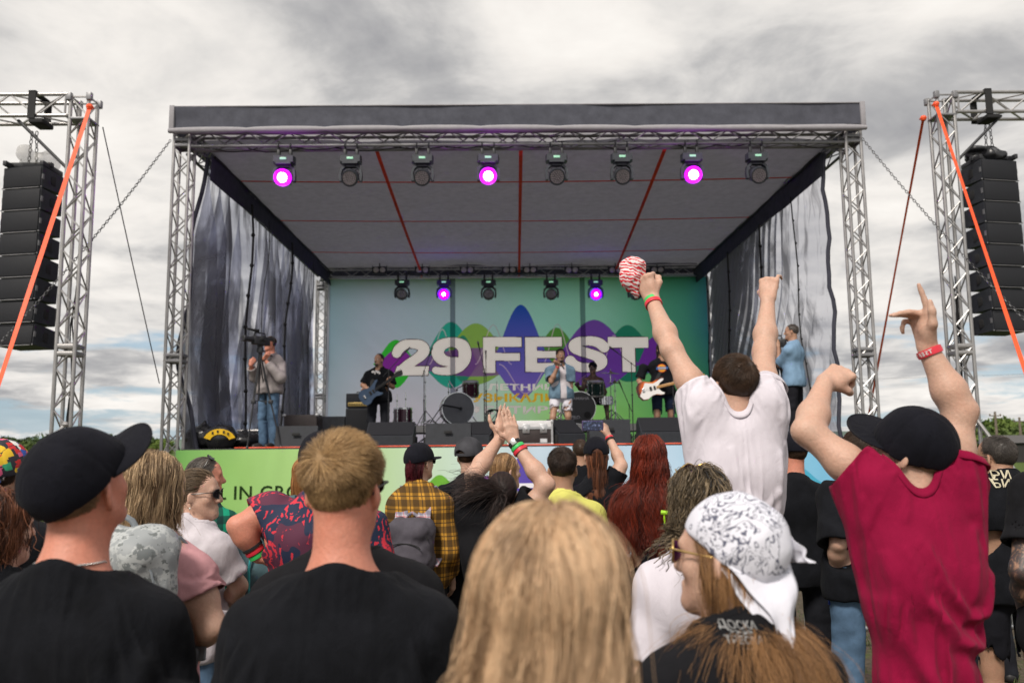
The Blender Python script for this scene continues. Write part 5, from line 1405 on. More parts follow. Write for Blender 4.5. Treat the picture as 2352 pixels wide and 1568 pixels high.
    def hand(s, sh, sd):
        W = s.wr[sd]; d, n, pose = s.hd[sd]; d = d.normalized(); n = (n-d*n.dot(d)).normalized(); c = 1.07 if s.sex == 'm' else .92
        t = d.cross(n) if sd > 0 else n.cross(d)
        K = {'relax': ((25, 30, 18),)*4, 'fist': ((72, 95, 55),)*4, 'open': ((6, 6, 4),)*4, 'grip': ((48, 68, 40),)*4, 'flat': ((2, 2, 2),)*4,
             'sign': ((4, 6, 4), (78, 14, 8), (74, 10, 8), (80, 66, 30)), 'hook': ((60, 80, 40), (66, 88, 45), (66, 88, 45), (20, 48, 42)), 'point': ((8, 10, 6), (78, 95, 50), (78, 95, 50), (78, 95, 50))}[pose]
        kn = []
        for i, (off, ln, fwd) in enumerate(((.031, .076, .092), (.0105, .085, .096), (-.011, .079, .091), (-.0305, .060, .082))):
            b = W+d*fwd*c+t*off*c; kn.append(b)
            sh.cap(W+d*.012*c+t*off*.55*c, b, .0155*c, .0115*c, .014)
            sh.ell(b-n*.005, (.0108*c,)*3, k=.006)
            ang = 0; p = b; fr = (.45, .31, .24); rr = (.0098, .0088, .0078, .0066)
            if i == 3: rr = tuple(x*.86 for x in rr)
            sp = t*(off*(2.2 if pose in ('open',) else 1.0 if pose != 'flat' else .25))
            for j in range(3):
                ang += R(K[i][j]); dr = (d*math.cos(ang)+n*math.sin(ang)+sp*(1 if j == 0 else .6)).normalized()
                e = p+dr*ln*fr[j]*1.12*c; sh.cap(p, e, rr[j]*c, rr[j+1]*c, .004 if j else .007); p = e
        sh.ell(W+d*.05*c+t*.016*c+n*.006, (.020*c, .020*c, .026*c), k=.02)
        b = W+d*.025*c+t*.024*c+n*.006
        if pose in ('fist', 'grip', 'hook', 'point'): dirs = (d*.75+t*.55+n*.45, d*.75-t*.10+n*.75, d*.45-t*.75+n*.45)
        elif pose == 'flat': dirs = (d*.62+t*.75, d*.8+t*.5, d*.9+t*.3)
        elif pose == 'sign': dirs = (d*.75+t*.6+n*.1, d*.95+t*.2, d*1.0+t*.0)
        else: dirs = (d*.65+t*.6+n*.3, d*.85+t*.3+n*.2, d*.95+t*.05+n*.2)
        for q, ln, r0, r1 in zip(dirs, (.044, .035, .028), (.0145, .0115, .0100), (.0115, .0100, .0082)):
            e = b+q.normalized()*ln*c; sh.cap(b, e, r0*c, r1*c, .010); b = e
    def body(s, h=.007, hands=(-1, 1), mat=None, smooth=2, skinlegs=True):
        sh = Shape(); s.torso(sh); s.headprims(sh)
        for sd in (-1, 1):
            s.armprims(sh, sd)
            if sd in hands: s.hand(sh, sd)
            q = s.k; w = 1.0 if s.sex == 'm' else .95
            sh.cap(s.hip[sd], s.kn[sd], .083*w, .056*w, .04)
            cv = s.kn[sd].lerp(s.an[sd], .32)+Vector((0, -.012, 0)); sh.cap(s.kn[sd], cv, .052*w, .054*w, .03); sh.cap(cv, s.an[sd], .054*w, .036*w, .03)
            f = rotm('Z', s.foot[sd]) @ Vector((0, .15, -.055*q)); sh.cap(s.an[sd]+Vector((0, -.03, -.045*q)), s.an[sd]+f, .034, .028, .03)
        D, lo, hh = sh.field(h); V, F = surface(D, lo, hh, smooth)
        return mesh_obj('body', V, F, mat or s.skm, s.root)
    # ---- clothes
    def tee(s, mat, sleeve=.62, loose=.016, hem=.84, h=.009, folds=(), wr=.006, name='shirt', collar=True, cuff=.010, ws=9.0, belly=0.0, fn=None, neck=0.0, collar_mat=None, smooth=1, rad=None):
        sh = Shape(); q = s.k; lx, ly = s.lean
        s.torso(sh, loose, .055)
        sh.ell((lx*.3, .005+ly*.3, 1.0*q), (.165*s.w+loose+.012, .118+loose+belly, .22*q), k=.06)
        if hem < .9: sh.ell((0, .0, .88*q), (.17*s.w+loose+.012, .125+loose+belly*.6, .16*q), k=.06)
        for sd in (-1, 1):
            S, E, W = s.sh[sd], s.el[sd], s.wr[sd]; r = s.armk*(1.0 if s.sex == 'm' else .84)
            if sleeve <= 1:
                C = S.lerp(E, sleeve); sh.ell(S, (.056*r+loose*.6,)*3, k=.05)
                sh.cap(S, C.lerp(E, .12), .055*r+loose*.7, .054*r+loose+cuff*.6, .045)
                d = (E-S); sh.cut_box_plane(C, d, C, .16, .003)
                sh.cut_cap(S.lerp(E, sleeve-.10), E, .048*r+loose*.75+cuff*.3, .050*r+loose*.8+cuff*.5, .004)
            else:
                C = E.lerp(W, sleeve-1); sh.ell(S, (.056*r+loose*.6,)*3, k=.05)
                sh.cap(S, E, .058*r+loose*.8, .050*r+loose, .045); sh.cap(E, C.lerp(W, .12), .050*r+loose, .036*r+loose*.9, .035)
                sh.cut_box_plane(C, W-E, C, .13, .003); sh.cut_cap(E.lerp(W, sleeve-1-.10), W, .031*r+loose*.6, .030*r+loose*.7, .004)
        sh.cut_plane((0, 0, hem*q), (0, 0, -1), .004)
        sh.cut_cap((0, 0, (hem-.2)*q), (0, 0, hem*q), .11, .11, .01)
        nr = rad or (.070 if s.sex == 'm' else .062)
        nb = Vector((lx*.9, -.004+ly*.9, 1.468*q+s.up*.12))
        for sx in (-.017, .017): sh.cut_cap(nb+Vector((sx, .012, -.01+neck*-.3)), nb+Vector((sx+lx*.1, .02, .2)), nr, nr+.006, .006)
        sh.cut_ell(nb+Vector((0, .055, -.015-neck)), (nr*.9, .05, .035+neck), k=.02)
        D, lo, hh = sh.field(h)
        rs = (s.root.location.x*3.1+s.Y*1.7) % 17
        def dis(x, y, z):
            ds = 0
            if wr:
                a = vnoise(x*ws+rs, y*ws*.7, z*ws*.55+vnoise(x*3, y*3, z*3+rs)*1.2)
                b = vnoise(x*ws*2.1+z*ws*.8, y*ws*1.5, z*ws*1.1-x*ws*.4+rs)
                ds = wr*(1-np.abs(a)*2)*.9+wr*.45*b
            for f in folds:
                pts, amp, wd = f[:3]; bk = f[3] if len(f) > 3 else -1
                g = np.full(x.shape, 9., np.float32)
                for (x0, z0), (x1, z1) in zip(pts[:-1], pts[1:]):
                    dx, dz = x1-x0, z1-z0; L2 = dx*dx+dz*dz+1e-9
                    t = np.clip(((x-x0)*dx+(z-z0)*dz)/L2, 0, 1); g = np.minimum(g, np.hypot(x-x0-t*dx, z-z0-t*dz))
                ds = ds+amp*(np.exp(-(g/wd)**2)-.5*np.exp(-((g-2.0*wd)/(1.2*wd))**2))*np.where((y-ly*.6)*bk > -.02, 1.0, 0.0)
            if fn: ds = ds+fn(x, y, z)
            return ds
        displace(D, lo, hh, dis, .04); V, F = surface(D, lo, hh, smooth)
        o = mesh_obj(name, V, F, mat, s.root)
        s.shV = V
        if collar:
            ax = [lo[i]+hh*np.arange(D.shape[i]) for i in range(3)]; X, Y, Z = ax[0][:, None, None], ax[1][None, :, None], ax[2][None, None, :]; e = 9.
            for sx in (-.017, .017):
                a_ = nb+Vector((sx, .012, -.035)); b_ = nb+Vector((sx+lx*.1, .02, .2)); ba = b_-a_; t = np.clip(((X-a_.x)*ba.x+(Y-a_.y)*ba.y+(Z-a_.z)*ba.z)/ba.length_squared, 0, 1)
                e = np.minimum(e, np.sqrt((X-a_.x-t*ba.x)**2+(Y-a_.y-t*ba.y)**2+(Z-a_.z-t*ba.z)**2)-nr-.019)
            e = np.minimum(e, np.sqrt(((X-nb.x)/(nr*.9+.017))**2+((Y-nb.y-.055)/.068)**2+((Z-nb.z+.015+neck)/(.055+neck))**2)*.06-.06)
            V, F = surface(np.maximum(D-.0032, e).astype(np.float32), lo, hh, 1)
            if len(V): mesh_obj('collar', V, F, collar_mat or mat, o)
        return o
    def drape(s, mat, sleeve=.6, loose=.020, hem=.84, h=.0105, cuff=.010, grow=.07, frames=16, name='shirt', belly=0.0, neck=0.0, rad=None, bend=1.5, sub=1, folds=(), flare=0.0):
        """A shirt cut as one open sheet, a little too large for the body, and let fall on it."""
        sh = Shape(); q = s.k; lx, ly = s.lean
        s.torso(sh, loose, .055); sh.ell((lx*.3, .005+ly*.3, 1.0*q), (.165*s.w+loose+.010+flare*.8, .118+loose+belly, .22*q), k=.06); sh.ell((0, .0, .88*q), (.168*s.w+loose+.010+flare, .125+loose+belly*.6, .16*q), k=.06)
        r = s.armk*(1.0 if s.sex == 'm' else .84); cuts = []
        for sd in (-1, 1):
            S, E = s.sh[sd], s.el[sd]; C = S.lerp(E, sleeve); sh.ell(S, (.056*r+loose*.6,)*3, k=.05); sh.cap(S, C.lerp(E, .12), .056*r+loose*.8, .055*r+loose+cuff*.6, .045); d = (E-S).normalized(); sh.cut_box_plane(C, d, C, .16, .0015); cuts.append((C, d))
        sh.cut_plane((0, 0, hem*q), (0, 0, -1), .0015); nr = rad or (.074 if s.sex == 'm' else .066); nb = Vector((lx*.9, -.004+ly*.9, 1.468*q+s.up*.12)); n0, n1 = nb+Vector((0, .012, -.012)), nb+Vector((lx*.1, .02, .2))
        for sx in (-.017, .017): sh.cut_cap(n0+Vector((sx, 0, 0)), n1+Vector((sx, 0, 0)), nr, nr+.006, .002)
        sh.cut_ell(nb+Vector((0, .055, -.015-neck)), (nr*.9, .05, .035+neck), k=.004)
        D, lo, hh = sh.field(h); V, F = surface(D, lo, hh, 1); c = V[F].mean(1); N = vnormals(V, F)[F].mean(1); kill = (c[:, 2] < hem*q+h*.9) & (N[:, 2] < -.5)
        for C, d in cuts: t = (c-npv(C)) @ npv(d); kill |= (t > -h*.9) & (np.linalg.norm(c-npv(C), axis=1) < .15) & (N @ npv(d) > .5)
        g = c-npv(nb)-np.array([0, .012, 0]); rad_ = np.hypot(np.maximum(np.abs(g[:, 0])-.017, 0), g[:, 1]); kill |= (g[:, 2] > -.05) & (rad_ < nr+.5*h) & ((N[:, :2]*g[:, :2]).sum(1) < .2*rad_)
        fe = (g[:, 0]/(nr*.9))**2+((g[:, 1]-.043)/.05)**2+((g[:, 2]+.015+neck)/(.035+neck))**2; kill |= (fe < 1.25) & ((N*g).sum(1) < .02)
        F = F[~kill]; used = np.unique(F); mp = np.full(len(V), -1); mp[used] = np.arange(len(used)); V, F = V[used], mp[F]
        # keep the largest connected sheet
        lab = np.arange(len(V))
        for _ in range(400):
            m = lab[F].min(1); new = lab.copy(); np.minimum.at(new, F.ravel(), np.repeat(m, 4))
            if (new == lab).all(): break
            lab = new
        big = np.bincount(lab).argmax(); F = F[lab[F[:, 0]] == big]; used = np.unique(F); mp = np.full(len(V), -1); mp[used] = np.arange(len(used)); V, F = V[used], mp[F]
        V = V+.0012*vnoise(V[:, 0]*50, V[:, 1]*50, V[:, 2]*50)[:, None]*vnormals(V, F)
        o = mesh_obj(name, V, F, mat, s.root); col = Shape(); s.torso(col, .004)
        for sd in (-1, 1): s.armprims(col, sd, .003, 1.0)
        CD, clo, ch = D, lo, hh = col.field(.016); CV, CF = surface(D, lo, hh, 1); cb = mesh_obj('collider', CV, CF, mat, s.root); bpy.context.view_layer.update()
        cm = cb.modifiers.new('Collision', 'COLLISION'); cb.collision.thickness_outer = .006; cb.collision.cloth_friction = 12
        vg = o.vertex_groups.new(name='pin'); rr = np.hypot(np.maximum(np.abs(V[:, 0]-nb.x)-.017, 0), V[:, 1]-nb.y-.012); vg.add(np.nonzero((rr < nr+.016) & (V[:, 2] > nb.z-.10))[0].tolist(), 1.0, 'REPLACE')
        for C, d in cuts:
            t = (V-npv(C)) @ npv(d); vg.add(np.nonzero((t > -h*.8) & (np.linalg.norm(V-npv(C), axis=1) < .14))[0].tolist(), .8, 'ADD')
        cl = o.modifiers.new('Cloth', 'CLOTH'); st = cl.settings; st.quality = 6; st.mass = .22; st.tension_stiffness = 14; st.compression_stiffness = 14; st.shear_stiffness = 5; st.bending_stiffness = bend; st.shrink_min = -grow; st.air_damping = 3; st.tension_damping = 10; st.compression_damping = 10; st.vertex_group_mass = 'pin'; st.pin_stiffness = 1
        cl.collision_settings.distance_min = .004; cl.collision_settings.collision_quality = 2; cl.collision_settings.use_self_collision = False
        cl.point_cache.frame_start = 1; cl.point_cache.frame_end = frames+1; cl.show_viewport = True
        for f in range(1, frames+1): scene.frame_set(f)
        dg = bpy.context.evaluated_depsgraph_get(); ev = o.evaluated_get(dg); n = len(o.data.vertices); co = np.zeros(n*3, np.float32); ev.data.vertices.foreach_get('co', co); o.modifiers.remove(cl); cmesh = cb.data; bpy.data.objects.remove(cb); bpy.data.meshes.remove(cmesh); scene.frame_set(1)
        co = co.reshape(-1, 3); co = relax(co, F, .25) if np.isfinite(co).all() else V
        if folds:
            N = vnormals(co, F); ds = np.zeros(n)
            for pts, amp, wd in folds:
                g = np.full(n, 9.)
                for (x0, z0), (x1, z1) in zip(pts[:-1], pts[1:]):
                    dx, dz = x1-x0, z1-z0; t = np.clip(((co[:, 0]-x0)*dx+(co[:, 2]-z0)*dz)/(dx*dx+dz*dz+1e-9), 0, 1); g = np.minimum(g, np.hypot(co[:, 0]-x0-t*dx, co[:, 2]-z0-t*dz))
                ds += amp*(np.exp(-(g/wd)**2)-.5*np.exp(-((g-2.0*wd)/(1.2*wd))**2))*np.clip(.5-N[:, 1], 0, 1)
            co = (co+N*ds[:, None]).astype(np.float32)
        bn = {}
        ec = {}
        for f in F.tolist():
            for i in range(4): e = (min(f[i], f[(i+1) % 4]), max(f[i], f[(i+1) % 4])); ec[e] = ec.get(e, 0)+1
        for (i, j), k_ in ec.items():
            if k_ == 1: bn.setdefault(i, []).append(j); bn.setdefault(j, []).append(i)
        bi = np.array([i for i, v in bn.items() if len(v) == 2]); b0, b1 = np.array([bn[i][0] for i in bi]), np.array([bn[i][1] for i in bi])
        for _ in range(10): co[bi] = co[bi]*.4+.3*(co[b0]+co[b1])
        for _ in range(3):      # keep the cloth off the skin
            u = np.clip((co-clo)/ch, 0, np.array(CD.shape)-1.001); i0 = u.astype(int); f_ = u-i0; val = 0
            for a in (0, 1):
                for b in (0, 1):
                    for c_ in (0, 1): val = val+CD[i0[:, 0]+a, i0[:, 1]+b, i0[:, 2]+c_]*np.abs(1-a-f_[:, 0])*np.abs(1-b-f_[:, 1])*np.abs(1-c_-f_[:, 2])
            co = (co+vnormals(co, F)*np.clip(.011-val, 0, .03)[:, None]).astype(np.float32)
        o.data.vertices.foreach_set('co', co.ravel()); o.data.update(); s.shV = co
        m = o.modifiers.new('Solidify', 'SOLIDIFY'); m.thickness = .0022; m.offset = -1; m = o.modifiers.new('Subdivision', 'SUBSURF'); m.levels = sub; m.render_levels = sub
        # ribbed neck band along the open rim
        loop = []; seen = set()
        for st_ in bn:
            if st_ in seen: continue
            walk = [st_]; seen.add(st_)
            while True:
                nxt = next((j for j in bn[walk[-1]] if j not in seen), None)
                if nxt is None: break
                walk.append(nxt); seen.add(nxt)
            c_ = V[walk].mean(0)
            if len(walk) > 14 and math.hypot(c_[0]-nb.x, c_[1]-nb.y) < .07 and c_[2] > nb.z-.16 and len(walk) > len(loop): loop = walk
        if len(loop) > 12 and loop[0] in bn[loop[-1]]:
            P_ = co[loop]
            for _ in range(6): P_ = (np.roll(P_, 1, 0)+2*P_+np.roll(P_, -1, 0))/4
            out = P_-np.array([nb.x, nb.y+.012, 0]); out[:, 2] = 0; out /= np.linalg.norm(out, axis=1)[:, None]+1e-6
            rows = [P_+out*a+np.array([0, 0, b]) for a, b in ((-.004, .010), (-.001, .012), (.004, .006), (.009, -.002), (.015, -.012), (.012, -.014), (.002, -.004))]; k = len(P_); VV = np.concatenate(rows); FF = np.array([(a*k+i, a*k+(i+1) % k, (a+1) % 7*k+(i+1) % k, (a+1) % 7*k+i) for a in range(7) for i in range(k)])
            mesh_obj('collar', VV, FF, mat, o)
        return o
    def trousers(s, mat, length=1.0, h=.013, loose=.018, name='trousers'):
        sh = Shape(); q = s.k
        sh.ell((0, 0, .945*q), (.165*s.w*(1.08 if s.sex == 'f' else 1)+.012, .128, .14*q), k=.05)
        for sd in (-1, 1):
            Hh, K, A = s.hip[sd], s.kn[sd], s.an[sd]; sh.cap(Hh, K, .088+loose*.6, .062+loose, .04)
            if length > .6: sh.cap(K, A+Vector((0, 0, -.02)), .060+loose, .052+loose, .03)
            else:
                C = Hh.lerp(K, min(.98, length*2-.06)); sh.cut_box_plane(C, K-Hh, C, .2, .004); sh.cut_cap(Hh.lerp(K, length*2-.25), K, .078+loose*.5, .070+loose*.9, .005)
        sh.cut_plane((0, 0, 1.02*q), (0, 0, 1), .004)
        D, lo, hh = sh.field(h); displace(D, lo, hh, lambda x, y, z: .006*vnoise(x*12, y*12, z*10)+.006*(1-2*np.abs(vnoise(x*8+2, y*8, z*18)))); V, F = surface(D, lo, hh, 1)
        return mesh_obj(name, V, F, mat, s.root)
    def shoes(s, mat):
        for sd in (-1, 1):
            sh = Shape(); f = rotm('Z', s.foot[sd]); a = s.an[sd]; b = a+f @ Vector((0, -.035, -.05*s.k)); e = a+f @ Vector((0, .165, -.055*s.k))
            sh.cap(b, e, .045, .038, .02).cap(a+Vector((0, 0, .01)), a+Vector((0, .0, -.04)), .048, .05, .02).ell(a+f @ Vector((0, .06, -.04*s.k)), (.045, .10, .04), f, .03)
            sh.cut_plane((0, 0, a.z-.085*s.k+.002), (0, 0, -1), .002)
            D, lo, hh = sh.field(.01); V, F = surface(D, lo, hh, 1); mesh_obj('shoe', V, F, mat, s.root)
    def band(s, sd, t, w, mat, r=.0, name='wristband', tt=0.0):
        """A band round the forearm, t metres from the wrist towards the elbow."""
        W, E = s.wr[sd], s.el[sd]; d = (E-W).normalized(); c = W+d*t; M = aim(c-d*w/2, c+d*w/2)
        rr = (.027+.018*min(1, t/.12))*s.armk*(1.0 if s.sex == 'm' else .84)+.0035+r
        m = MB(); m.lathe([(rr-.004, 0), (rr, .0008), (rr+.0006, w/2), (rr, w-.0008), (rr-.004, w)], 28, M, cap=False); return m.build(name, mat, s.root), M, rr
    # ---- head things (built in the head's own frame)
    def headobj(s, name, V, F, mat, tone=None, parent=None):
        o = mesh_obj(name, V, F, mat, parent or s.root, tone=tone)
        if parent is None: o.matrix_local = s.Hm
        return o
    def cap_shell(s, t=.006, low=0.0, extra=None, h=.006):
        sh = Shape(); sh.ell(HC, HR+t, k=.01)
        sh.cut_fn(lambda X, Y, Z: Z-hairline(Y, low)+0*X, .008)
        D, lo, hh = sh.field(h); displace(D, lo, hh, lambda x, y, z: .002*vnoise(x*40, y*40, z*40)); return surface(D, lo, hh, 1)
    def roots(s, n, seed=0, low=0.0, t=.002, keep=None):
        rg = np.random.default_rng(seed); d = rg.normal(size=(n*(12 if keep else 3), 3)); d /= np.linalg.norm(d, axis=1)[:, None]
        p = HC+d*(HR+t); ok = p[:, 2] > hairline(p[:, 1], low)-.004*rg.random(len(p))
        if keep is not None: ok &= keep(p)
        p = p[ok][:n]; d = d[ok][:n]
        nn = d/(HR+t); nn /= np.linalg.norm(nn, axis=1)[:, None]
        return p, nn, rg
    def short_hair(s, mat, top=.03, side=.010, n=7000, whorl=(.01, -.075, .085), r=.00055, seed=1, lift=.55, low=0.0, name='hair', tone0=.5, curl=.0, keep=None, tv=.30):
        p, nn, rg = s.roots(n, seed, low, keep=keep); n = len(p)
        u = np.clip((p[:, 2]-.0)/.085, 0, 1); u = u*u*(3-2*u); L = (side+(top-side)*u)*rg.uniform(.7, 1.15, n)
        fl = p-np.array(whorl); fl -= nn*(fl*nn).sum(1)[:, None]; ln = np.linalg.norm(fl, axis=1)[:, None]; fl = fl/(ln+1e-6)
        sw = np.cross(nn, fl); fl = fl+sw*.35*np.exp(-ln/.05)
        fl[:, 2] -= .35*(1-u); fl[:, 1] += .25*u
        fl += .22*np.stack([vnoise(p[:, 0]*38, p[:, 1]*38, p[:, 2]*38+i*9) for i in range(3)], 1)
        fl -= nn*(fl*nn).sum(1)[:, None]; fl /= np.linalg.norm(fl, axis=1)[:, None]+1e-6
        k = 5; P = [p]; d = nn*lift+fl; d /= np.linalg.norm(d, axis=1)[:, None]
        q = p
        for i in range(k-1):
            q = q+d*(L/(k-1))[:, None]; d = d+fl*.35-np.array([0, 0, .12])+rg.normal(0, .06+curl, (n, 3)); d /= np.linalg.norm(d, axis=1)[:, None]; P.append(q)
        P = np.stack(P, 1); tone = np.clip(tone0+tv*vnoise(p[:, 0]*30, p[:, 1]*30, p[:, 2]*30)+rg.normal(0, .16, n), 0, 1)
        parts = [strands(P, r*rg.uniform(.7, 1.3, n), tone, .4, seed=seed)]
        V, F = s.cap_shell(.0005+min(.006, side*.35), low); parts.append((V, F, max(.0, tone0-.28)))
        V, F, tn = joinm(parts); return s.headobj(name, V, F, mat, tn)
    def long_hair(s, mat, n=4000, length=.35, r=.0007, seed=2, part=0.0, wave=.0, wfreq=30., low=0.0, back=.4, clump=.6, guides=170, steps=16, lay=(1.02, 1.16), tone0=.5, spread=1.0, jitter=.12, coll=(), stray=.03, name='hair', fall=.30, cut=None, cone=None, tgt=None, lenvar=.2, wind=(0, 0, 0), tonevar=.22, fly=0, rtone=0, keep=None, under=.004, hug=True):
        """Strands that leave the scalp, follow the skull and then hang, pushed off head and body."""
        p, nn, rg = s.roots(n, seed, low, keep=keep); n = len(p)
        sx = np.tanh((p[:, 0]-part+.012*vnoise(p[:, 0]*30, p[:, 1]*25, p[:, 2]*25)+rg.normal(0, .006, n))/.008); tp = .25+.75*np.clip((p[:, 2]-.05)/.06, 0, 1)*np.clip((p[:, 1]+.10)/.06, 0, 1)
        fl = np.stack([sx*(.55+np.abs(p[:, 0]-part)*5)*spread*tp, -back+0*p[:, 0], -.35-.5*(1-tp)], 1)
        fl -= nn*(fl*nn).sum(1)[:, None]; fl /= np.linalg.norm(fl, axis=1)[:, None]
        Mi = np.array([[s.Hrot[i][j] for j in range(3)] for i in range(3)])
        gl = Mi.T @ np.array([0, 0, -1.0]); gl = gl+Mi.T @ np.array(wind)
        d = nn*.35+fl; d /= np.linalg.norm(d, axis=1)[:, None]
        L = (length if np.isscalar(length) else length(p))*rg.uniform(1-lenvar, 1+lenvar*.4, n); ly_ = rg.uniform(lay[0], lay[1], n)
        q = p.copy(); P = [q.copy()]; st = L/(steps-1)
        Minv = s.Hm.inverted(); cl = []
        for c, rr in coll: cl.append((np.array(tuple(Minv @ Vector(c))), np.array(rr)))
        nz = rg.uniform(0, 100)
        for i in range(steps-1):
            a = fall*(0.25 if i < 3 else 1.0)
            d = d*(1-a)+gl*a+rg.normal(0, jitter*.15, (n, 3))+.05*np.stack([vnoise(q[:, 0]*9+nz, q[:, 1]*9, q[:, 2]*9+k*7) for k in range(3)], 1)
            e = (q-HC)/HR; rad = np.linalg.norm(e, axis=1); nr = e/HR; nr /= np.linalg.norm(nr, axis=1)[:, None]+1e-9
            inn = (d*nr).sum(1); near = rad < ly_+.08
            d = np.where((near & (inn < 0))[:, None], d-nr*inn[:, None], d)
            if tgt is not None and i > 2: d = d+tgt(q, i/(steps-1.0))
            d /= np.linalg.norm(d, axis=1)[:, None]+1e-9
            q = q+d*st[:, None]
            e = (q-HC)/HR; rad = np.linalg.norm(e, axis=1); grow = 1+(ly_-1)*min(1, (i+1)/4)
            q = np.where((rad < grow)[:, None], HC+(q-HC)*(grow/np.maximum(rad, 1e-6))[:, None], q)
            hi = np.maximum(grow, ly_)+.5*np.clip((-.35-e[:, 2])*1.2, 0, 2)
            q = np.where((rad > hi)[:, None] & (e[:, 2] > -1.6)[:, None] & hug, HC+(q-HC)*(hi/np.maximum(rad, 1e-6))[:, None], q)
            for c, rr in cl:
                e = (Mi @ (q-c).T).T/rr; rd = np.linalg.norm(e, axis=1); q = np.where((rd < ly_)[:, None], c+(q-c)*(ly_/np.maximum(rd, 1e-6))[:, None], q)
            P.append(q.copy())
        P = np.stack(P, 1)
        if clump > 0:
            gi = rg.choice(n, min(guides, n), replace=False); d2 = ((p[:, None, :]-p[None, gi, :])**2).sum(2); near = gi[d2.argmin(1)]
            sgm = np.linspace(0, 1, steps)[None, :, None]; off = rg.normal(0, 1, (n, 1, 3)); off /= np.linalg.norm(off, axis=2, keepdims=True)
            free = (rg.random((n, 1, 1)) < .16); cw = np.where(free, .2, clump)*np.minimum(1, sgm*1.6)
            P = P*(1-cw)+(P[near]+off*.009*(1-.45*sgm))*cw
            gt = rg.normal(0, tonevar, n)[near]
        else: gt = rg.normal(0, tonevar, n)
        if wave > 0:
            ph = rg.uniform(0, 2*PI, n)[near if clump > 0 else slice(None)] + rg.normal(0, .5, n); sgm = np.linspace(0, 1, steps)[None, :]
            w_ = wave*np.minimum(1, sgm*2.2)*np.sin(ph[:, None]+sgm*L[:, None]*wfreq*2); w2 = wave*.7*np.minimum(1, sgm*2.2)*np.cos(ph[:, None]*1.3+sgm*L[:, None]*wfreq*1.7)
            P[:, :, 0] += w_; P[:, :, 1] += w2
        if fly:
            idx = rg.choice(n, fly, replace=False); sg = np.linspace(0, 1, steps)[None, :, None]
            dirv = rg.normal(size=(fly, 1, 3))*np.array([1, .6, .7]); P[idx] += dirv*.035*sg**1.6+.02*np.stack([np.sin(sg[:, :, 0]*rg.uniform(4, 12, (fly, 1))+rg.uniform(0, 6, (fly, 1))) for _ in range(3)], 2)*sg
        tone = np.clip(tone0+gt+rg.normal(0, .10, n)+(rtone*(p[:, 2]/.1)), 0, 1)
        parts = [strands(P, r*rg.uniform(.7, 1.35, n), tone, .45, seed=seed)]
        V, F = s.cap_shell(under, low); parts.append((V, F, max(.02, tone0-.3)))
        V, F, tn = joinm(parts); return s.headobj(name, V, F, mat, tn)
    def tied_hair(s, mat, tie, n=3500, r=.0008, seed=6, lay=1.035, tone0=.45, name='hair', low=-.005):
        """Hair combed over the skull to one point."""
        p, nn, rg = s.roots(n, seed, low); n = len(p); k = 9; e0 = (p-HC)/HR; e0 /= np.linalg.norm(e0, axis=1)[:, None]; e1 = (np.array(tie)-HC)/HR; e1 = e1/np.linalg.norm(e1)+rg.normal(0, .06, (n, 3))
        t = np.linspace(0, 1, k)[None, :, None]*rg.uniform(.75, 1, (n, 1, 1)); e = e0[:, None]*(1-t)+e1[:, None]*t; e /= np.linalg.norm(e, axis=2, keepdims=True)
        ll = 1+(rg.uniform(.3, 1.4, (n, 1, 1))*(lay-1))*np.minimum(1, t*5); P = HC+e*HR*ll+.002*rg.normal(size=(n, 1, 3))*t
        tone = np.clip(tone0+.35*vnoise(e0[:, 0]*9, e0[:, 1]*9, e0[:, 2]*9)+rg.normal(0, .14, n), 0, 1); parts = [strands(P, r*rg.uniform(.7, 1.3, n), tone, .6, seed=seed)]
        V, F = s.cap_shell(.002, low); parts.append((V, F, max(.02, tone0-.3))); V, F, tn = joinm(parts); return s.headobj(name, V, F, mat, tn)
    def cap(s, mat, yaw=0.0, pitch=0.0, roll=0.0, visor=.070, open_back=True, size=1.0, visor_mat=None, seam=True, flat=0.25, up=0.0, strap_mat=None, visor_tilt=0.12, tall=1.0, buckle=False, seam_mat=None, shift=(0, 0, 0)):
        root = empty('cap'); root.parent = s.root
        root.matrix_local = s.Hm @ T(0+shift[0], -.014+shift[1], .030+up+shift[2]) @ rotm('Z', yaw) @ rotm('X', pitch) @ rotm('Y', roll) @ Matrix.Scale(size, 4)
        rx, ry, rz = .0885, .1085, .104*tall
        sh = Shape(); sh.ell((0, 0, 0), (rx, ry, rz), k=.01); sh.cut_ell((0, 0, 0), (rx-.0065, ry-.0065, rz-.0065), k=.002); sh.cut_plane((0, 0, -.010), (0, 0, -1), .002)
        if open_back: sh.cut_ell((0, -.112, -.010), (.048, .05, .043), k=.004)
        D, lo, h = sh.field(.0042)
        def seams(x, y, z):
            a = np.arctan2(x, y); r_ = np.hypot(x, y); q = np.abs(((a+PI/6) % (PI/3))-PI/6)*r_
            d = .0022*(1-np.exp(-(q/.0045)**2))
            return d+.0036*(1+vnoise(x*15, y*15, z*15+2))+.0008*(1+vnoise(x*45, y*45, z*30))
        displace(D, lo, h, seams, .013); V, F = surface(D, lo, h, 1); mesh_obj('crown', V, F, mat, root)
        m = MB(); m.ball((0, 0, rz+.001), (.009, .009, .006), 10); m.build('button', mat, root)
        # visor: a curved plate from the rim forward
        na, nr = 25, 8; A = np.linspace(-1.12, 1.12, na); V = []
        for side in (0, 1):
            for i in range(nr):
                t = i/(nr-1)
                for a in A:
                    c = math.cos(a*.98); ex = visor*max(0, (math.cos(a*1.40)))**.6*t if abs(a*1.40) < PI/2 else 0
                    x = math.sin(a)*(rx-.003+ex*.55); y = math.cos(a)*(ry-.003)+ex*.95
                    z = -.006-(visor_tilt*(y-ry*math.cos(1.1))+0)*.9-flat*(x*x)*5.0*(.35+.65*t)
                    V.append((x, y, z-(.0035 if side else 0)))
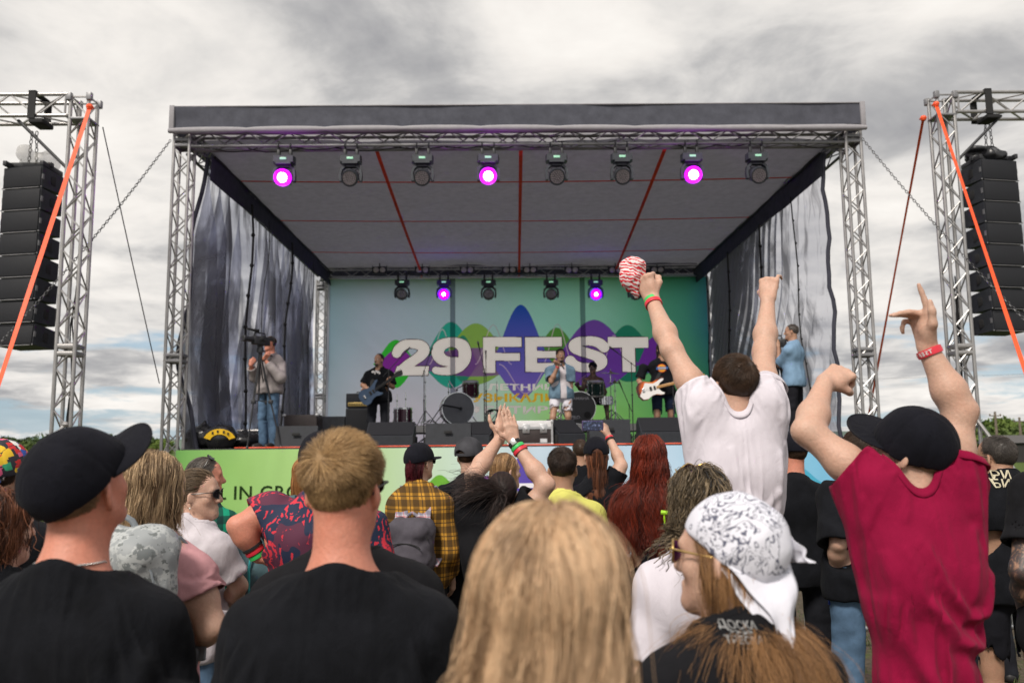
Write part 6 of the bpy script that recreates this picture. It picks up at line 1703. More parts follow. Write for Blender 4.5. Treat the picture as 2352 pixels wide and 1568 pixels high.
        F = []
        for side in (0, 1):
            o = side*na*nr
            for i in range(nr-1):
                for j in range(na-1):
                    q = (o+i*na+j, o+i*na+j+1, o+(i+1)*na+j+1, o+(i+1)*na+j); F.append(q if side else q[::-1])
        for j in range(na-1): F.append(((nr-1)*na+j, (nr-1)*na+j+1, na*nr+(nr-1)*na+j+1, na*nr+(nr-1)*na+j))
        mesh_obj('visor', np.array(V), F, visor_mat or mat, root)
        if open_back:
            m = MB(); pts = []
            for i in range(15):
                a = PI+(-.62+1.24*i/14); pts.append((math.sin(a)*(rx-.002), math.cos(a)*(ry-.002), -.004))
            for i in range(14):
                p0, p1 = pts[i], pts[i+1]; m.box((-.001, -.009, 0), (.0025, .009, (Vector(p1)-Vector(p0)).length+.001), aim(p0, p1))
            m.build('strap', strap_mat or mat, root)
            if buckle:
                m = MB(); p0, p1 = Vector(pts[10]), Vector(pts[12]); m.box((-.004, -.010, 0), (.004, .010, .022), aim(p0, p1), c=.0015); m.tube([Vector(pts[13])+Vector((.004, -.002, -.009)), Vector(pts[13])+Vector((.004, -.002, .012)), Vector(pts[14])+Vector((.004, -.002, .012)), Vector(pts[14])+Vector((.004, -.002, -.009))], .0014, 6, closed=True); m.build('buckle', STEEL, root)
        if seam_mat:
            m = MB()
            for i in range(6):
                a = PI/6+i*PI/3
                for o_ in (-.035, .035):
                    m.tube([((rx+.0012)*math.cos(p)*math.sin(a+o_), (ry+.0012)*math.cos(p)*math.cos(a+o_), (rz+.0012)*math.sin(p)) for p in np.linspace(-.02, 1.45, 10)], .0013, 5)
            m.build('stitching', seam_mat, root)
        return root
    def glasses(s, mat_f, mat_l, ontop=False, round_=False, parts='glasses', dz=0.0, big=1.0):
        root = empty('sunglasses'); root.parent = s.root
        M = s.Hm @ T(0, 0, .004+dz)
        if ontop: M = s.Hm @ T(0, -.030, .034) @ rotm('X', R(58))
        root.matrix_local = M
        m = MB()
        for sd in (-1, 1):
            ring = [(sd*(.033+.026*big*math.cos(a)), .108-.006*abs(math.cos(a))*1-.010*max(0, math.cos(a) if True else 0), .021*big*math.sin(a)) for a in [2*PI*i/20 for i in range(20)]]
            m.tube(ring, .0024, 6, closed=True)
            m.tube([(sd*.060*big, .096, .008), (sd*.074, .080, .008), (sd*.079, .03, .004), (sd*.080, -.012, .002), (sd*.078, -.030, -.012)], [.0024, .0026, .0024, .0022, .002], 6)
        m.tube([(-.010, .108, .004), (0, .110, .007), (.010, .108, .004)], .002, 6); m.build('frame', mat_f, root)
        for sd in (-1, 1):
            m = MB(); c = (sd*.033, .107, 0); pts = [(sd*(.033+.025*big*math.cos(a)), .1075-.006*abs(math.cos(a))-.010*max(0, math.cos(a)), .020*big*math.sin(a)) for a in [2*PI*i/20 for i in range(20)]]
            V = [c]+pts+[(c[0], c[1]-.002, c[2])]+[(x, y-.002, z) for x, y, z in pts]; n = 20
            F = [(0, 1+i, 1+(i+1) % n) for i in range(n)]+[(n+1, n+2+(i+1) % n, n+2+i) for i in range(n)]
            m.add(V, F); m.build('lens', mat_l, root)
        return root
    def eyes(s):
        for sd in (-1, 1):
            m = MB(); m.ball((sd*.031, .083, .003), .0115, 10); o = m.build('eye', pm('eye white', (.7, .68, .66), .25, var=0), s.root); o.matrix_local = s.Hm
            m = MB(); m.ball((sd*.031, .0925, .003), (.0055, .003, .0055), 8); i = m.build('iris', pm('iris', (.05, .035, .02), .2, var=0), o)
    def beard(s, mat, full=True, n=900, seed=4):
        sh = Shape()
        for sd in (-1, 1): sh.cap((sd*.060, .0, -.045), (sd*.014, .074, -.100), .016, .022, .03)
        sh.ell((0, .078, -.098), (.024, .024, .020), k=.02); sh.cap((-.022, .098, -.052), (.022, .098, -.052), .0065, .0065, .01)
        D, lo, h = sh.field(.005); displace(D, lo, h, lambda x, y, z: .0025*vnoise(x*90, y*90, z*90)); V, F = surface(D, lo, h, 1)
        return s.headobj('beard', V, F, mat, np.full(len(V), .3))
def back_text(P, t, body, px, py, size, xs=1.0):
    """Lettering laid on the back of the shirt."""
    q = P.loc(px, py, -.15); V0 = text_mb(body, size, .0008, .0003 if size < .03 else .0006, xs); A = np.array(V0.V); VV = P.shV; out = []
    for x, y, z in A:
        X, Z = q.x+x, q.z+y; d = np.hypot(VV[:, 0]-X, VV[:, 2]-Z)+np.where(VV[:, 1] > 0, 9, 0); out.append((X, VV[np.argsort(d)[:6], 1].min()-.003-z, Z))
    t.add(out, V0.F)
def plaid(name, base, dark, light, per=.075, axis_z=1.0, thin=None, mixv=.55):
    if name in MATS: return MATS[name]
    g = G(name); x, y, z = g.xyz()
    def bands(c, p, ph, lo, hi):
        f = g.math('FRACT', g.math('ADD', g.math('DIVIDE', c, p), ph)); return g.math('MULTIPLY', g.math('GREATER_THAN', f, lo), g.math('LESS_THAN', f, hi))
    u = g.math('ADD', x, g.math('MULTIPLY', y, .8))
    bx = bands(u, per, .1, .0, .5); bz = bands(z, per, .3, .0, .5)
    c = g.mix(g.math('MULTIPLY', bx, mixv), base, dark); c = g.mix(g.math('MULTIPLY', bz, mixv), c, dark)
    if thin:
        tx = bands(u, per, .1, .72, .79); tz = bands(z, per, .3, .72, .79); c = g.mix(g.math('MULTIPLY', g.math('MAXIMUM', tx, tz), .8), c, thin)
    if light:
        lx = bands(u, per*2, .4, .12, .16); lz = bands(z, per*2, .1, .12, .16); c = g.mix(g.math('MULTIPLY', g.math('MAXIMUM', lx, lz), .7), c, light)
    g.base(c); g.set(Roughness=.85); g.bump(g.noise(30, 4, .6), .3, .01); g.b.inputs['Specular IOR Level'].default_value = .2
    MATS[name] = g.m; return g.m
# ------------------------------------------------------------------ the nearest people
BLK = cloth('black jersey', (.0085, .0092, .012), .85, var=.4, bump=.5, sheen=.06)
BLK2 = cloth('washed black jersey', (.010, .010, .012), .88, var=.35, bump=.3, sheen=.05)
CAPB = cloth('black twill', (.0075, .0078, .0125), .75, var=.3, bump=.5, sheen=.08)
DENIM = cloth('blue denim', (.10, .17, .27), .8, var=.35, bump=.4)
DARKP = cloth('dark trousers', (.018, .019, .024), .85, var=.3)
SHOE = pm('dark shoe leather', (.02, .018, .018), .5, var=.3)
H_BLOND = hairmat('blond hair', (.10, .055, .02), (.60, .39, .19)); H_SAND = hairmat('sandy hair', (.11, .065, .035), (.42, .29, .18)); H_LIGHT = hairmat('light blond hair', (.17, .095, .05), (.80, .55, .34))
H_BROWN = hairmat('brown hair', (.018, .011, .008), (.11, .062, .036)); H_DARK = hairmat('dark hair', (.006, .005, .006), (.085, .058, .052)); H_AUB = hairmat('auburn hair', (.07, .032, .014), (.56, .30, .13))
H_RED = hairmat('red hair', (.035, .007, .005), (.30, .042, .018)); H_COP = hairmat('copper brown hair', (.035, .013, .008), (.26, .095, .045)); H_GREY = hairmat('greying hair', (.02, .017, .015), (.20, .17, .15)); H_BURG = hairmat('burgundy hair', (.02, .003, .005), (.14, .015, .025))
GFR = pm('black frame', (.012, .012, .014), .3, var=0); GLN = pm('dark lens', (.012, .011, .014), .08, var=0, spec=.8); GOLD = pm('gold wire', (.55, .38, .14), .3, .9, var=.1)
GREEN_B = pm('green wristband', (.05, .55, .13), .45, var=.08); RED_B = pm('red wristband', (.72, .035, .06), .45, var=.08); WHITE_B = pm('white wristband', (.75, .72, .70), .45, var=.05)
SILVER = pm('silver', (.65, .64, .62), .25, .95, var=.1)
def dress(p, top, bottom=None, blen=1.0, sim=False, **k):
    o = p.drape(top, **k) if sim else p.tee(top, **k)
    p.trousers(bottom or DARKP, blen); p.shoes(SHOE)
    return o

UNDER = lambda p: (p[:, 2] < .012) | ((p[:, 1] < -.080) & (p[:, 2] < .048) & (np.abs(p[:, 0]) < .040))      # hair that shows below a cap
# 1 man in the black cap
P = Person('man in a plain black baseball cap and black shirt, thin chain round his neck', 190, 965, 1.80, w=1.0, sk='pink', head=(-R(15), R(22), R(2)), over=.030, hs=.97)
P.body(.007)
dress(P, BLK, sim=True, loose=.022, sleeve=.44, cuff=.018, rad=.086, grow=.12, bend=.8, frames=18, folds=[([(.26, 1.24), (.21, 1.12), (.20, .98)], .010, .018), ([(.20, 1.30), (.16, 1.16)], .008, .022), ([(-.24, 1.26), (-.19, 1.08)], .008, .02)])
P.short_hair(H_SAND, top=.008, side=.006, n=4500, r=.0006, low=.006, keep=UNDER, tone0=.62)
P.cap(CAPB, pitch=R(25), yaw=-R(29), visor=.085, up=-.002, buckle=True, size=1.02, flat=.35, visor_tilt=.0)
def chain_on(P, r=.078):
    m = MB(); pts = []
    V = P.shV; c = Vector((P.lean[0]*.9, -.012+P.lean[1]*.9, 0))
    for i in range(60):
        a = 2*PI*i/60; pts.append((c.x+r*.86*math.cos(a), c.y+r*.92*math.sin(a), 1.492*P.k-.035*(math.sin(a) > 0)*math.sin(a)))
    m.tube(pts, .0022, 6, closed=True)
    for p in pts[::1]: m.ball(p, .0034, 5)
    m.build('neck_chain', SILVER, P.root)
chain_on(P, .079)

# 2 blond man
P = Person('man with short blond hair, sunburnt neck and black shirt seen from behind', 793, 973, 1.80, w=1.06, sk='pink', head=(-R(12), R(2), 0), over=.030, hs=.94)
P.body(.0065)
dress(P, BLK, sim=True, loose=.022, sleeve=.6, rad=.088, grow=.12, bend=.8, frames=18, folds=[([(.20, 1.36), (.10, 1.20), (.06, 1.0)], .006, .03), ([(-.22, 1.33), (-.13, 1.15)], .007, .03), ([(.25, 1.22), (.19, 1.05)], .009, .02), ([(-.26, 1.2), (-.2, 1.04)], .009, .02)])
P.short_hair(H_BLOND, top=.050, side=.012, n=13000, r=.00062, whorl=(-.012, -.085, .068), lift=.55, tone0=.60, low=.012, tv=.5)
P.glasses(GFR, GLN)

# 3 woman right in front of the camera
P = Person('fair long-haired woman standing closest of all, only the back of her head visible', 1262, 1137, .96, w=.95, sex='f', sk='fair', head=(-R(8), R(4), R(2)), over=.012, hs=.98)
P.body(.009); dress(P, DARKP, h=.011, loose=.015, wr=.004)
P.long_hair(H_LIGHT, n=9500, length=.50, r=.00062, part=.004, back=.50, clump=.72, guides=190, steps=22, lay=(1.02, 1.18), tone0=.70, wave=.007, wfreq=9, coll=[((0, .02, 1.36*P.k), (.17, .10, .15)), ((0, .02, 1.15*P.k), (.16, .11, .25))], fall=.30, fly=900, tonevar=.36, spread=1.2, low=.01, wind=(-.24, 0, 0))

# 4 woman in the bandana
P = Person('woman in a white paisley bandana and sunglasses with long auburn hair', 1682, 1126, 1.63, w=1.0, sex='f', sk='fair', head=(R(36), R(2), R(2)), over=.018, yaw=R(14), hshift=(0, .02, -.025))
P.body(.006)
o = dress(P, BLK2, h=.0085, loose=.016, wr=.004, sleeve=.8)
def bandana(P):
    g = G('white paisley cotton'); v = g.obj()
    x, y, z = g.xyz()
    vo = g.N.new('ShaderNodeTexVoronoi'); vo.inputs['Scale'].default_value = 85; g.link(v, vo.inputs['Vector']); d = vo.outputs['Distance']
    ring = g.math('LESS_THAN', g.math('ABSOLUTE', g.math('SUBTRACT', d, .34)), .045); dot = g.math('LESS_THAN', d, .10)
    vo2 = g.N.new('ShaderNodeTexVoronoi'); vo2.inputs['Scale'].default_value = 30; g.link(v, vo2.inputs['Vector']); d2 = vo2.outputs['Distance']
    wv = g.math('SINE', g.math('ADD', g.math('MULTIPLY', d2, 40), g.math('MULTIPLY', g.noise(30, 2, .5), 5)))
    cn = g.noise(9, 2, .5, dist=2.2); fr = g.math('FRACT', g.math('MULTIPLY', cn, 10)); big = g.math('MULTIPLY', g.math('LESS_THAN', fr, .26), g.math('GREATER_THAN', g.noise(120, 1, .5), .40))
    # printed field: middle of the cloth, with a border row of rings
    bx = g.math('MULTIPLY', g.math('GREATER_THAN', y, -.125), g.math('LESS_THAN', y, .030)); bz = g.math('GREATER_THAN', z, -.020)
    fld = g.math('MULTIPLY', bx, bz)
    ink = g.math('MAXIMUM', g.math('MULTIPLY', big, fld), g.math('MULTIPLY', g.math('MAXIMUM', ring, g.math('MULTIPLY', dot, .6)), g.math('MULTIPLY', fld, g.math('GREATER_THAN', d2, .45))))
    lone = g.math('MULTIPLY', g.math('MULTIPLY', g.math('LESS_THAN', g.math('ABSOLUTE', g.math('SUBTRACT', d2, .16)), .035), g.math('GREATER_THAN', y, .035)), 1.0)
    ink = g.math('MAXIMUM', ink, lone)
    g.base(g.mix(g.math('MULTIPLY', ink, .9), (.72, .72, .80), (.035, .04, .085))); g.set(Roughness=.8); g.bump(g.noise(26, 4, .6), .3, .008)
    sh = Shape(); sh.ell(HC+np.array([0, -.002, 0]), HR+.013, k=.01); sh.cut_ell(HC, HR+.006, k=.002)
    sh.cut_fn(lambda X, Y, Z: Z-np.interp(Y, [-.14, -.10, -.02, .04, .10], [-.055, -.040, .006, .040, .060])+0*X, .003)
    D, lo, h = sh.field(.0045); displace(D, lo, h, lambda x, y, z: .003*vnoise(x*22, y*30+z*20, z*14)+.003*(1-2*np.abs(vnoise(x*8, y*12+z*9, z*16+4))), .01); V, F = surface(D, lo, h, 1)
    root = empty('bandana'); root.parent = P.root; root.matrix_local = P.Hm
    mesh_obj('wrap', V, F, g.m, root)
    def flap(A, B, tip, bulge, name, n=16, hem=0.0):
        A, B, tip = Vector(A), Vector(B), Vector(tip); V = []; F = []
        for lay in (0, 1):
            for i in range(n+1):
                t = i/n
                for j in range(n+1):
                    u = j/n; e = A.lerp(B, u); p = e.lerp(tip, t)
                    c = math.sin(PI*min(1, t*1.05))*bulge*(1-.3*abs(2*u-1)); out = Vector((p.x*.7, -1, .15)).normalized()
                    p = p+out*(c+.006*math.sin(u*9+t*4)*t+.004*math.sin(t*13+u*3)+(-.0016 if lay else 0)); V.append(p)
        k = n+1
        for lay in (0, 1):
            o_ = lay*k*k
            for i in range(n):
                for j in range(n):
                    q = (o_+i*k+j, o_+i*k+j+1, o_+(i+1)*k+j+1, o_+(i+1)*k+j); F.append(q if lay else q[::-1])
        for i in range(n):
            for j in (0, n):
                q = (i*k+j, (i+1)*k+j, k*k+(i+1)*k+j, k*k+i*k+j); F.append(q if j else q[::-1])
        mesh_obj(name, np.array([tuple(v) for v in V]), F, g.m, root)
    flap((-.089, -.028, .004), (.045, -.114, .020), (-.040, -.150, -.165), .022, 'tail_flap')
    flap((-.085, -.015, -.004), (.000, -.112, .0), (-.062, -.128, -.175), .012, 'under_flap')
    flap((.030, -.105, .065), (.062, -.090, -.005), (.030, -.165, .005), .010, 'knot_end')
bandana(P)
P.glasses(GOLD, pm('purple lens', (.10, .02, .10), .08, var=0, spec=.8), big=1.12)
P.long_hair(H_AUB, n=7000, length=lambda p: np.where(p[:, 0] < .012, .44, .62), r=.00040, seed=5, part=0, back=.2, clump=.32, guides=420, steps=22, wave=.014, wfreq=15, lay=(1.0, 1.20), tone0=.5, coll=[((0, -.012, 1.36*P.k), (.125, .140, .125)), ((0, -.01, 1.30*P.k), (.18, .140, .175)), ((0, 0, 1.12*P.k), (.18, .15, .26))], fall=.22, fly=700, tonevar=.26, wind=(.20, -.10, 0), lenvar=.35, keep=lambda p: ((p[:, 0] > .012) | (np.sin(p[:, 0]*9e4) > .62)) & (p[:, 2] < np.interp(p[:, 1], [-.14, -.10, -.02, .04, .10], [-.02, -.012, .034, .05, .055])), under=.002)
t = MB(); back_text(P, t, 'ДОСКА', 1738, 1452, .0175, .9); back_text(P, t, '>>·>>', 1740, 1467, .013, 1.1); back_text(P, t, 'ТРЕСКА', 1744, 1484, .0175, .9); back_text(P, t, '· · ·', 1746, 1502, .013)
t.build('lettering', pm('grey print', (.28, .28, .28), .7, var=.1), o, smooth=False)

# 5 man in the crimson shirt, both arms up
P = Person('man in a crimson shirt and backward-tilted black cap with both arms raised', 2085, 920, 2.40, w=.78, sk='fair', head=(R(40), R(14), R(4)), over=.036, yaw=R(6), up=.035)
P.arm(-1, sh=(2012, 1122, .02), el=(1856, 990, .10), wr=(1893, 882, .24), hand=((.75, .25, .38), (.25, .75, -.6), 'fist'))
P.arm(1, sh=(2180, 1104, 0), el=(2204, 944, .0), wr=(2131, 800, .02), hand=((-.12, .06, 1), (-1, -.1, 0), 'sign'))
P.armk = 1.02
P.body(.0055)
CRIM = cloth('crimson jersey', (.25, .005, .040), .82, var=.12, bump=.35, sheen=.1)
q = P.k
P.drape(CRIM, h=.0100, loose=.024, sleeve=.42, flare=.05, hem=.80, cuff=.012, belly=.02, grow=.11, bend=1.0, frames=22, folds=[
    ([(-.10, 1.40*q), (-.075, 1.28*q), (.02, 1.16*q), (.12, 1.13*q), (.17, 1.20*q)], 0.0169, 0.0170), ([(-.06, 1.42*q), (-.01, 1.30*q), (.06, 1.22*q), (.12, 1.22*q), (.155, 1.32*q)], 0.0156, 0.0150),
    ([(.10, 1.44*q), (.085, 1.33*q), (.07, 1.26*q)], 0.0117, 0.0130), ([(-.14, 1.38*q), (-.13, 1.20*q), (-.05, 1.02*q), (.08, .93*q), (.2, 1.0*q)], 0.0169, 0.0220),
    ([(-.16, 1.25*q), (-.14, 1.05*q), (-.03, .90*q), (.08, .84*q)], 0.0130, 0.0240), ([(.17, 1.12*q), (.12, .98*q), (.02, .86*q)], 0.0130, 0.0200)])
P.trousers(cloth('olive trousers', (.06, .055, .04))); P.shoes(SHOE)
P.short_hair(H_SAND, top=.010, side=.010, n=6000, r=.0006, low=.010, keep=UNDER)
P.cap(CAPB, pitch=R(12), roll=-R(26), yaw=R(10), visor=.100, up=.000, size=1.0, flat=.10, tall=1.06, visor_tilt=-.03)
b, M, r_ = P.band(1, .012, .022, RED_B, .003)
t = MB()
for i, ch in enumerate('29 FEST'):
    a = -PI*.62+.30*i
    text_mb(ch, .017, .0008, .0004, 1.0, M=M @ T((r_+.0012)*math.cos(a), (r_+.0012)*math.sin(a), .011) @ rotm('Z', a+PI/2) @ rotm('X', PI/2) @ rotm('Z', PI), mb=t)
t.build('lettering', WHITE_B, b, smooth=False)

# 6 man in the white shirt, both arms up
P = Person('tall man in a white shirt with both arms raised, waving a striped cloth', 1682, 806, 3.15, w=.80, sk='fair', head=(R(16), R(6), 0), over=.018, yaw=0, drop=.27, hshift=(0, 0, .012), up=.06, hs=.97)
P.arm(-1, sh=(1618, 935, 0), el=(1543, 803, .12), wr=(1497, 688, .30), hand=((-.32, .10, 1), (.55, .85, .0), 'fist'))
P.arm(1, sh=(1752, 928, 0), el=(1755, 806, .14), wr=(1764, 690, .28), hand=((.18, .25, .9), (.65, .75, -.2), 'hook'))
P.armk = 1.0
WHT = cloth('white jersey', (.66, .62, .68), .85, var=.05, bump=.3)
P.body(.0055); q = P.k
P.drape(WHT, h=.0105, loose=.020, sleeve=.36, flare=.02, hem=.80, cuff=.014, grow=.14, bend=1.5, frames=22, folds=[
    ([(-.10, 1.42*q), (-.075, 1.28*q), (-.01, 1.16*q), (.08, 1.12*q)], .009, .015), ([(-.055, 1.42*q), (-.02, 1.27*q), (.06, 1.19*q), (.11, 1.26*q)], .009, .014), ([(.135, 1.40*q), (.12, 1.22*q), (.06, 1.06*q)], .009, .016), ([(-.13, 1.35*q), (-.12, 1.15*q), (-.06, .98*q)], .008, .018)])
P.trousers(DENIM); P.shoes(SHOE)
P.short_hair(H_BROWN, top=.032, side=.012, n=9000, r=.0006, whorl=(.015, -.08, .075), tone0=.5, lift=.35)
P.beard(H_BROWN)
P.band(-1, .008, .018, GREEN_B, .002); P.band(-1, .028, .020, RED_B, .002)
WT = P
def striped_cloth():
    sh = Shape(); c = [WT.root.matrix_basis @ v for v in ()]
    Z = 3.15+.33
    p = lambda x, y, d=0: at(x, y, Z+d)
    sh.cap(p(1455, 612), p(1449, 640), .042, .040, .03).cap(p(1449, 640), p(1463, 678, -.01), .038, .014, .03).cap(p(1440, 615, .02), p(1443, 650, .02), .03, .022, .03).cap(p(1468, 612), p(1472, 632), .026, .022, .02)
    o = p(1455, 640); D, lo, h = sh.field(.0055)
    displace(D, lo, h, lambda x, y, z: .006*vnoise(x*45+3, y*45, z*22)+.004*(1-2*np.abs(vnoise(x*30, y*30, z*60)))); V, F = surface(D, lo, h, 1)
    g = G('red and white striped cotton'); x, y, z = g.xyz()
    s = g.math('SINE', g.math('ADD', g.math('ADD', g.math('MULTIPLY', z, 420), g.math('MULTIPLY', x, 130)), g.math('MULTIPLY', g.noise(34, 3, .6), 16)))
    g.base(g.mix(g.math('GREATER_THAN', s, .0), (.72, .66, .66), (.62, .018, .035))); g.set(Roughness=.8)
    tag(mesh_obj('striped_cloth', V-npv(o), F, g.m, loc=o), 'red and white striped cloth bunched in the raised fist above the crowd', 'cloth')
striped_cloth()
# ------------------------------------------------------------------ the crowd further in
def backpack(p, mat, strapm, label, c=(0, -.185, 1.20), size=(.145, .075, .20), trim=None, handle=True, sw=.03):
    k = p.k; r = empty('backpack', p.root.location, p.yaw, label, 'backpack', 'backpacks worn in the crowd'); c = Vector((c[0]+p.lean[0]*.6, c[1]+p.lean[1], c[2]*k)); sx, sy, sz = size
    sh = Shape()
    for x in (-1, 1):
        for z in (-1, 1): sh.cap(c+Vector((x*sx*.55, .02, z*sz*.62)), c+Vector((x*sx*.5, -sy*.5, z*sz*.58)), sx*.42, sx*.38, .06)
    sh.ell(c, (sx*1.0, sy*1.2, sz), k=.05); sh.ell(c+Vector((0, -sy*.9, -sz*.35)), (sx*.72, sy*.55, sz*.48), k=.025)
    D, lo, h = sh.field(.009); displace(D, lo, h, lambda x, y, z: .006*vnoise(x*16, y*16, z*16)+.004*vnoise(x*40, y*30, z*30)); V, F = surface(D, lo, h, 1); mesh_obj('bag', V, F, mat, r)
    for s in (-1, 1):
        m = MB(); S = Vector((s*.085*p.w, -.02, 1.452*k)); pts = [c+Vector((s*sx*.5, .02, sz*.82)), S+Vector((0, -.055, -.015)), S+Vector((s*.012, 0, .022)), S+Vector((s*.025, .075, -.04)), S+Vector((s*.045, .125, -.19)), S+Vector((s*.075, .06, -.36)), c+Vector((s*sx*.8, .03, -sz*.75))]
        for i in range(len(pts)-1):
            d = (pts[i+1]-pts[i]); m.box((-sw, -.007, -.006), (sw, .007, d.length+.006), aim(pts[i], pts[i+1], (0, -1, .2)), c=.005)
        m.build('shoulder_strap', strapm, r)
    if handle:
        m = MB(); m.tube([c+Vector((x*.05, .02-abs(x)*0, sz*.92+.045*(1-x*x))) for x in (-1, -.6, 0, .6, 1)], .010, 8); m.build('handle', trim or strapm, r)
    m = MB(); m.tube([c+Vector((sx*.70*math.cos(a), -sy*1.32-.0*abs(math.cos(a)), -sz*.1+sz*.22*math.sin(a))) for a in np.linspace(.1, PI-.1, 10)], .004, 5)
    m.tube([c+Vector((sx*.9*math.cos(a), -sy*.75, sz*.15+sz*.62*math.sin(a))) for a in np.linspace(.1, PI-.1, 12)], .0035, 5); m.build('zip', trim or RUBBER, r)
    return r
def camo():
    g = G('grey camouflage nylon'); n = g.noise(16, 4, .65); n2 = g.noise(34, 3, .6)
    c = g.ramp(n, [(.42, (.30, .32, .33)), (.5, (.44, .46, .46)), (.58, (.20, .22, .225))], 'CONSTANT'); c = g.mix(g.math('GREATER_THAN', n2, .6), c, (.15, .165, .165)); g.base(c); g.set(Roughness=.6); return g.m
def floral():
    g = G('navy shirt with red palm print'); x, y, z = g.xyz()
    n = g.noise(9, 4, .6, dist=1.5); w = g.N.new('ShaderNodeTexWave'); w.inputs['Scale'].default_value = 9; w.inputs['Distortion'].default_value = 14; w.inputs['Detail'].default_value = 3; w.inputs['Detail Scale'].default_value = 1.6; g.link(g.obj(), w.inputs['Vector'])
    vo = g.N.new('ShaderNodeTexVoronoi'); vo.inputs['Scale'].default_value = 10; g.link(g.obj(), vo.inputs['Vector'])
    leaf = g.math('MULTIPLY', g.math('GREATER_THAN', w.outputs[1] if len(w.outputs) > 1 else w.outputs[0], .62), g.math('GREATER_THAN', n, .50)); blot = g.math('GREATER_THAN', g.noise(5, 2, .5), .56)
    c = g.mix(g.math('MULTIPLY', blot, .55), (.012, .022, .06), (.17, .02, .045)); c = g.mix(leaf, c, (.62, .03, .055)); g.base(c); g.set(Roughness=.8); return g.m
def fade(p, mat, **k): return p.short_hair(mat, **{**dict(top=.030, side=.005, n=4500, r=.0007), **k})
UND = dict(keep=UNDER)
def relaxed(p, sd, bend=.0): p.wr[sd] = p.el[sd]+Vector((-sd*.03, .10+bend, -.22*p.k+bend*.6))

# 7 woman in pink with the camouflage backpack
P = Person('woman in a pink top with streaked blond hair and a grey backpack', 357, 1027, 2.75, w=1.05, sex='f', sk='fair', head=(-R(16), R(2), 0), over=.018, yaw=-R(12))
P.arm(1, el=(487, 1440, -.05), wr=(440, 1470, .26)); P.armk = 1.18
P.body(.008); dress(P, cloth('dusty pink cotton', (.56, .29, .31), bump=.3), DENIM, sim=True, h=.012, loose=.022, sleeve=.42, cuff=.016, grow=.10, frames=16)
P.long_hair(hairmat('streaked blond hair', (.09, .05, .025), (.70, .50, .30)), n=4200, length=.31, r=.0009, seed=11, back=.35, clump=.55, guides=190, wave=.006, wfreq=14, lay=(1.04, 1.22), tonevar=.34, coll=[((0, 0, 1.36*P.k), (.18, .12, .12))], fly=160, lenvar=.3)
backpack(P, camo(), cloth('grey webbing', (.20, .22, .24)), 'grey camouflage backpack on the woman in the pink top', c=(.02, -.19, 1.33), size=(.19, .085, .20), trim=cloth('grey webbing', (.2, .22, .24)))
# 8 woman with pinned-up hair
P = Person('woman in a white blouse with pinned-up hair, dark glasses and a pearl earring', 455, 1065, 3.95, w=1.0, sex='f', sk='fair', head=(-R(62), 0, 0), over=.030, yaw=-R(28))
P.arm(1, el=(548, 1345, .0), wr=(520, 1400, .28)); P.armk = 1.1
P.body(.008); dress(P, cloth('white blouse', (.60, .56, .60), bump=.4), DENIM, h=.011, loose=.022, sleeve=.7, wr=.008, ws=14)
P.tied_hair(hairmat('brown streaked hair', (.03, .02, .012), (.30, .21, .13)), (0, -.125, .01), lay=1.10)
sh = Shape().ell((0, -.115, -.01), (.05, .035, .06), k=.02); D, lo, h = sh.field(.006); displace(D, lo, h, lambda x, y, z: .008*vnoise(x*40, y*40, z*25)); V, F = surface(D, lo, h, 1); P.headobj('hair_bun', V, F, MATS['brown streaked hair'], np.full(len(V), .25))
P.glasses(GFR, GLN, big=1.1); m = MB(); m.ball((.083, -.012, -.062), .0055, 10); o = m.build('earring', pm('pearl', (.8, .78, .74), .2, var=0), P.root); o.matrix_local = P.Hm
# 9 green plaid
P = Person('person in a green and black checked shirt with glasses pushed up on the hair', 472, 1042, 4.9, w=1.05, sex='f', sk='pink', head=(-R(52), 0, 0), over=.022, yaw=-R(15)); relaxed(P, 1)
P.body(.009); dress(P, plaid('green check', (.008, .26, .15), (.008, .015, .022), None, .088, mixv=.72), DARKP, h=.012, loose=.024, sleeve=1.8, hem=.78, wr=.006)
P.long_hair(H_GREY, n=2600, length=.16, r=.0011, seed=13, back=1.4, fall=.1, lay=(1.0, 1.08), tone0=.62, guides=90); P.glasses(GFR, GLN, ontop=True)
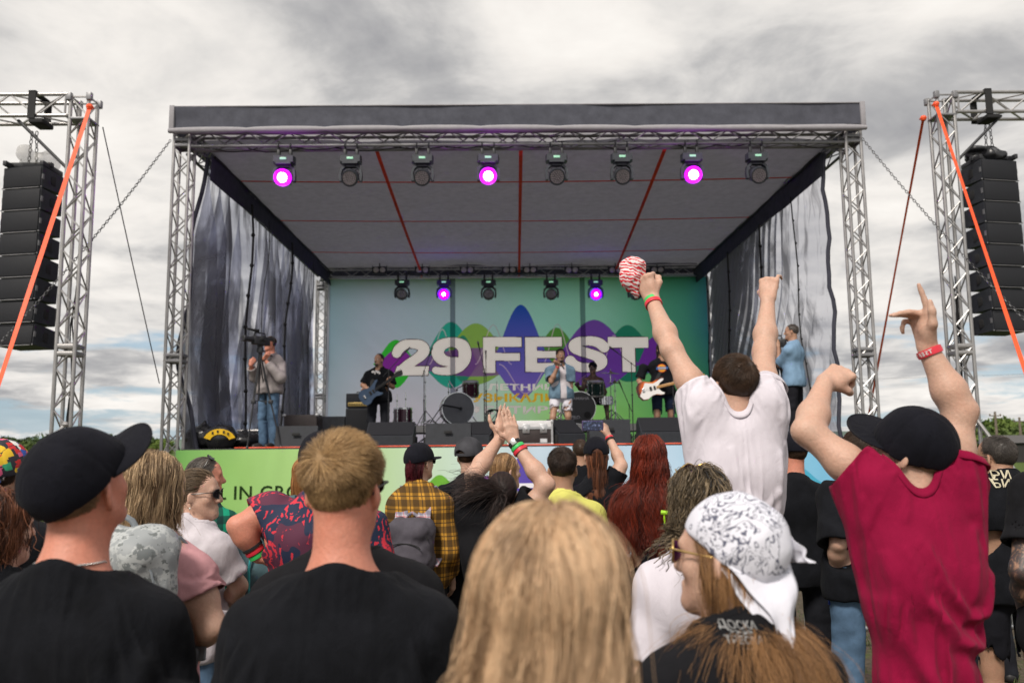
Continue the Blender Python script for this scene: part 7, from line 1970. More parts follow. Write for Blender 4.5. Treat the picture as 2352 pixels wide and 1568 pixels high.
# 10 floral shirt
P = Person('stout man in a navy shirt with red palm print, hand on hip', 738, 987, 3.75, w=1.30, sk='pink', head=(R(4), 0, 0), over=.026, hs=1.02)
P.arm(-1, sh=(626, 1172, 0), el=(550, 1208, -.06), wr=(594, 1278, -.02), hand=((.85, .25, -.45), (.3, .2, .9), 'relax')); P.armk = 1.12; relaxed(P, 1)
P.body(.007); dress(P, floral(), h=.010, loose=.026, sleeve=.52, wr=.006, cuff=.020)
fade(P, H_DARK, top=.012, **UND); P.cap(CAPB, yaw=PI, open_back=True, size=1.02, visor=.06); P.band(-1, .012, .020, GREEN_B, .003); P.band(-1, .034, .018, RED_B, .003); P.band(-1, .054, .014, RUBBER, .003, 'watch')
def slung():
    p = at(580, 1300, 4.2); r = empty('backpack', p, 0, 'teal grey backpack hanging low behind the hand on the hip', 'backpack', 'backpacks worn in the crowd'); sh = Shape(); sh.ell((0, 0, -.02), (.10, .10, .20), k=.04).ell((.02, -.04, -.08), (.09, .09, .12), k=.04); sh.cap((0, 0, .1), (.06, .02, .30), .06, .025, .05)
    D, lo, h = sh.field(.010); displace(D, lo, h, lambda x, y, z: .008*vnoise(x*18, y*18, z*12)); V, F = surface(D, lo, h, 1); tq = cloth('teal nylon', (.085, .15, .17), .6); mesh_obj('bag', V, F, tq, r)
    m = MB(); m.tube([(.03, -.10, .15), (.02, -.125, 0), (.03, -.13, -.16)], .006, 5); m.tube([(-.08, -.06, -.1), (.0, -.12, -.12), (.08, -.08, -.1)], .006, 5); m.build('zip', pm('turquoise zip', (.05, .42, .45), .5), r)
    m = MB(); m.tube([(.06, .02, .28), (.12, .05, .32), (.2, .03, .33)], .016, 6); m.build('shoulder_strap', tq, r)
slung()
# 11 half hidden black shirt
P = Person('man in a washed black shirt almost hidden behind the blond man', 800, 1045, 2.45, w=1.22, sk='pink', over=.02, head=(0, R(-14), 0)); P.body(.010, hands=()); dress(P, BLK2, h=.011, loose=.022, sleeve=.7, wr=.012, ws=7); fade(P, H_BROWN, n=2500)
# 27 copper-haired girl behind the palm shirt
P = Person('girl with long straight copper hair beyond the palm print shirt', 700, 1046, 5.6, sex='f', w=.95, over=.02); P.body(.012, hands=()); dress(P, BLK, h=.013, sleeve=.6); P.long_hair(hairmat('straight copper hair', (.16, .06, .02), (.52, .25, .09)), n=1800, length=.3, r=.0013, seed=14, lay=(1.02, 1.15), coll=[((0, 0, 1.36*P.k), (.17, .12, .12))])
# 12 yellow plaid with backpack
P = Person('person in a yellow checked shirt with burgundy hair and a yellow-seamed cap', 964, 1012, 5.55, w=1.05, sex='f', sk='fair', head=(-R(20), R(4), 0), over=.030, yaw=-R(18)); relaxed(P, 1, .05); relaxed(P, -1)
P.body(.009); dress(P, plaid('yellow check', (.50, .25, .035), (.015, .012, .012), None, .085, thin=(.02, .018, .016), mixv=.62), DARKP, h=.012, loose=.034, sleeve=1.8, hem=.80, wr=.008)
P.long_hair(H_BURG, n=2400, length=.16, r=.0012, seed=15, back=.5, low=.01, lay=(1.02, 1.14), fall=.3, jitter=.5, tonevar=.3, **UND)
P.cap(CAPB, yaw=-R(10), pitch=R(6), visor=.078, seam_mat=pm('yellow thread', (.55, .42, .03), .6), size=1.0, open_back=False); P.glasses(GFR, GLN)
backpack(P, cloth('grey nylon', (.085, .078, .095), .6, bump=.3), plaid('red white check', (.48, .44, .48), (.10, .10, .16), None, .05, thin=(.5, .05, .06), mixv=.5), 'grey backpack with red and white checked straps on the yellow checked shirt', c=(.03, -.20, 1.12), size=(.16, .08, .17), sw=.045)
# 13 grey cap
P = Person('person in a faded dark grey cap and black shirt beside the clapping hands', 1078, 1003, 6.0, w=1.15, sk='fair', head=(-R(14), 0, 0), over=.026); P.body(.010, hands=()); dress(P, BLK, h=.012, loose=.024, sleeve=.7); fade(P, H_BROWN, n=2500, **UND)
P.cap(cloth('faded grey canvas', (.055, .055, .062), var=.4), yaw=-R(20), pitch=R(4), size=1.06)
# 14 dark pony tail, clapping overhead
P = Person('woman in black with a flying dark ponytail clapping hands above her head', 1152, 1072, 4.05, w=1.08, sex='f', sk='fair', head=(-R(6), R(12), R(4)), over=.020, up=.04)
P.arm(-1, sh=(1092, 1188, .0), el=(1088, 1092, -.02), wr=(1148, 1006, .12), hand=((.20, .12, .97), (.25, -.95, .05), 'flat')); P.arm(1, sh=(1210, 1190, 0), el=(1253, 1112, -.04), wr=(1181, 1016, .045), hand=((-.20, .05, .97), (-.25, .95, .0), 'flat')); P.armk = 1.12
P.body(.0055); dress(P, cloth('black sweatshirt', (.012, .012, .014), bump=.5), DARKP, h=.009, loose=.026, sleeve=.62, wr=.010, cuff=.022, ws=8)
P.tied_hair(H_DARK, (.008, -.118, .045), n=4500)
def pony(p, mat, base, tip, n=700, rad=.05, seed=9, sag=.06, name='ponytail'):
    rg = np.random.default_rng(seed); k = 14; t = np.linspace(0, 1, k)[None, :, None]; b = np.array(base); e = np.array(tip)+rg.normal(0, 1, (n, 3))*np.array([.035, .035, .055]); b0 = b+rg.normal(0, .010, (n, 3)); mid = (b+e)/2+np.array([0, -.03, sag])+rg.normal(0, .02, (n, 3))
    Pn = b0[:, None]*(1-t)**2+2*t*(1-t)*mid[:, None]+t*t*e[:, None]; Pn = Pn+(rg.normal(0, rad, (n, 1, 3))*np.sin(np.pi*np.minimum(t*.8, 1))*.5)+.006*np.sin(t*rg.uniform(6, 20, (n, 1, 1))+rg.uniform(0, 6, (n, 1, 1)))
    V, F, tn = strands(Pn, .0009*rg.uniform(.7, 1.3, n), np.clip(rg.normal(.55, .3, n), 0, 1), .4, seed=seed); return p.headobj(name, V, F, mat, tn)
pony(P, H_DARK, (.008, -.118, .045), (-.20, -.15, .05), n=420, rad=.02); pony(P, H_DARK, (.008, -.118, .04), (-.03, -.15, -.11), n=160, rad=.02, seed=10, sag=0, name='loose_lock')
m = MB(); m.tube([(.008+.013*math.cos(a), -.121, .045+.013*math.sin(a)) for a in [2*PI*i/12 for i in range(12)]], .005, 6, closed=True); o = m.build('hair_tie', RUBBER, P.root); o.matrix_local = P.Hm
b, M, rr = P.band(1, .006, .020, RUBBER, .003, 'watch'); m = MB(); m.box((-.014, rr-.002, -.006), (.014, rr+.009, .026), M @ rotm('Z', R(-70)), c=.003); m.build('watch_case', SILVER, b)
P.band(1, .032, .018, GREEN_B, .002); P.band(1, .054, .018, RED_B, .002)
# 15 fair profile
P = Person('fair-haired woman in profile behind the clapping hands', 1162, 1035, 5.4, sex='f', sk='fair', head=(-R(58), 0, 0), over=.018, w=.95); P.body(.010, hands=()); dress(P, cloth('grey marl', (.2, .2, .21)), h=.013, sleeve=.6); P.long_hair(hairmat('honey hair', (.12, .065, .03), (.50, .30, .15)), n=2400, length=.22, r=.0012, seed=17, back=.9, lay=(1.0, 1.1), tonevar=.3, coll=[((0, 0, 1.36*P.k), (.17, .12, .12))])
# 16 yellow polo
P = Person('man in a pale yellow polo shirt with a dark fade haircut', 1291, 1021, 4.85, w=1.05, sk='tan', head=(-R(4), 0, 0), over=.024, hs=1.0); P.body(.008, hands=()); YEL = cloth('pale yellow pique', (.68, .66, .17), var=.06)
o = dress(P, YEL, h=.010, loose=.018, sleeve=.6, rad=.078); fade(P, hairmat('dark brown fade', (.012, .009, .008), (.10, .065, .05)), top=.034, side=.004, n=7000, r=.0008, lift=.7, tone0=.4)
m = MB(); m.lathe([(.080, 0), (.074, .032), (.071, .034), (.078, -.004)], 30, T(0, -.012, 1.452*P.k) @ rotm('X', R(-14)) @ Matrix.Scale(.92, 4, (0, 1, 0)), cap=False); m.build('polo_collar', YEL, o)
# 17 phone woman
P = Person('woman in a black cap with long brown hair filming with her phone', 1369, 998, 5.75, sex='f', sk='fair', head=(0, R(4), 0), over=.028); P.arm(1, sh=(1415, 1092, 0), el=(1428, 1068, .0), wr=(1398, 1002, .12), hand=((-.25, .25, .9), (-.8, .5, .1), 'grip')); P.arm(-1, el=(1328, 1150, .0), wr=(1345, 1160, .2))
P.body(.007); dress(P, BLK, h=.011, sleeve=.5); P.long_hair(H_COP, n=3000, length=.40, r=.0012, seed=18, low=.01, lay=(1.0, 1.10), fall=.4, **UND, coll=[((0, 0, 1.36*P.k), (.17, .125, .12)), ((0, 0, 1.2*P.k), (.16, .13, .2))], tonevar=.3)
P.cap(CAPB, yaw=-R(4), size=.98, open_back=True, buckle=False); P.band(1, .012, .014, RED_B, .002); P.band(1, .030, .012, RUBBER, .002)
def phone():
    a = at(1361, 977, 5.85); r = empty('phone', a, 0, 'phone held up in landscape with the stage on its lit screen', 'phone'); w, h = .075, .036
    m = MB(); m.box((-w, -.004, -h), (w, .004, h), c=.0035); m.build('case', pm('violet phone case', (.06, .03, .12), .35, var=0), r)
    g = G('phone screen'); x, y, z = g.xyz(); n = g.noise(70, 4, .6); c = g.ramp(n, [(.35, (.005, .006, .02)), (.55, (.03, .05, .12)), (.66, (.25, .3, .5)), (.8, (.6, .6, .8))]); g.base((.01, .01, .01)); g.link(c, g.b.inputs['Emission Color']); g.b.inputs['Emission Strength'].default_value = .55
    m = MB(); m.box((-w+.006, -.0052, -h+.004), (w-.006, -.0042, h-.004)); m.build('screen', g.m, r)
phone()
# 18
P = Person('person with short brown hair beyond the barrier beside the phone woman', 1333, 1006, 8.3, sk='tan', over=.02); P.body(.012, hands=()); dress(P, BLK, h=.014); fade(P, H_BROWN, n=1200, r=.001)
# 19 red wavy hair
P = Person('woman with very long wavy red hair and a white floral top', 1492, 994, 4.6, sex='f', sk='fair', head=(-R(20), R(3), 0), over=.022, w=1.05, H=None); P.body(.009, hands=()); dress(P, BLK, h=.012, sleeve=.6)
P.long_hair(H_RED, n=6000, length=.66, r=.0011, seed=19, back=.35, clump=.6, guides=210, steps=26, wave=.012, wfreq=24, lay=(1.04, 1.34), fall=.3, coll=[((0, 0, 1.36*P.k), (.19, .135, .14)), ((0, 0, 1.15*P.k), (.19, .15, .25))], tonevar=.3, fly=220, lenvar=.3)
# 20 braids
P = Person('woman with a mass of dark braids, purple glasses on her head and a white shirt', 1600, 1056, 2.72, sex='f', sk='fair', head=(R(14), R(4), 0), over=.030, w=1.0); P.body(.009, hands=()); dress(P, cloth('white jersey', (.66, .62, .68)), h=.010, loose=.024, sleeve=.8, wr=.009)
DRD = hairmat('braided hair', (.010, .008, .007), (.27, .20, .12)); P.long_hair(DRD, n=800, length=.36, r=.0034, seed=20, back=.35, clump=.25, guides=200, steps=30, wave=.006, wfreq=60, lay=(1.06, 1.34), fall=.22, coll=[((0, 0, 1.36*P.k), (.20, .155, .15)), ((0, 0, 1.15*P.k), (.19, .165, .25))], tonevar=.25, tone0=.4, under=.008, lenvar=.4)
P.long_hair(DRD, n=1600, length=.36, r=.0008, seed=21, back=.35, clump=.3, guides=260, steps=26, wave=.010, wfreq=50, lay=(1.1, 1.42), fall=.22, coll=[((0, 0, 1.36*P.k), (.21, .165, .16)), ((0, 0, 1.15*P.k), (.20, .175, .25))], tonevar=.3, name='loose_hair', lenvar=.5)
P.glasses(GOLD, pm('violet mirror lens', (.30, .04, .34), .1, .4, var=0), ontop=True, big=1.25)
m = MB(); rg = random.Random(2)
for k in range(5):
    q = Vector((-.082-.004*k, -.045+.004*k, .045-.030*k)); m.lathe([(.0055, 0), (.0062, .003), (.0055, .006), (.0062, .009), (.0055, .012)], 10, T(q) @ rotm('X', R(20)))
o = m.build('braid_beads', GOLD, P.root); o.matrix_local = P.Hm
m = MB(); a, b_ = P.loc(1518, 1176, .03), P.loc(1572, 1180, .02); m.tube([a, b_], .007, 8); m.tube([a+Vector((.01, 0, 0)), a+Vector((.012, 0, -.04)), a+Vector((.025, 0, -.065))], .003, 6); m.build('hair_ribbon', pm('neon green cord', (.40, .75, .02), .5), P.root)
# 21 backwards cap
P = Person('man in black with his black cap turned backwards, beside the white shirt', 1817, 989, 5.3, w=1.22, sk='pink', head=(R(22), 0, 0), over=.026); P.body(.008, hands=()); dress(P, BLK, DARKP, h=.010, loose=.024, sleeve=.7, wr=.009, ws=6); fade(P, H_BROWN, top=.006, side=.003, n=2500, low=-.02, **UND); P.cap(CAPB, size=1.02, yaw=R(10))
P.beard(H_BROWN)
# 22 can holder
P = Person('man with brown hair in black and blue jeans holding a can low at his side', 1968, 978, 4.75, w=1.15, sk='fair', head=(R(6), 0, 0), over=.026); P.arm(-1, sh=(1915, 1140, 0), el=(1925, 1248, -.12), wr=(1916, 1318, .02), hand=((-.02, .18, -1), (.9, .1, 0), 'grip'))
P.body(.007); dress(P, BLK, DENIM, h=.010, loose=.030, sleeve=.98, wr=.012, cuff=.03); fade(P, H_BROWN, top=.03, side=.016, n=5000); b, M, rr = P.band(-1, .02, .010, SILVER, .003, 'bracelet')
def can():
    p = at(1915, 1366, 4.78); r = empty('drink_can', p, 0, 'blue drink can hanging from the hand with the silver bracelet', 'can'); g = G('blue can print'); x, y, z = g.xyz(); g.base(g.mix(g.math('GREATER_THAN', g.noise(40, 2, .5), .56), (.012, .05, .38), (.35, .42, .6))); g.set(Roughness=.25, Metallic=.6)
    m = MB(); m.lathe([(.024, -.058), (.033, -.050), (.033, .045)], 24); m.build('wall', g.m, r); m = MB(); m.lathe([(.033, .045), (.027, .056), (.026, .058), (.024, .055), (.001, .055)], 24, cap=False); m.box((-.006, -.012, .056), (.006, .010, .058), c=.0008); m.build('lid', SILVER, r)
can()
# 23 lettered back
P = Person('man in a black shirt and shorts with two lines of pale letters on the back', 2290, 992, 4.55, w=1.18, sk='tan', head=(R(24), 0, 0), over=.022, hshift=(0, .02, -.06)); P.arm(-1, el=(2236, 1230, .0), wr=(2245, 1290, .2))
P.body(.008); o = dress(P, BLK, cloth('black shorts', (.012, .012, .016)), .5, h=.010, loose=.028, sleeve=.8, wr=.008); fade(P, H_GREY, top=.012, side=.006, n=4500, tone0=.35); P.beard(H_BROWN); P.glasses(GFR, GLN)
t = MB()
back_text(P, t, 'БЕРИ', 2298, 1092, .062, 1.1); back_text(P, t, 'РУБИ', 2294, 1112, .062, 1.1); t.build('lettering', pm('cream print', (.55, .50, .36), .7, var=.1), o, smooth=False)
# 24 tattooed arm
P = Person('person at the right edge with a tattooed forearm and dark shirt', 2432, 985, 3.55, w=1.1, sk='ink', over=.02); P.arm(-1, sh=(2372, 1130, 0), el=(2348, 1310, -.08), wr=(2364, 1440, .12)); P.armk = 1.1; P.body(.008); dress(P, BLK2, DARKP, .5, h=.010, loose=.024, sleeve=.68, wr=.010); fade(P, H_DARK); P.band(-1, .01, .016, SILVER, .003, 'watch')
# 25 colourful cap
P = Person('person at the left edge in a multicoloured patterned cap turned backwards', 6, 1004, 3.35, w=1.1, sk='tan', head=(R(4), R(10), 0), over=.028); P.body(.009, hands=()); dress(P, BLK, h=.011, loose=.024, sleeve=.8, wr=.010); fade(P, H_BROWN, top=.012, **UND)
g = G('multicoloured patchwork print'); vo = g.N.new('ShaderNodeTexVoronoi'); vo.inputs['Scale'].default_value = 34; vo.distance = 'CHEBYCHEV'; g.link(g.obj(), vo.inputs['Vector']); sp = g.N.new('ShaderNodeSeparateColor'); g.link(vo.outputs['Color'], sp.inputs[0])
c = g.ramp(sp.outputs[0], [(0, (.55, .02, .02)), (.16, (.75, .48, .02)), (.32, (.02, .02, .03)), (.45, (.03, .10, .45)), (.58, (.75, .74, .70)), (.72, (.03, .32, .16)), (.84, (.65, .10, .22)), (.92, (.70, .30, .03))], 'CONSTANT'); ed = g.math('GREATER_THAN', vo.outputs['Distance'], .50); g.base(g.mix(ed, c, (.02, .02, .03))); g.set(Roughness=.7)
P.cap(g.m, yaw=PI-R(24), pitch=-R(6), visor=.085, flat=.5, size=1.04, open_back=False, visor_tilt=.25)
# 26 red brown bob
P = Person('woman with a short red-brown bob at the left edge of the crowd', -2, 1108, 2.55, sex='f', sk='fair', head=(-R(30), 0, 0), over=.02, w=.95); P.body(.009, hands=()); dress(P, BLK, h=.012, sleeve=.6); P.long_hair(H_COP, n=3600, length=.20, r=.0009, seed=22, back=.3, lay=(1.04, 1.22), wave=.005, wfreq=18, fall=.25, tonevar=.3, fly=200, lenvar=.4, jitter=.6)
# 28
P = Person('person with long brown hair glimpsed behind the raised crimson sleeve', 2238, 1060, 6.2, sex='f', sk='fair', over=.02); P.body(.012, hands=()); dress(P, BLK, h=.014); P.long_hair(H_BROWN, n=1400, length=.35, r=.0014, seed=23, coll=[((0, 0, 1.36*P.k), (.17, .12, .12))])
# ------------------------------------------------------------------ the band and the camera operators
BG = 'people on the stage'
# cameraman on the left
P = Person('cameraman in a grey sweater and jeans filming from the left of the stage', 622, 770, 13.25, yaw=R(140), w=1.22, z0=DZ, sk='pink', over=.02, group=BG, head=(R(10), 0, 0))
P.arm(-1, sh=(645, 838, .0), el=(645, 868, -.30), wr=(606, 824, -.36), hand=((-.7, -.2, .6), (0, -.3, 1), 'grip')); P.arm(1, sh=(598, 842, .12), el=(586, 866, -.08), wr=(575, 838, -.28), hand=((-.3, -.4, .8), (.6, -.4, 0), 'grip'))
P.body(.010); dress(P, cloth('grey sweater', (.30, .27, .27), bump=.5), DENIM, h=.012, loose=.030, sleeve=1.75, hem=.85, belly=.03, wr=.010); fade(P, H_BROWN, n=1500, r=.001, top=.02); P.eyes(); P.band(-1, .02, .016, RUBBER, .004, 'watch')
m = MB(); m.tube([(.085*math.cos(a), -.01, .03+.095*math.sin(a)) for a in np.linspace(0, PI, 12)], .008, 6); m.ball((.086, -.005, -.01), (.014, .03, .035), 10); m.ball((-.086, -.005, -.01), (.014, .03, .035), 10); o = m.build('headphones', RUBBER, P.root); o.matrix_local = P.Hm
def video_camera(c, fwd, label, feet, s=1.0):
    r = empty('video_camera', c, 0, label, 'camera', 'video cameras on tripods at the stage'); M = aim((0, 0, 0), fwd)
    m = MB(); m.box((-.05, -.07, -.16), (.05, .06, .14), M, c=.01); m.box((-.06, -.02, -.10), (-.05, .05, .06), M, c=.004); m.build('body', BLACKM, r)
    m = MB(); m.lathe([(.035, .12), (.042, .16), (.042, .26), (.05, .27), (.05, .33), (.044, .335)], 18, M); m.build('lens', BLACKM, r)
    m = MB(); m.tube([M @ Vector(p) for p in ((0, .06, -.1), (0, .12, -.08), (0, .12, .10), (0, .06, .12))], .012, 6); m.box((-.02, .13, .04), (.02, .17, .14), M, c=.005); m.tube([M @ Vector((0, .15, .12)), M @ Vector((0, .155, .26))], .018, 8); m.build('handle', RUBBER, r)
    m = MB(); m.box((-.10, .0, -.02), (-.055, .07, .05), M, c=.006); m.box((-.005, .02, -.25), (.07, .08, -.16), M, c=.01); m.build('viewfinder', BLACKM, r)
    head = Vector((0, 0, -.13)); hd = MB(); hd.lathe([(.05, -.06), (.055, 0), (.04, .03), (.05, .05)], 14, T(head)); hd.tube([head, head+Vector(fwd)*-.42+Vector((0, 0, -.16))], .010, 6); hd.build('pan_head', BLACKM, r)
    for f in feet:
        f = Vector(f)-Vector(c); a = head+Vector((0, 0, -.06)); d = (f-a)*.52
        m = MB(); sd = (f-a).cross(Vector((0, 0, 1))).normalized()*.018; m.tube([a+sd, a+d+sd], .010, 6); m.tube([a-sd, a+d-sd], .010, 6); m.tube([a+d*.9, f+Vector((0, 0, .02))], .012, 6); m.box((-.03, -.03, -.03), (.03, .03, .03), T(a+d), c=.006); m.ball(f+Vector((0, 0, .022)), .022, 6); m.build('tripod_leg', BLACKM, r)
    m = MB(); a = head+Vector((0, 0, -.06))
    ms = [a+(Vector(f)-Vector(c)-a)*.52 for f in feet]
    for i in range(3): m.tube([ms[i], a+Vector((0, 0, -.75))], .006, 5)
    m.tube([a, a+Vector((0, 0, -.75))], .013, 6); m.build('spreader', BLACKM, r)
c = at(598, 782, 12.88); video_camera(c, (-.55, -.80, .02), 'video camera on a tripod in front of the grey-sweater cameraman', [(at(568, 1020, 12.75).x, 12.75, DZ), (at(604, 1020, 12.9).x, 13.5, DZ), (at(652, 1000, 13).x, 12.85, DZ)])
# cameraman on the right
P = Person('cameraman in a light blue shirt and black trousers on the right of the stage', 1818, 742, 13.0, yaw=R(52), w=1.18, z0=DZ, sk='tan', over=.022, group=BG, head=(R(14), 0, 0))
P.arm(-1, el=(1790, 838, .1), wr=(1788, 795, .12), hand=((0, .3, .9), (.5, .5, 0), 'grip')); P.arm(1, el=(1800, 850, .3), wr=(1790, 800, .35), hand=((0, .3, .9), (-.5, .5, 0), 'grip'))
P.body(.010); dress(P, cloth('light blue jersey', (.20, .32, .46)), cloth('black trousers', (.014, .014, .018)), h=.011, loose=.028, sleeve=.9, hem=.83, wr=.008); fade(P, H_GREY, n=1500, r=.001, top=.016)
c = at(1783, 788, 13.25); video_camera(c, (-.9, .35, -.03), 'video camera on a tripod hidden beside the cameraman in light blue', [(c.x-.45, 13.1, DZ), (c.x+.15, 13.75, DZ), (c.x+.2, 12.95, DZ)])
def guitar(c, e, label, body, guard, neck, wide=.33, ln=.46, bass=False):
    c, e = Vector(c), Vector(e); a = (e-c).normalized(); z = Vector((0, -1, .12)); z = (z-a*z.dot(a)).normalized(); y = z.cross(a); L = (e-c).length
    r = empty('bass_guitar' if bass else 'electric_guitar', c, 0, label, 'guitar'); M = Matrix(((a.x, y.x, z.x, 0), (a.y, y.y, z.y, 0), (a.z, y.z, z.z, 0), (0, 0, 0, 1)))
    out = [(-.50, 0), (-.49, .22), (-.38, .40), (-.20, .44), (-.02, .34), (.10, .30), (.24, .36), (.42, .47), (.52, .44), (.50, .36), (.36, .26), (.26, .12), (.27, -.10), (.34, -.24), (.44, -.36), (.40, -.42), (.28, -.40), (.12, -.32), (-.04, -.35), (-.20, -.48), (-.38, -.46), (-.49, -.24)]
    P_ = [(x*ln, q*wide) for x, q in out]; m = MB(); m.prism(P_, -.022, .022, M); m.build('body', body, r, angle=.4)
    if guard:
        m = MB(); G_ = [(x*ln*.92+.015, q*wide*.86-.012) for x, q in out if x > -.25 or q < -.1]; m.prism(G_, .0222, .0250, M); m.build('pickguard', guard, r)
    m = MB(); m.box((-.02, -.036, .0255), (.02, .036, .034), M, c=.003); m.box((.05, -.036, .0255), (.085, .036, .034), M, c=.003); m.build('pickup', RUBBER, r)
    m = MB(); m.box((-.15, -.035, .0225), (-.11, .035, .036), M, c=.003); m.build('bridge', CHROME, r)
    m = MB(); m.box((.10, -.026, .012), (L-.16, .026, .034), M, c=.006); m.build('neck', neck, r)
    m = MB(); m.prism([(L-.17, -.028), (L-.15, -.03), (L-.02, -.055), (L, -.02), (L+.01, .03), (L-.10, .055), (L-.16, .032)], .008, .028, M); m.build('headstock', neck if bass else RUBBER, r)
    m = MB()
    for i in range(4 if bass else 6): m.ball((L-.13+.026*i*(1.4 if bass else 1), .058, .018), (.009, .014, .007), 6, M)
    m.build('tuner', CHROME, r)
    m = MB()
    for i in range(4): m.tube([M @ Vector((-.12, -.018+.012*i, .040)), M @ Vector((L-.15, -.016+.0105*i, .037))], .0012, 3)
    m.build('string', CHROME, r)
def gstrap(P, a, b):
    m = MB(); pts = [Vector(a), Vector((.10, .145, 1.22*P.k)), Vector((-.02, .10, 1.36*P.k)), Vector((-.10, .01, 1.46*P.k)), Vector((-.06, -.12, 1.36*P.k)), Vector((.08, -.16, 1.15*P.k)), Vector(b)]
    for i in range(len(pts)-1): m.box((-.026, -.003, -.004), (.026, .003, (pts[i+1]-pts[i]).length+.004), aim(pts[i], pts[i+1], (0, 1, .3)))
    m.build('guitar_strap', RUBBER, P.root)
# guitarist
P = Person('bearded guitarist in a black shirt with a small white print', 871, 810, 15.5, yaw=PI-R(6), w=1.22, z0=DZ, sk='tan', over=.016, group=BG, head=(R(-24), 0, 0))
P.arm(1, el=(833, 884, -.02), wr=(846, 893, -.25), hand=((.7, -.1, -.25), (0, 1, -.2), 'grip')); P.arm(-1, el=(902, 888, -.05), wr=(889, 880, -.24), hand=((-.3, -.5, .7), (-.5, .6, 0), 'grip'))
P.body(.010); o = dress(P, BLK, h=.012, loose=.028, sleeve=.85, belly=.03); fade(P, H_DARK, n=1200, r=.001, top=.006, side=.004); P.beard(H_DARK); P.eyes()
m = MB(); q = P.loc(868, 856, 0); V = P.shV; f = float(V[(np.abs(V[:, 0]-q.x) < .06) & (np.abs(V[:, 2]-q.z) < .06)][:, 1].max())
Mp = T(q.x, f+.006, q.z) @ rotm('Z', PI) @ rotm('X', PI/2); rg = random.Random(5)
for i in range(9): m.box((-.012, -.020, 0), (.012, .020, .002), Mp @ T(-.07+.0175*i, rg.uniform(-.02, .02), .0003*i) @ rotm('Z', rg.uniform(-.6, .6)), c=.0)
m.build('shirt_print', pm('white print', (.6, .58, .58), .7, var=0), o, smooth=False)
c = at(852, 903, 15.18); e = at(924, 853, 15.1); guitar(c, e, 'blue-grey electric guitar held by the bearded guitarist', pm('steel blue lacquer', (.045, .075, .13), .3, .2), None, RUBBER)
gstrap(P, P.root_inv @ c, P.root_inv @ c)
# singer
P = Person('singer in an open denim shirt and white shorts shouting into a microphone', 1287, 799, 15.0, yaw=PI+R(4), w=1.08, z0=DZ, sk='tan', over=.022, group=BG, head=(R(6), R(-6), 0))
P.arm(1, sh=(1262, 852, 0), el=(1266, 876, -.22), wr=(1281, 842, -.27), hand=((.35, -.05, .9), (.6, .6, 0), 'grip')); P.arm(-1, el=(1311, 886, 0), wr=(1307, 914, -.04), hand=((0, -.1, -1), (.5, .5, 0), 'fist'))
P.kn[1] = Vector((.17, .10, .50)); P.an[1] = Vector((.26, .10, .10)); P.kn[-1] = Vector((-.11, .08, .52)); P.an[-1] = Vector((-.13, .02, .10))
P.body(.009); dress(P, cloth('white vest', (.62, .58, .6)), cloth('white shorts', (.70, .68, .74), var=.06), .42, h=.012, sleeve=.3); P.short_hair(H_DARK, n=1500, r=.0012, top=.035, side=.01); P.beard(H_DARK); P.eyes(); P.band(1, .01, .02, RED_B, .004); P.band(-1, .01, .05, RUBBER, .005)
def openfront(x, y, z): return np.where((np.abs(x+.02) < .055) & (y > .05), -.05, 0.0).astype(np.float32)
P.tee(cloth('washed denim shirt', (.15, .24, .32), var=.3, bump=.5), sleeve=.75, loose=.030, hem=.84, h=.011, wr=.010, name='open_shirt', collar=False, cuff=.02, fn=openfront)
p = at(1289, 838, 14.66); M = aim(p, p+Vector((-.03, .10, .06))); r = empty('microphone', p, 0, 'dark hand microphone at the singer\'s mouth', 'microphone'); m = MB(); M0 = T(-p) @ M; m.lathe([(.011, -.16), (.013, -.04), (.018, .0)], 12, M0); m.build('handle', BLACKM, r); m = MB(); m.ball((0, 0, .022), (.025, .025, .028), 12, M0); m.build('mesh_ball', pm('microphone mesh', (.2, .2, .21)), r)
# bass player
P = Person('bass player in navy shorts and a black shirt with a round orange and blue badge', 1519, 785, 14.6, yaw=PI+R(10), w=1.22, z0=DZ, sk='tan', over=.022, group=BG, head=(R(12), 0, 0))
P.arm(1, sh=(1478, 846, 0), el=(1468, 874, .0), wr=(1477, 892, -.22), hand=((.6, -.2, -.4), (0, 1, -.2), 'grip')); P.arm(-1, el=(1560, 888, 0), wr=(1566, 880, -.22), hand=((-.3, -.5, .7), (.4, .6, 0), 'grip'))
P.body(.010); o = dress(P, BLK, cloth('navy shorts', (.018, .028, .055)), .56, h=.011, loose=.028, sleeve=.8, belly=.02); P.long_hair(H_DARK, n=1200, length=.2, r=.0014, seed=31); P.beard(H_DARK); P.eyes()
q = P.loc(1513, 847, 0); V = P.shV; f = float(V[(np.abs(V[:, 0]-q.x) < .08) & (np.abs(V[:, 2]-q.z) < .08)][:, 1].max())+.004; Mx = T(q.x, f, q.z) @ rotm('Z', PI) @ rotm('X', PI/2)
el = lambda rx, ry, z, mm: mm.prism([(rx*math.cos(a), ry*math.sin(a)) for a in [2*PI*i/24 for i in range(24)]], z, z+.002, Mx)
for rx, ry, z, col, nm in ((.085, .075, 0, (.62, .08, .02), 'badge_rim'), (.074, .064, .0025, (.80, .34, .02), 'badge_disc')):
    mm = MB(); el(rx, ry, z, mm); mm.build(nm, pm(nm, col, .6, var=0), o, smooth=False)
mm = MB(); mm.prism([(-.11, -.03), (.11, -.018), (.12, .028), (-.10, .020)], .005, .007, Mx); mm.build('badge_band', pm('badge_band', (.03, .10, .32), .6, var=0), o, smooth=False)
mm = text_mb('Dickies', .048, .002, .0015, 1.05, M=Mx @ T(0, .001, .009) @ rotm('Z', R(3))); mm.build('lettering', pm('white print', (.6, .58, .58)), o, smooth=False)
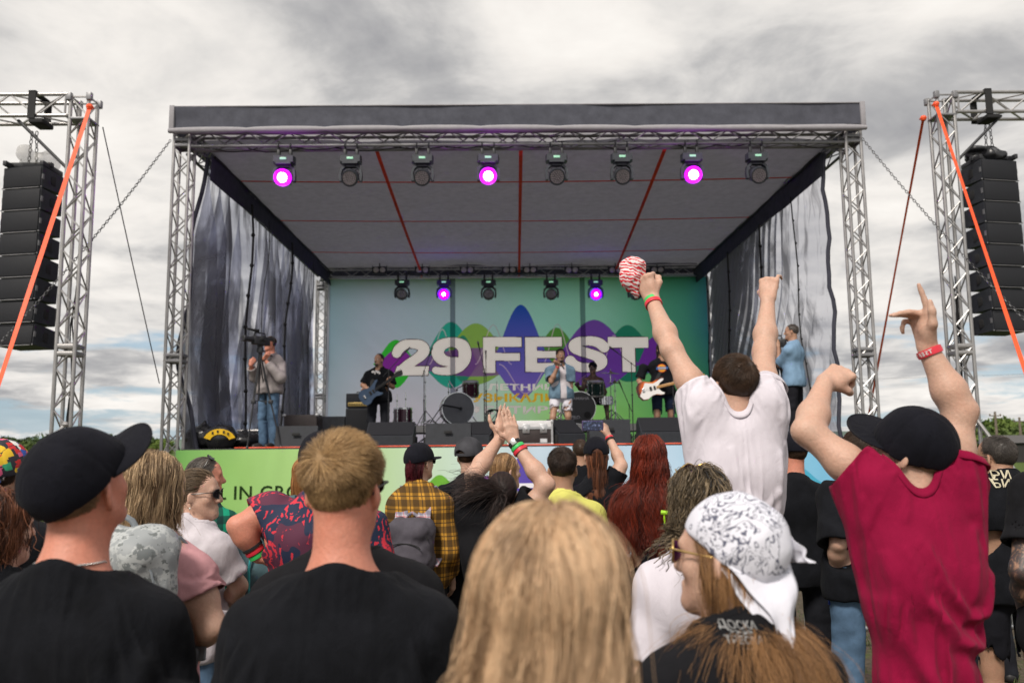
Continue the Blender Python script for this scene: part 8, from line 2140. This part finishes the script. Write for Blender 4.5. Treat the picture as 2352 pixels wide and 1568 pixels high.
g = G('sunburst lacquer'); x, y, z = g.xyz(); d = g.math('SQRT', g.math('ADD', g.math('MULTIPLY', x, x), g.math('MULTIPLY', z, z))); g.base(g.ramp(d, [(.06, (.72, .26, .03)), (.16, (.55, .10, .012)), (.22, (.05, .012, .008))])); g.set(Roughness=.2)
c = at(1495, 893, 14.28); e = at(1618, 863, 14.1); guitar(c, e, 'sunburst bass guitar with a white pickguard held by the bass player', g.m, pm('white pickguard', (.74, .72, .70), .35, var=.04), pm('maple neck', (.50, .27, .09), .4, var=.15), wide=.36, ln=.50, bass=True); gstrap(P, P.root_inv @ c, P.root_inv @ c)
# drummer
P = Person('bare-chested tattooed drummer in a backward black cap', 1361, 830, 17.95, yaw=PI, w=1.05, z0=0, sk='ink', over=.024, group=BG, H=1.72, head=(R(-20), R(-8), 0))
P.root.location.z = at(1361, 830, 17.95).z-1.744; P.root_inv = (T(P.root.location) @ rotm('Z', PI)).inverted(); zb = RZ-P.root.location.z
for sd in (-1, 1): P.kn[sd] = Vector((sd*.22, .42, .88)); P.an[sd] = Vector((sd*.25, .44, zb+.09))
P.arm(1, el=(1338, 898, -.05), wr=(1322, 882, -.30), hand=((-.3, -.5, .2), (0, .3, -1), 'grip')); P.arm(-1, el=(1390, 900, -.05), wr=(1383, 915, -.35), hand=((-.2, -.6, -.1), (0, .2, -1), 'grip'))
P.body(.010); P.trousers(DARKP, .5, h=.014); fade(P, H_DARK, n=800, r=.001, **UND); P.cap(CAPB, yaw=PI); P.eyes()
for k, (a, b) in enumerate((((1322, 880, 17.6), (1345, 862, 17.3)), ((1383, 913, 17.6), (1372, 896, 17.25)))):
    a, b = at(*a), at(*b); m = MB(); m.tube([Vector((0, 0, 0)), (b-a)*.95, b-a], [.0075, .005, .006], 8); tag(m.build('drumstick', pm('maple stick', (.5, .33, .16), .5), loc=a), 'drumstick raised in the drummer\'s ' + ('right hand' if k == 0 else 'left hand over the snare'), 'drumstick', 'drumsticks')
bpy.context.view_layer.update()
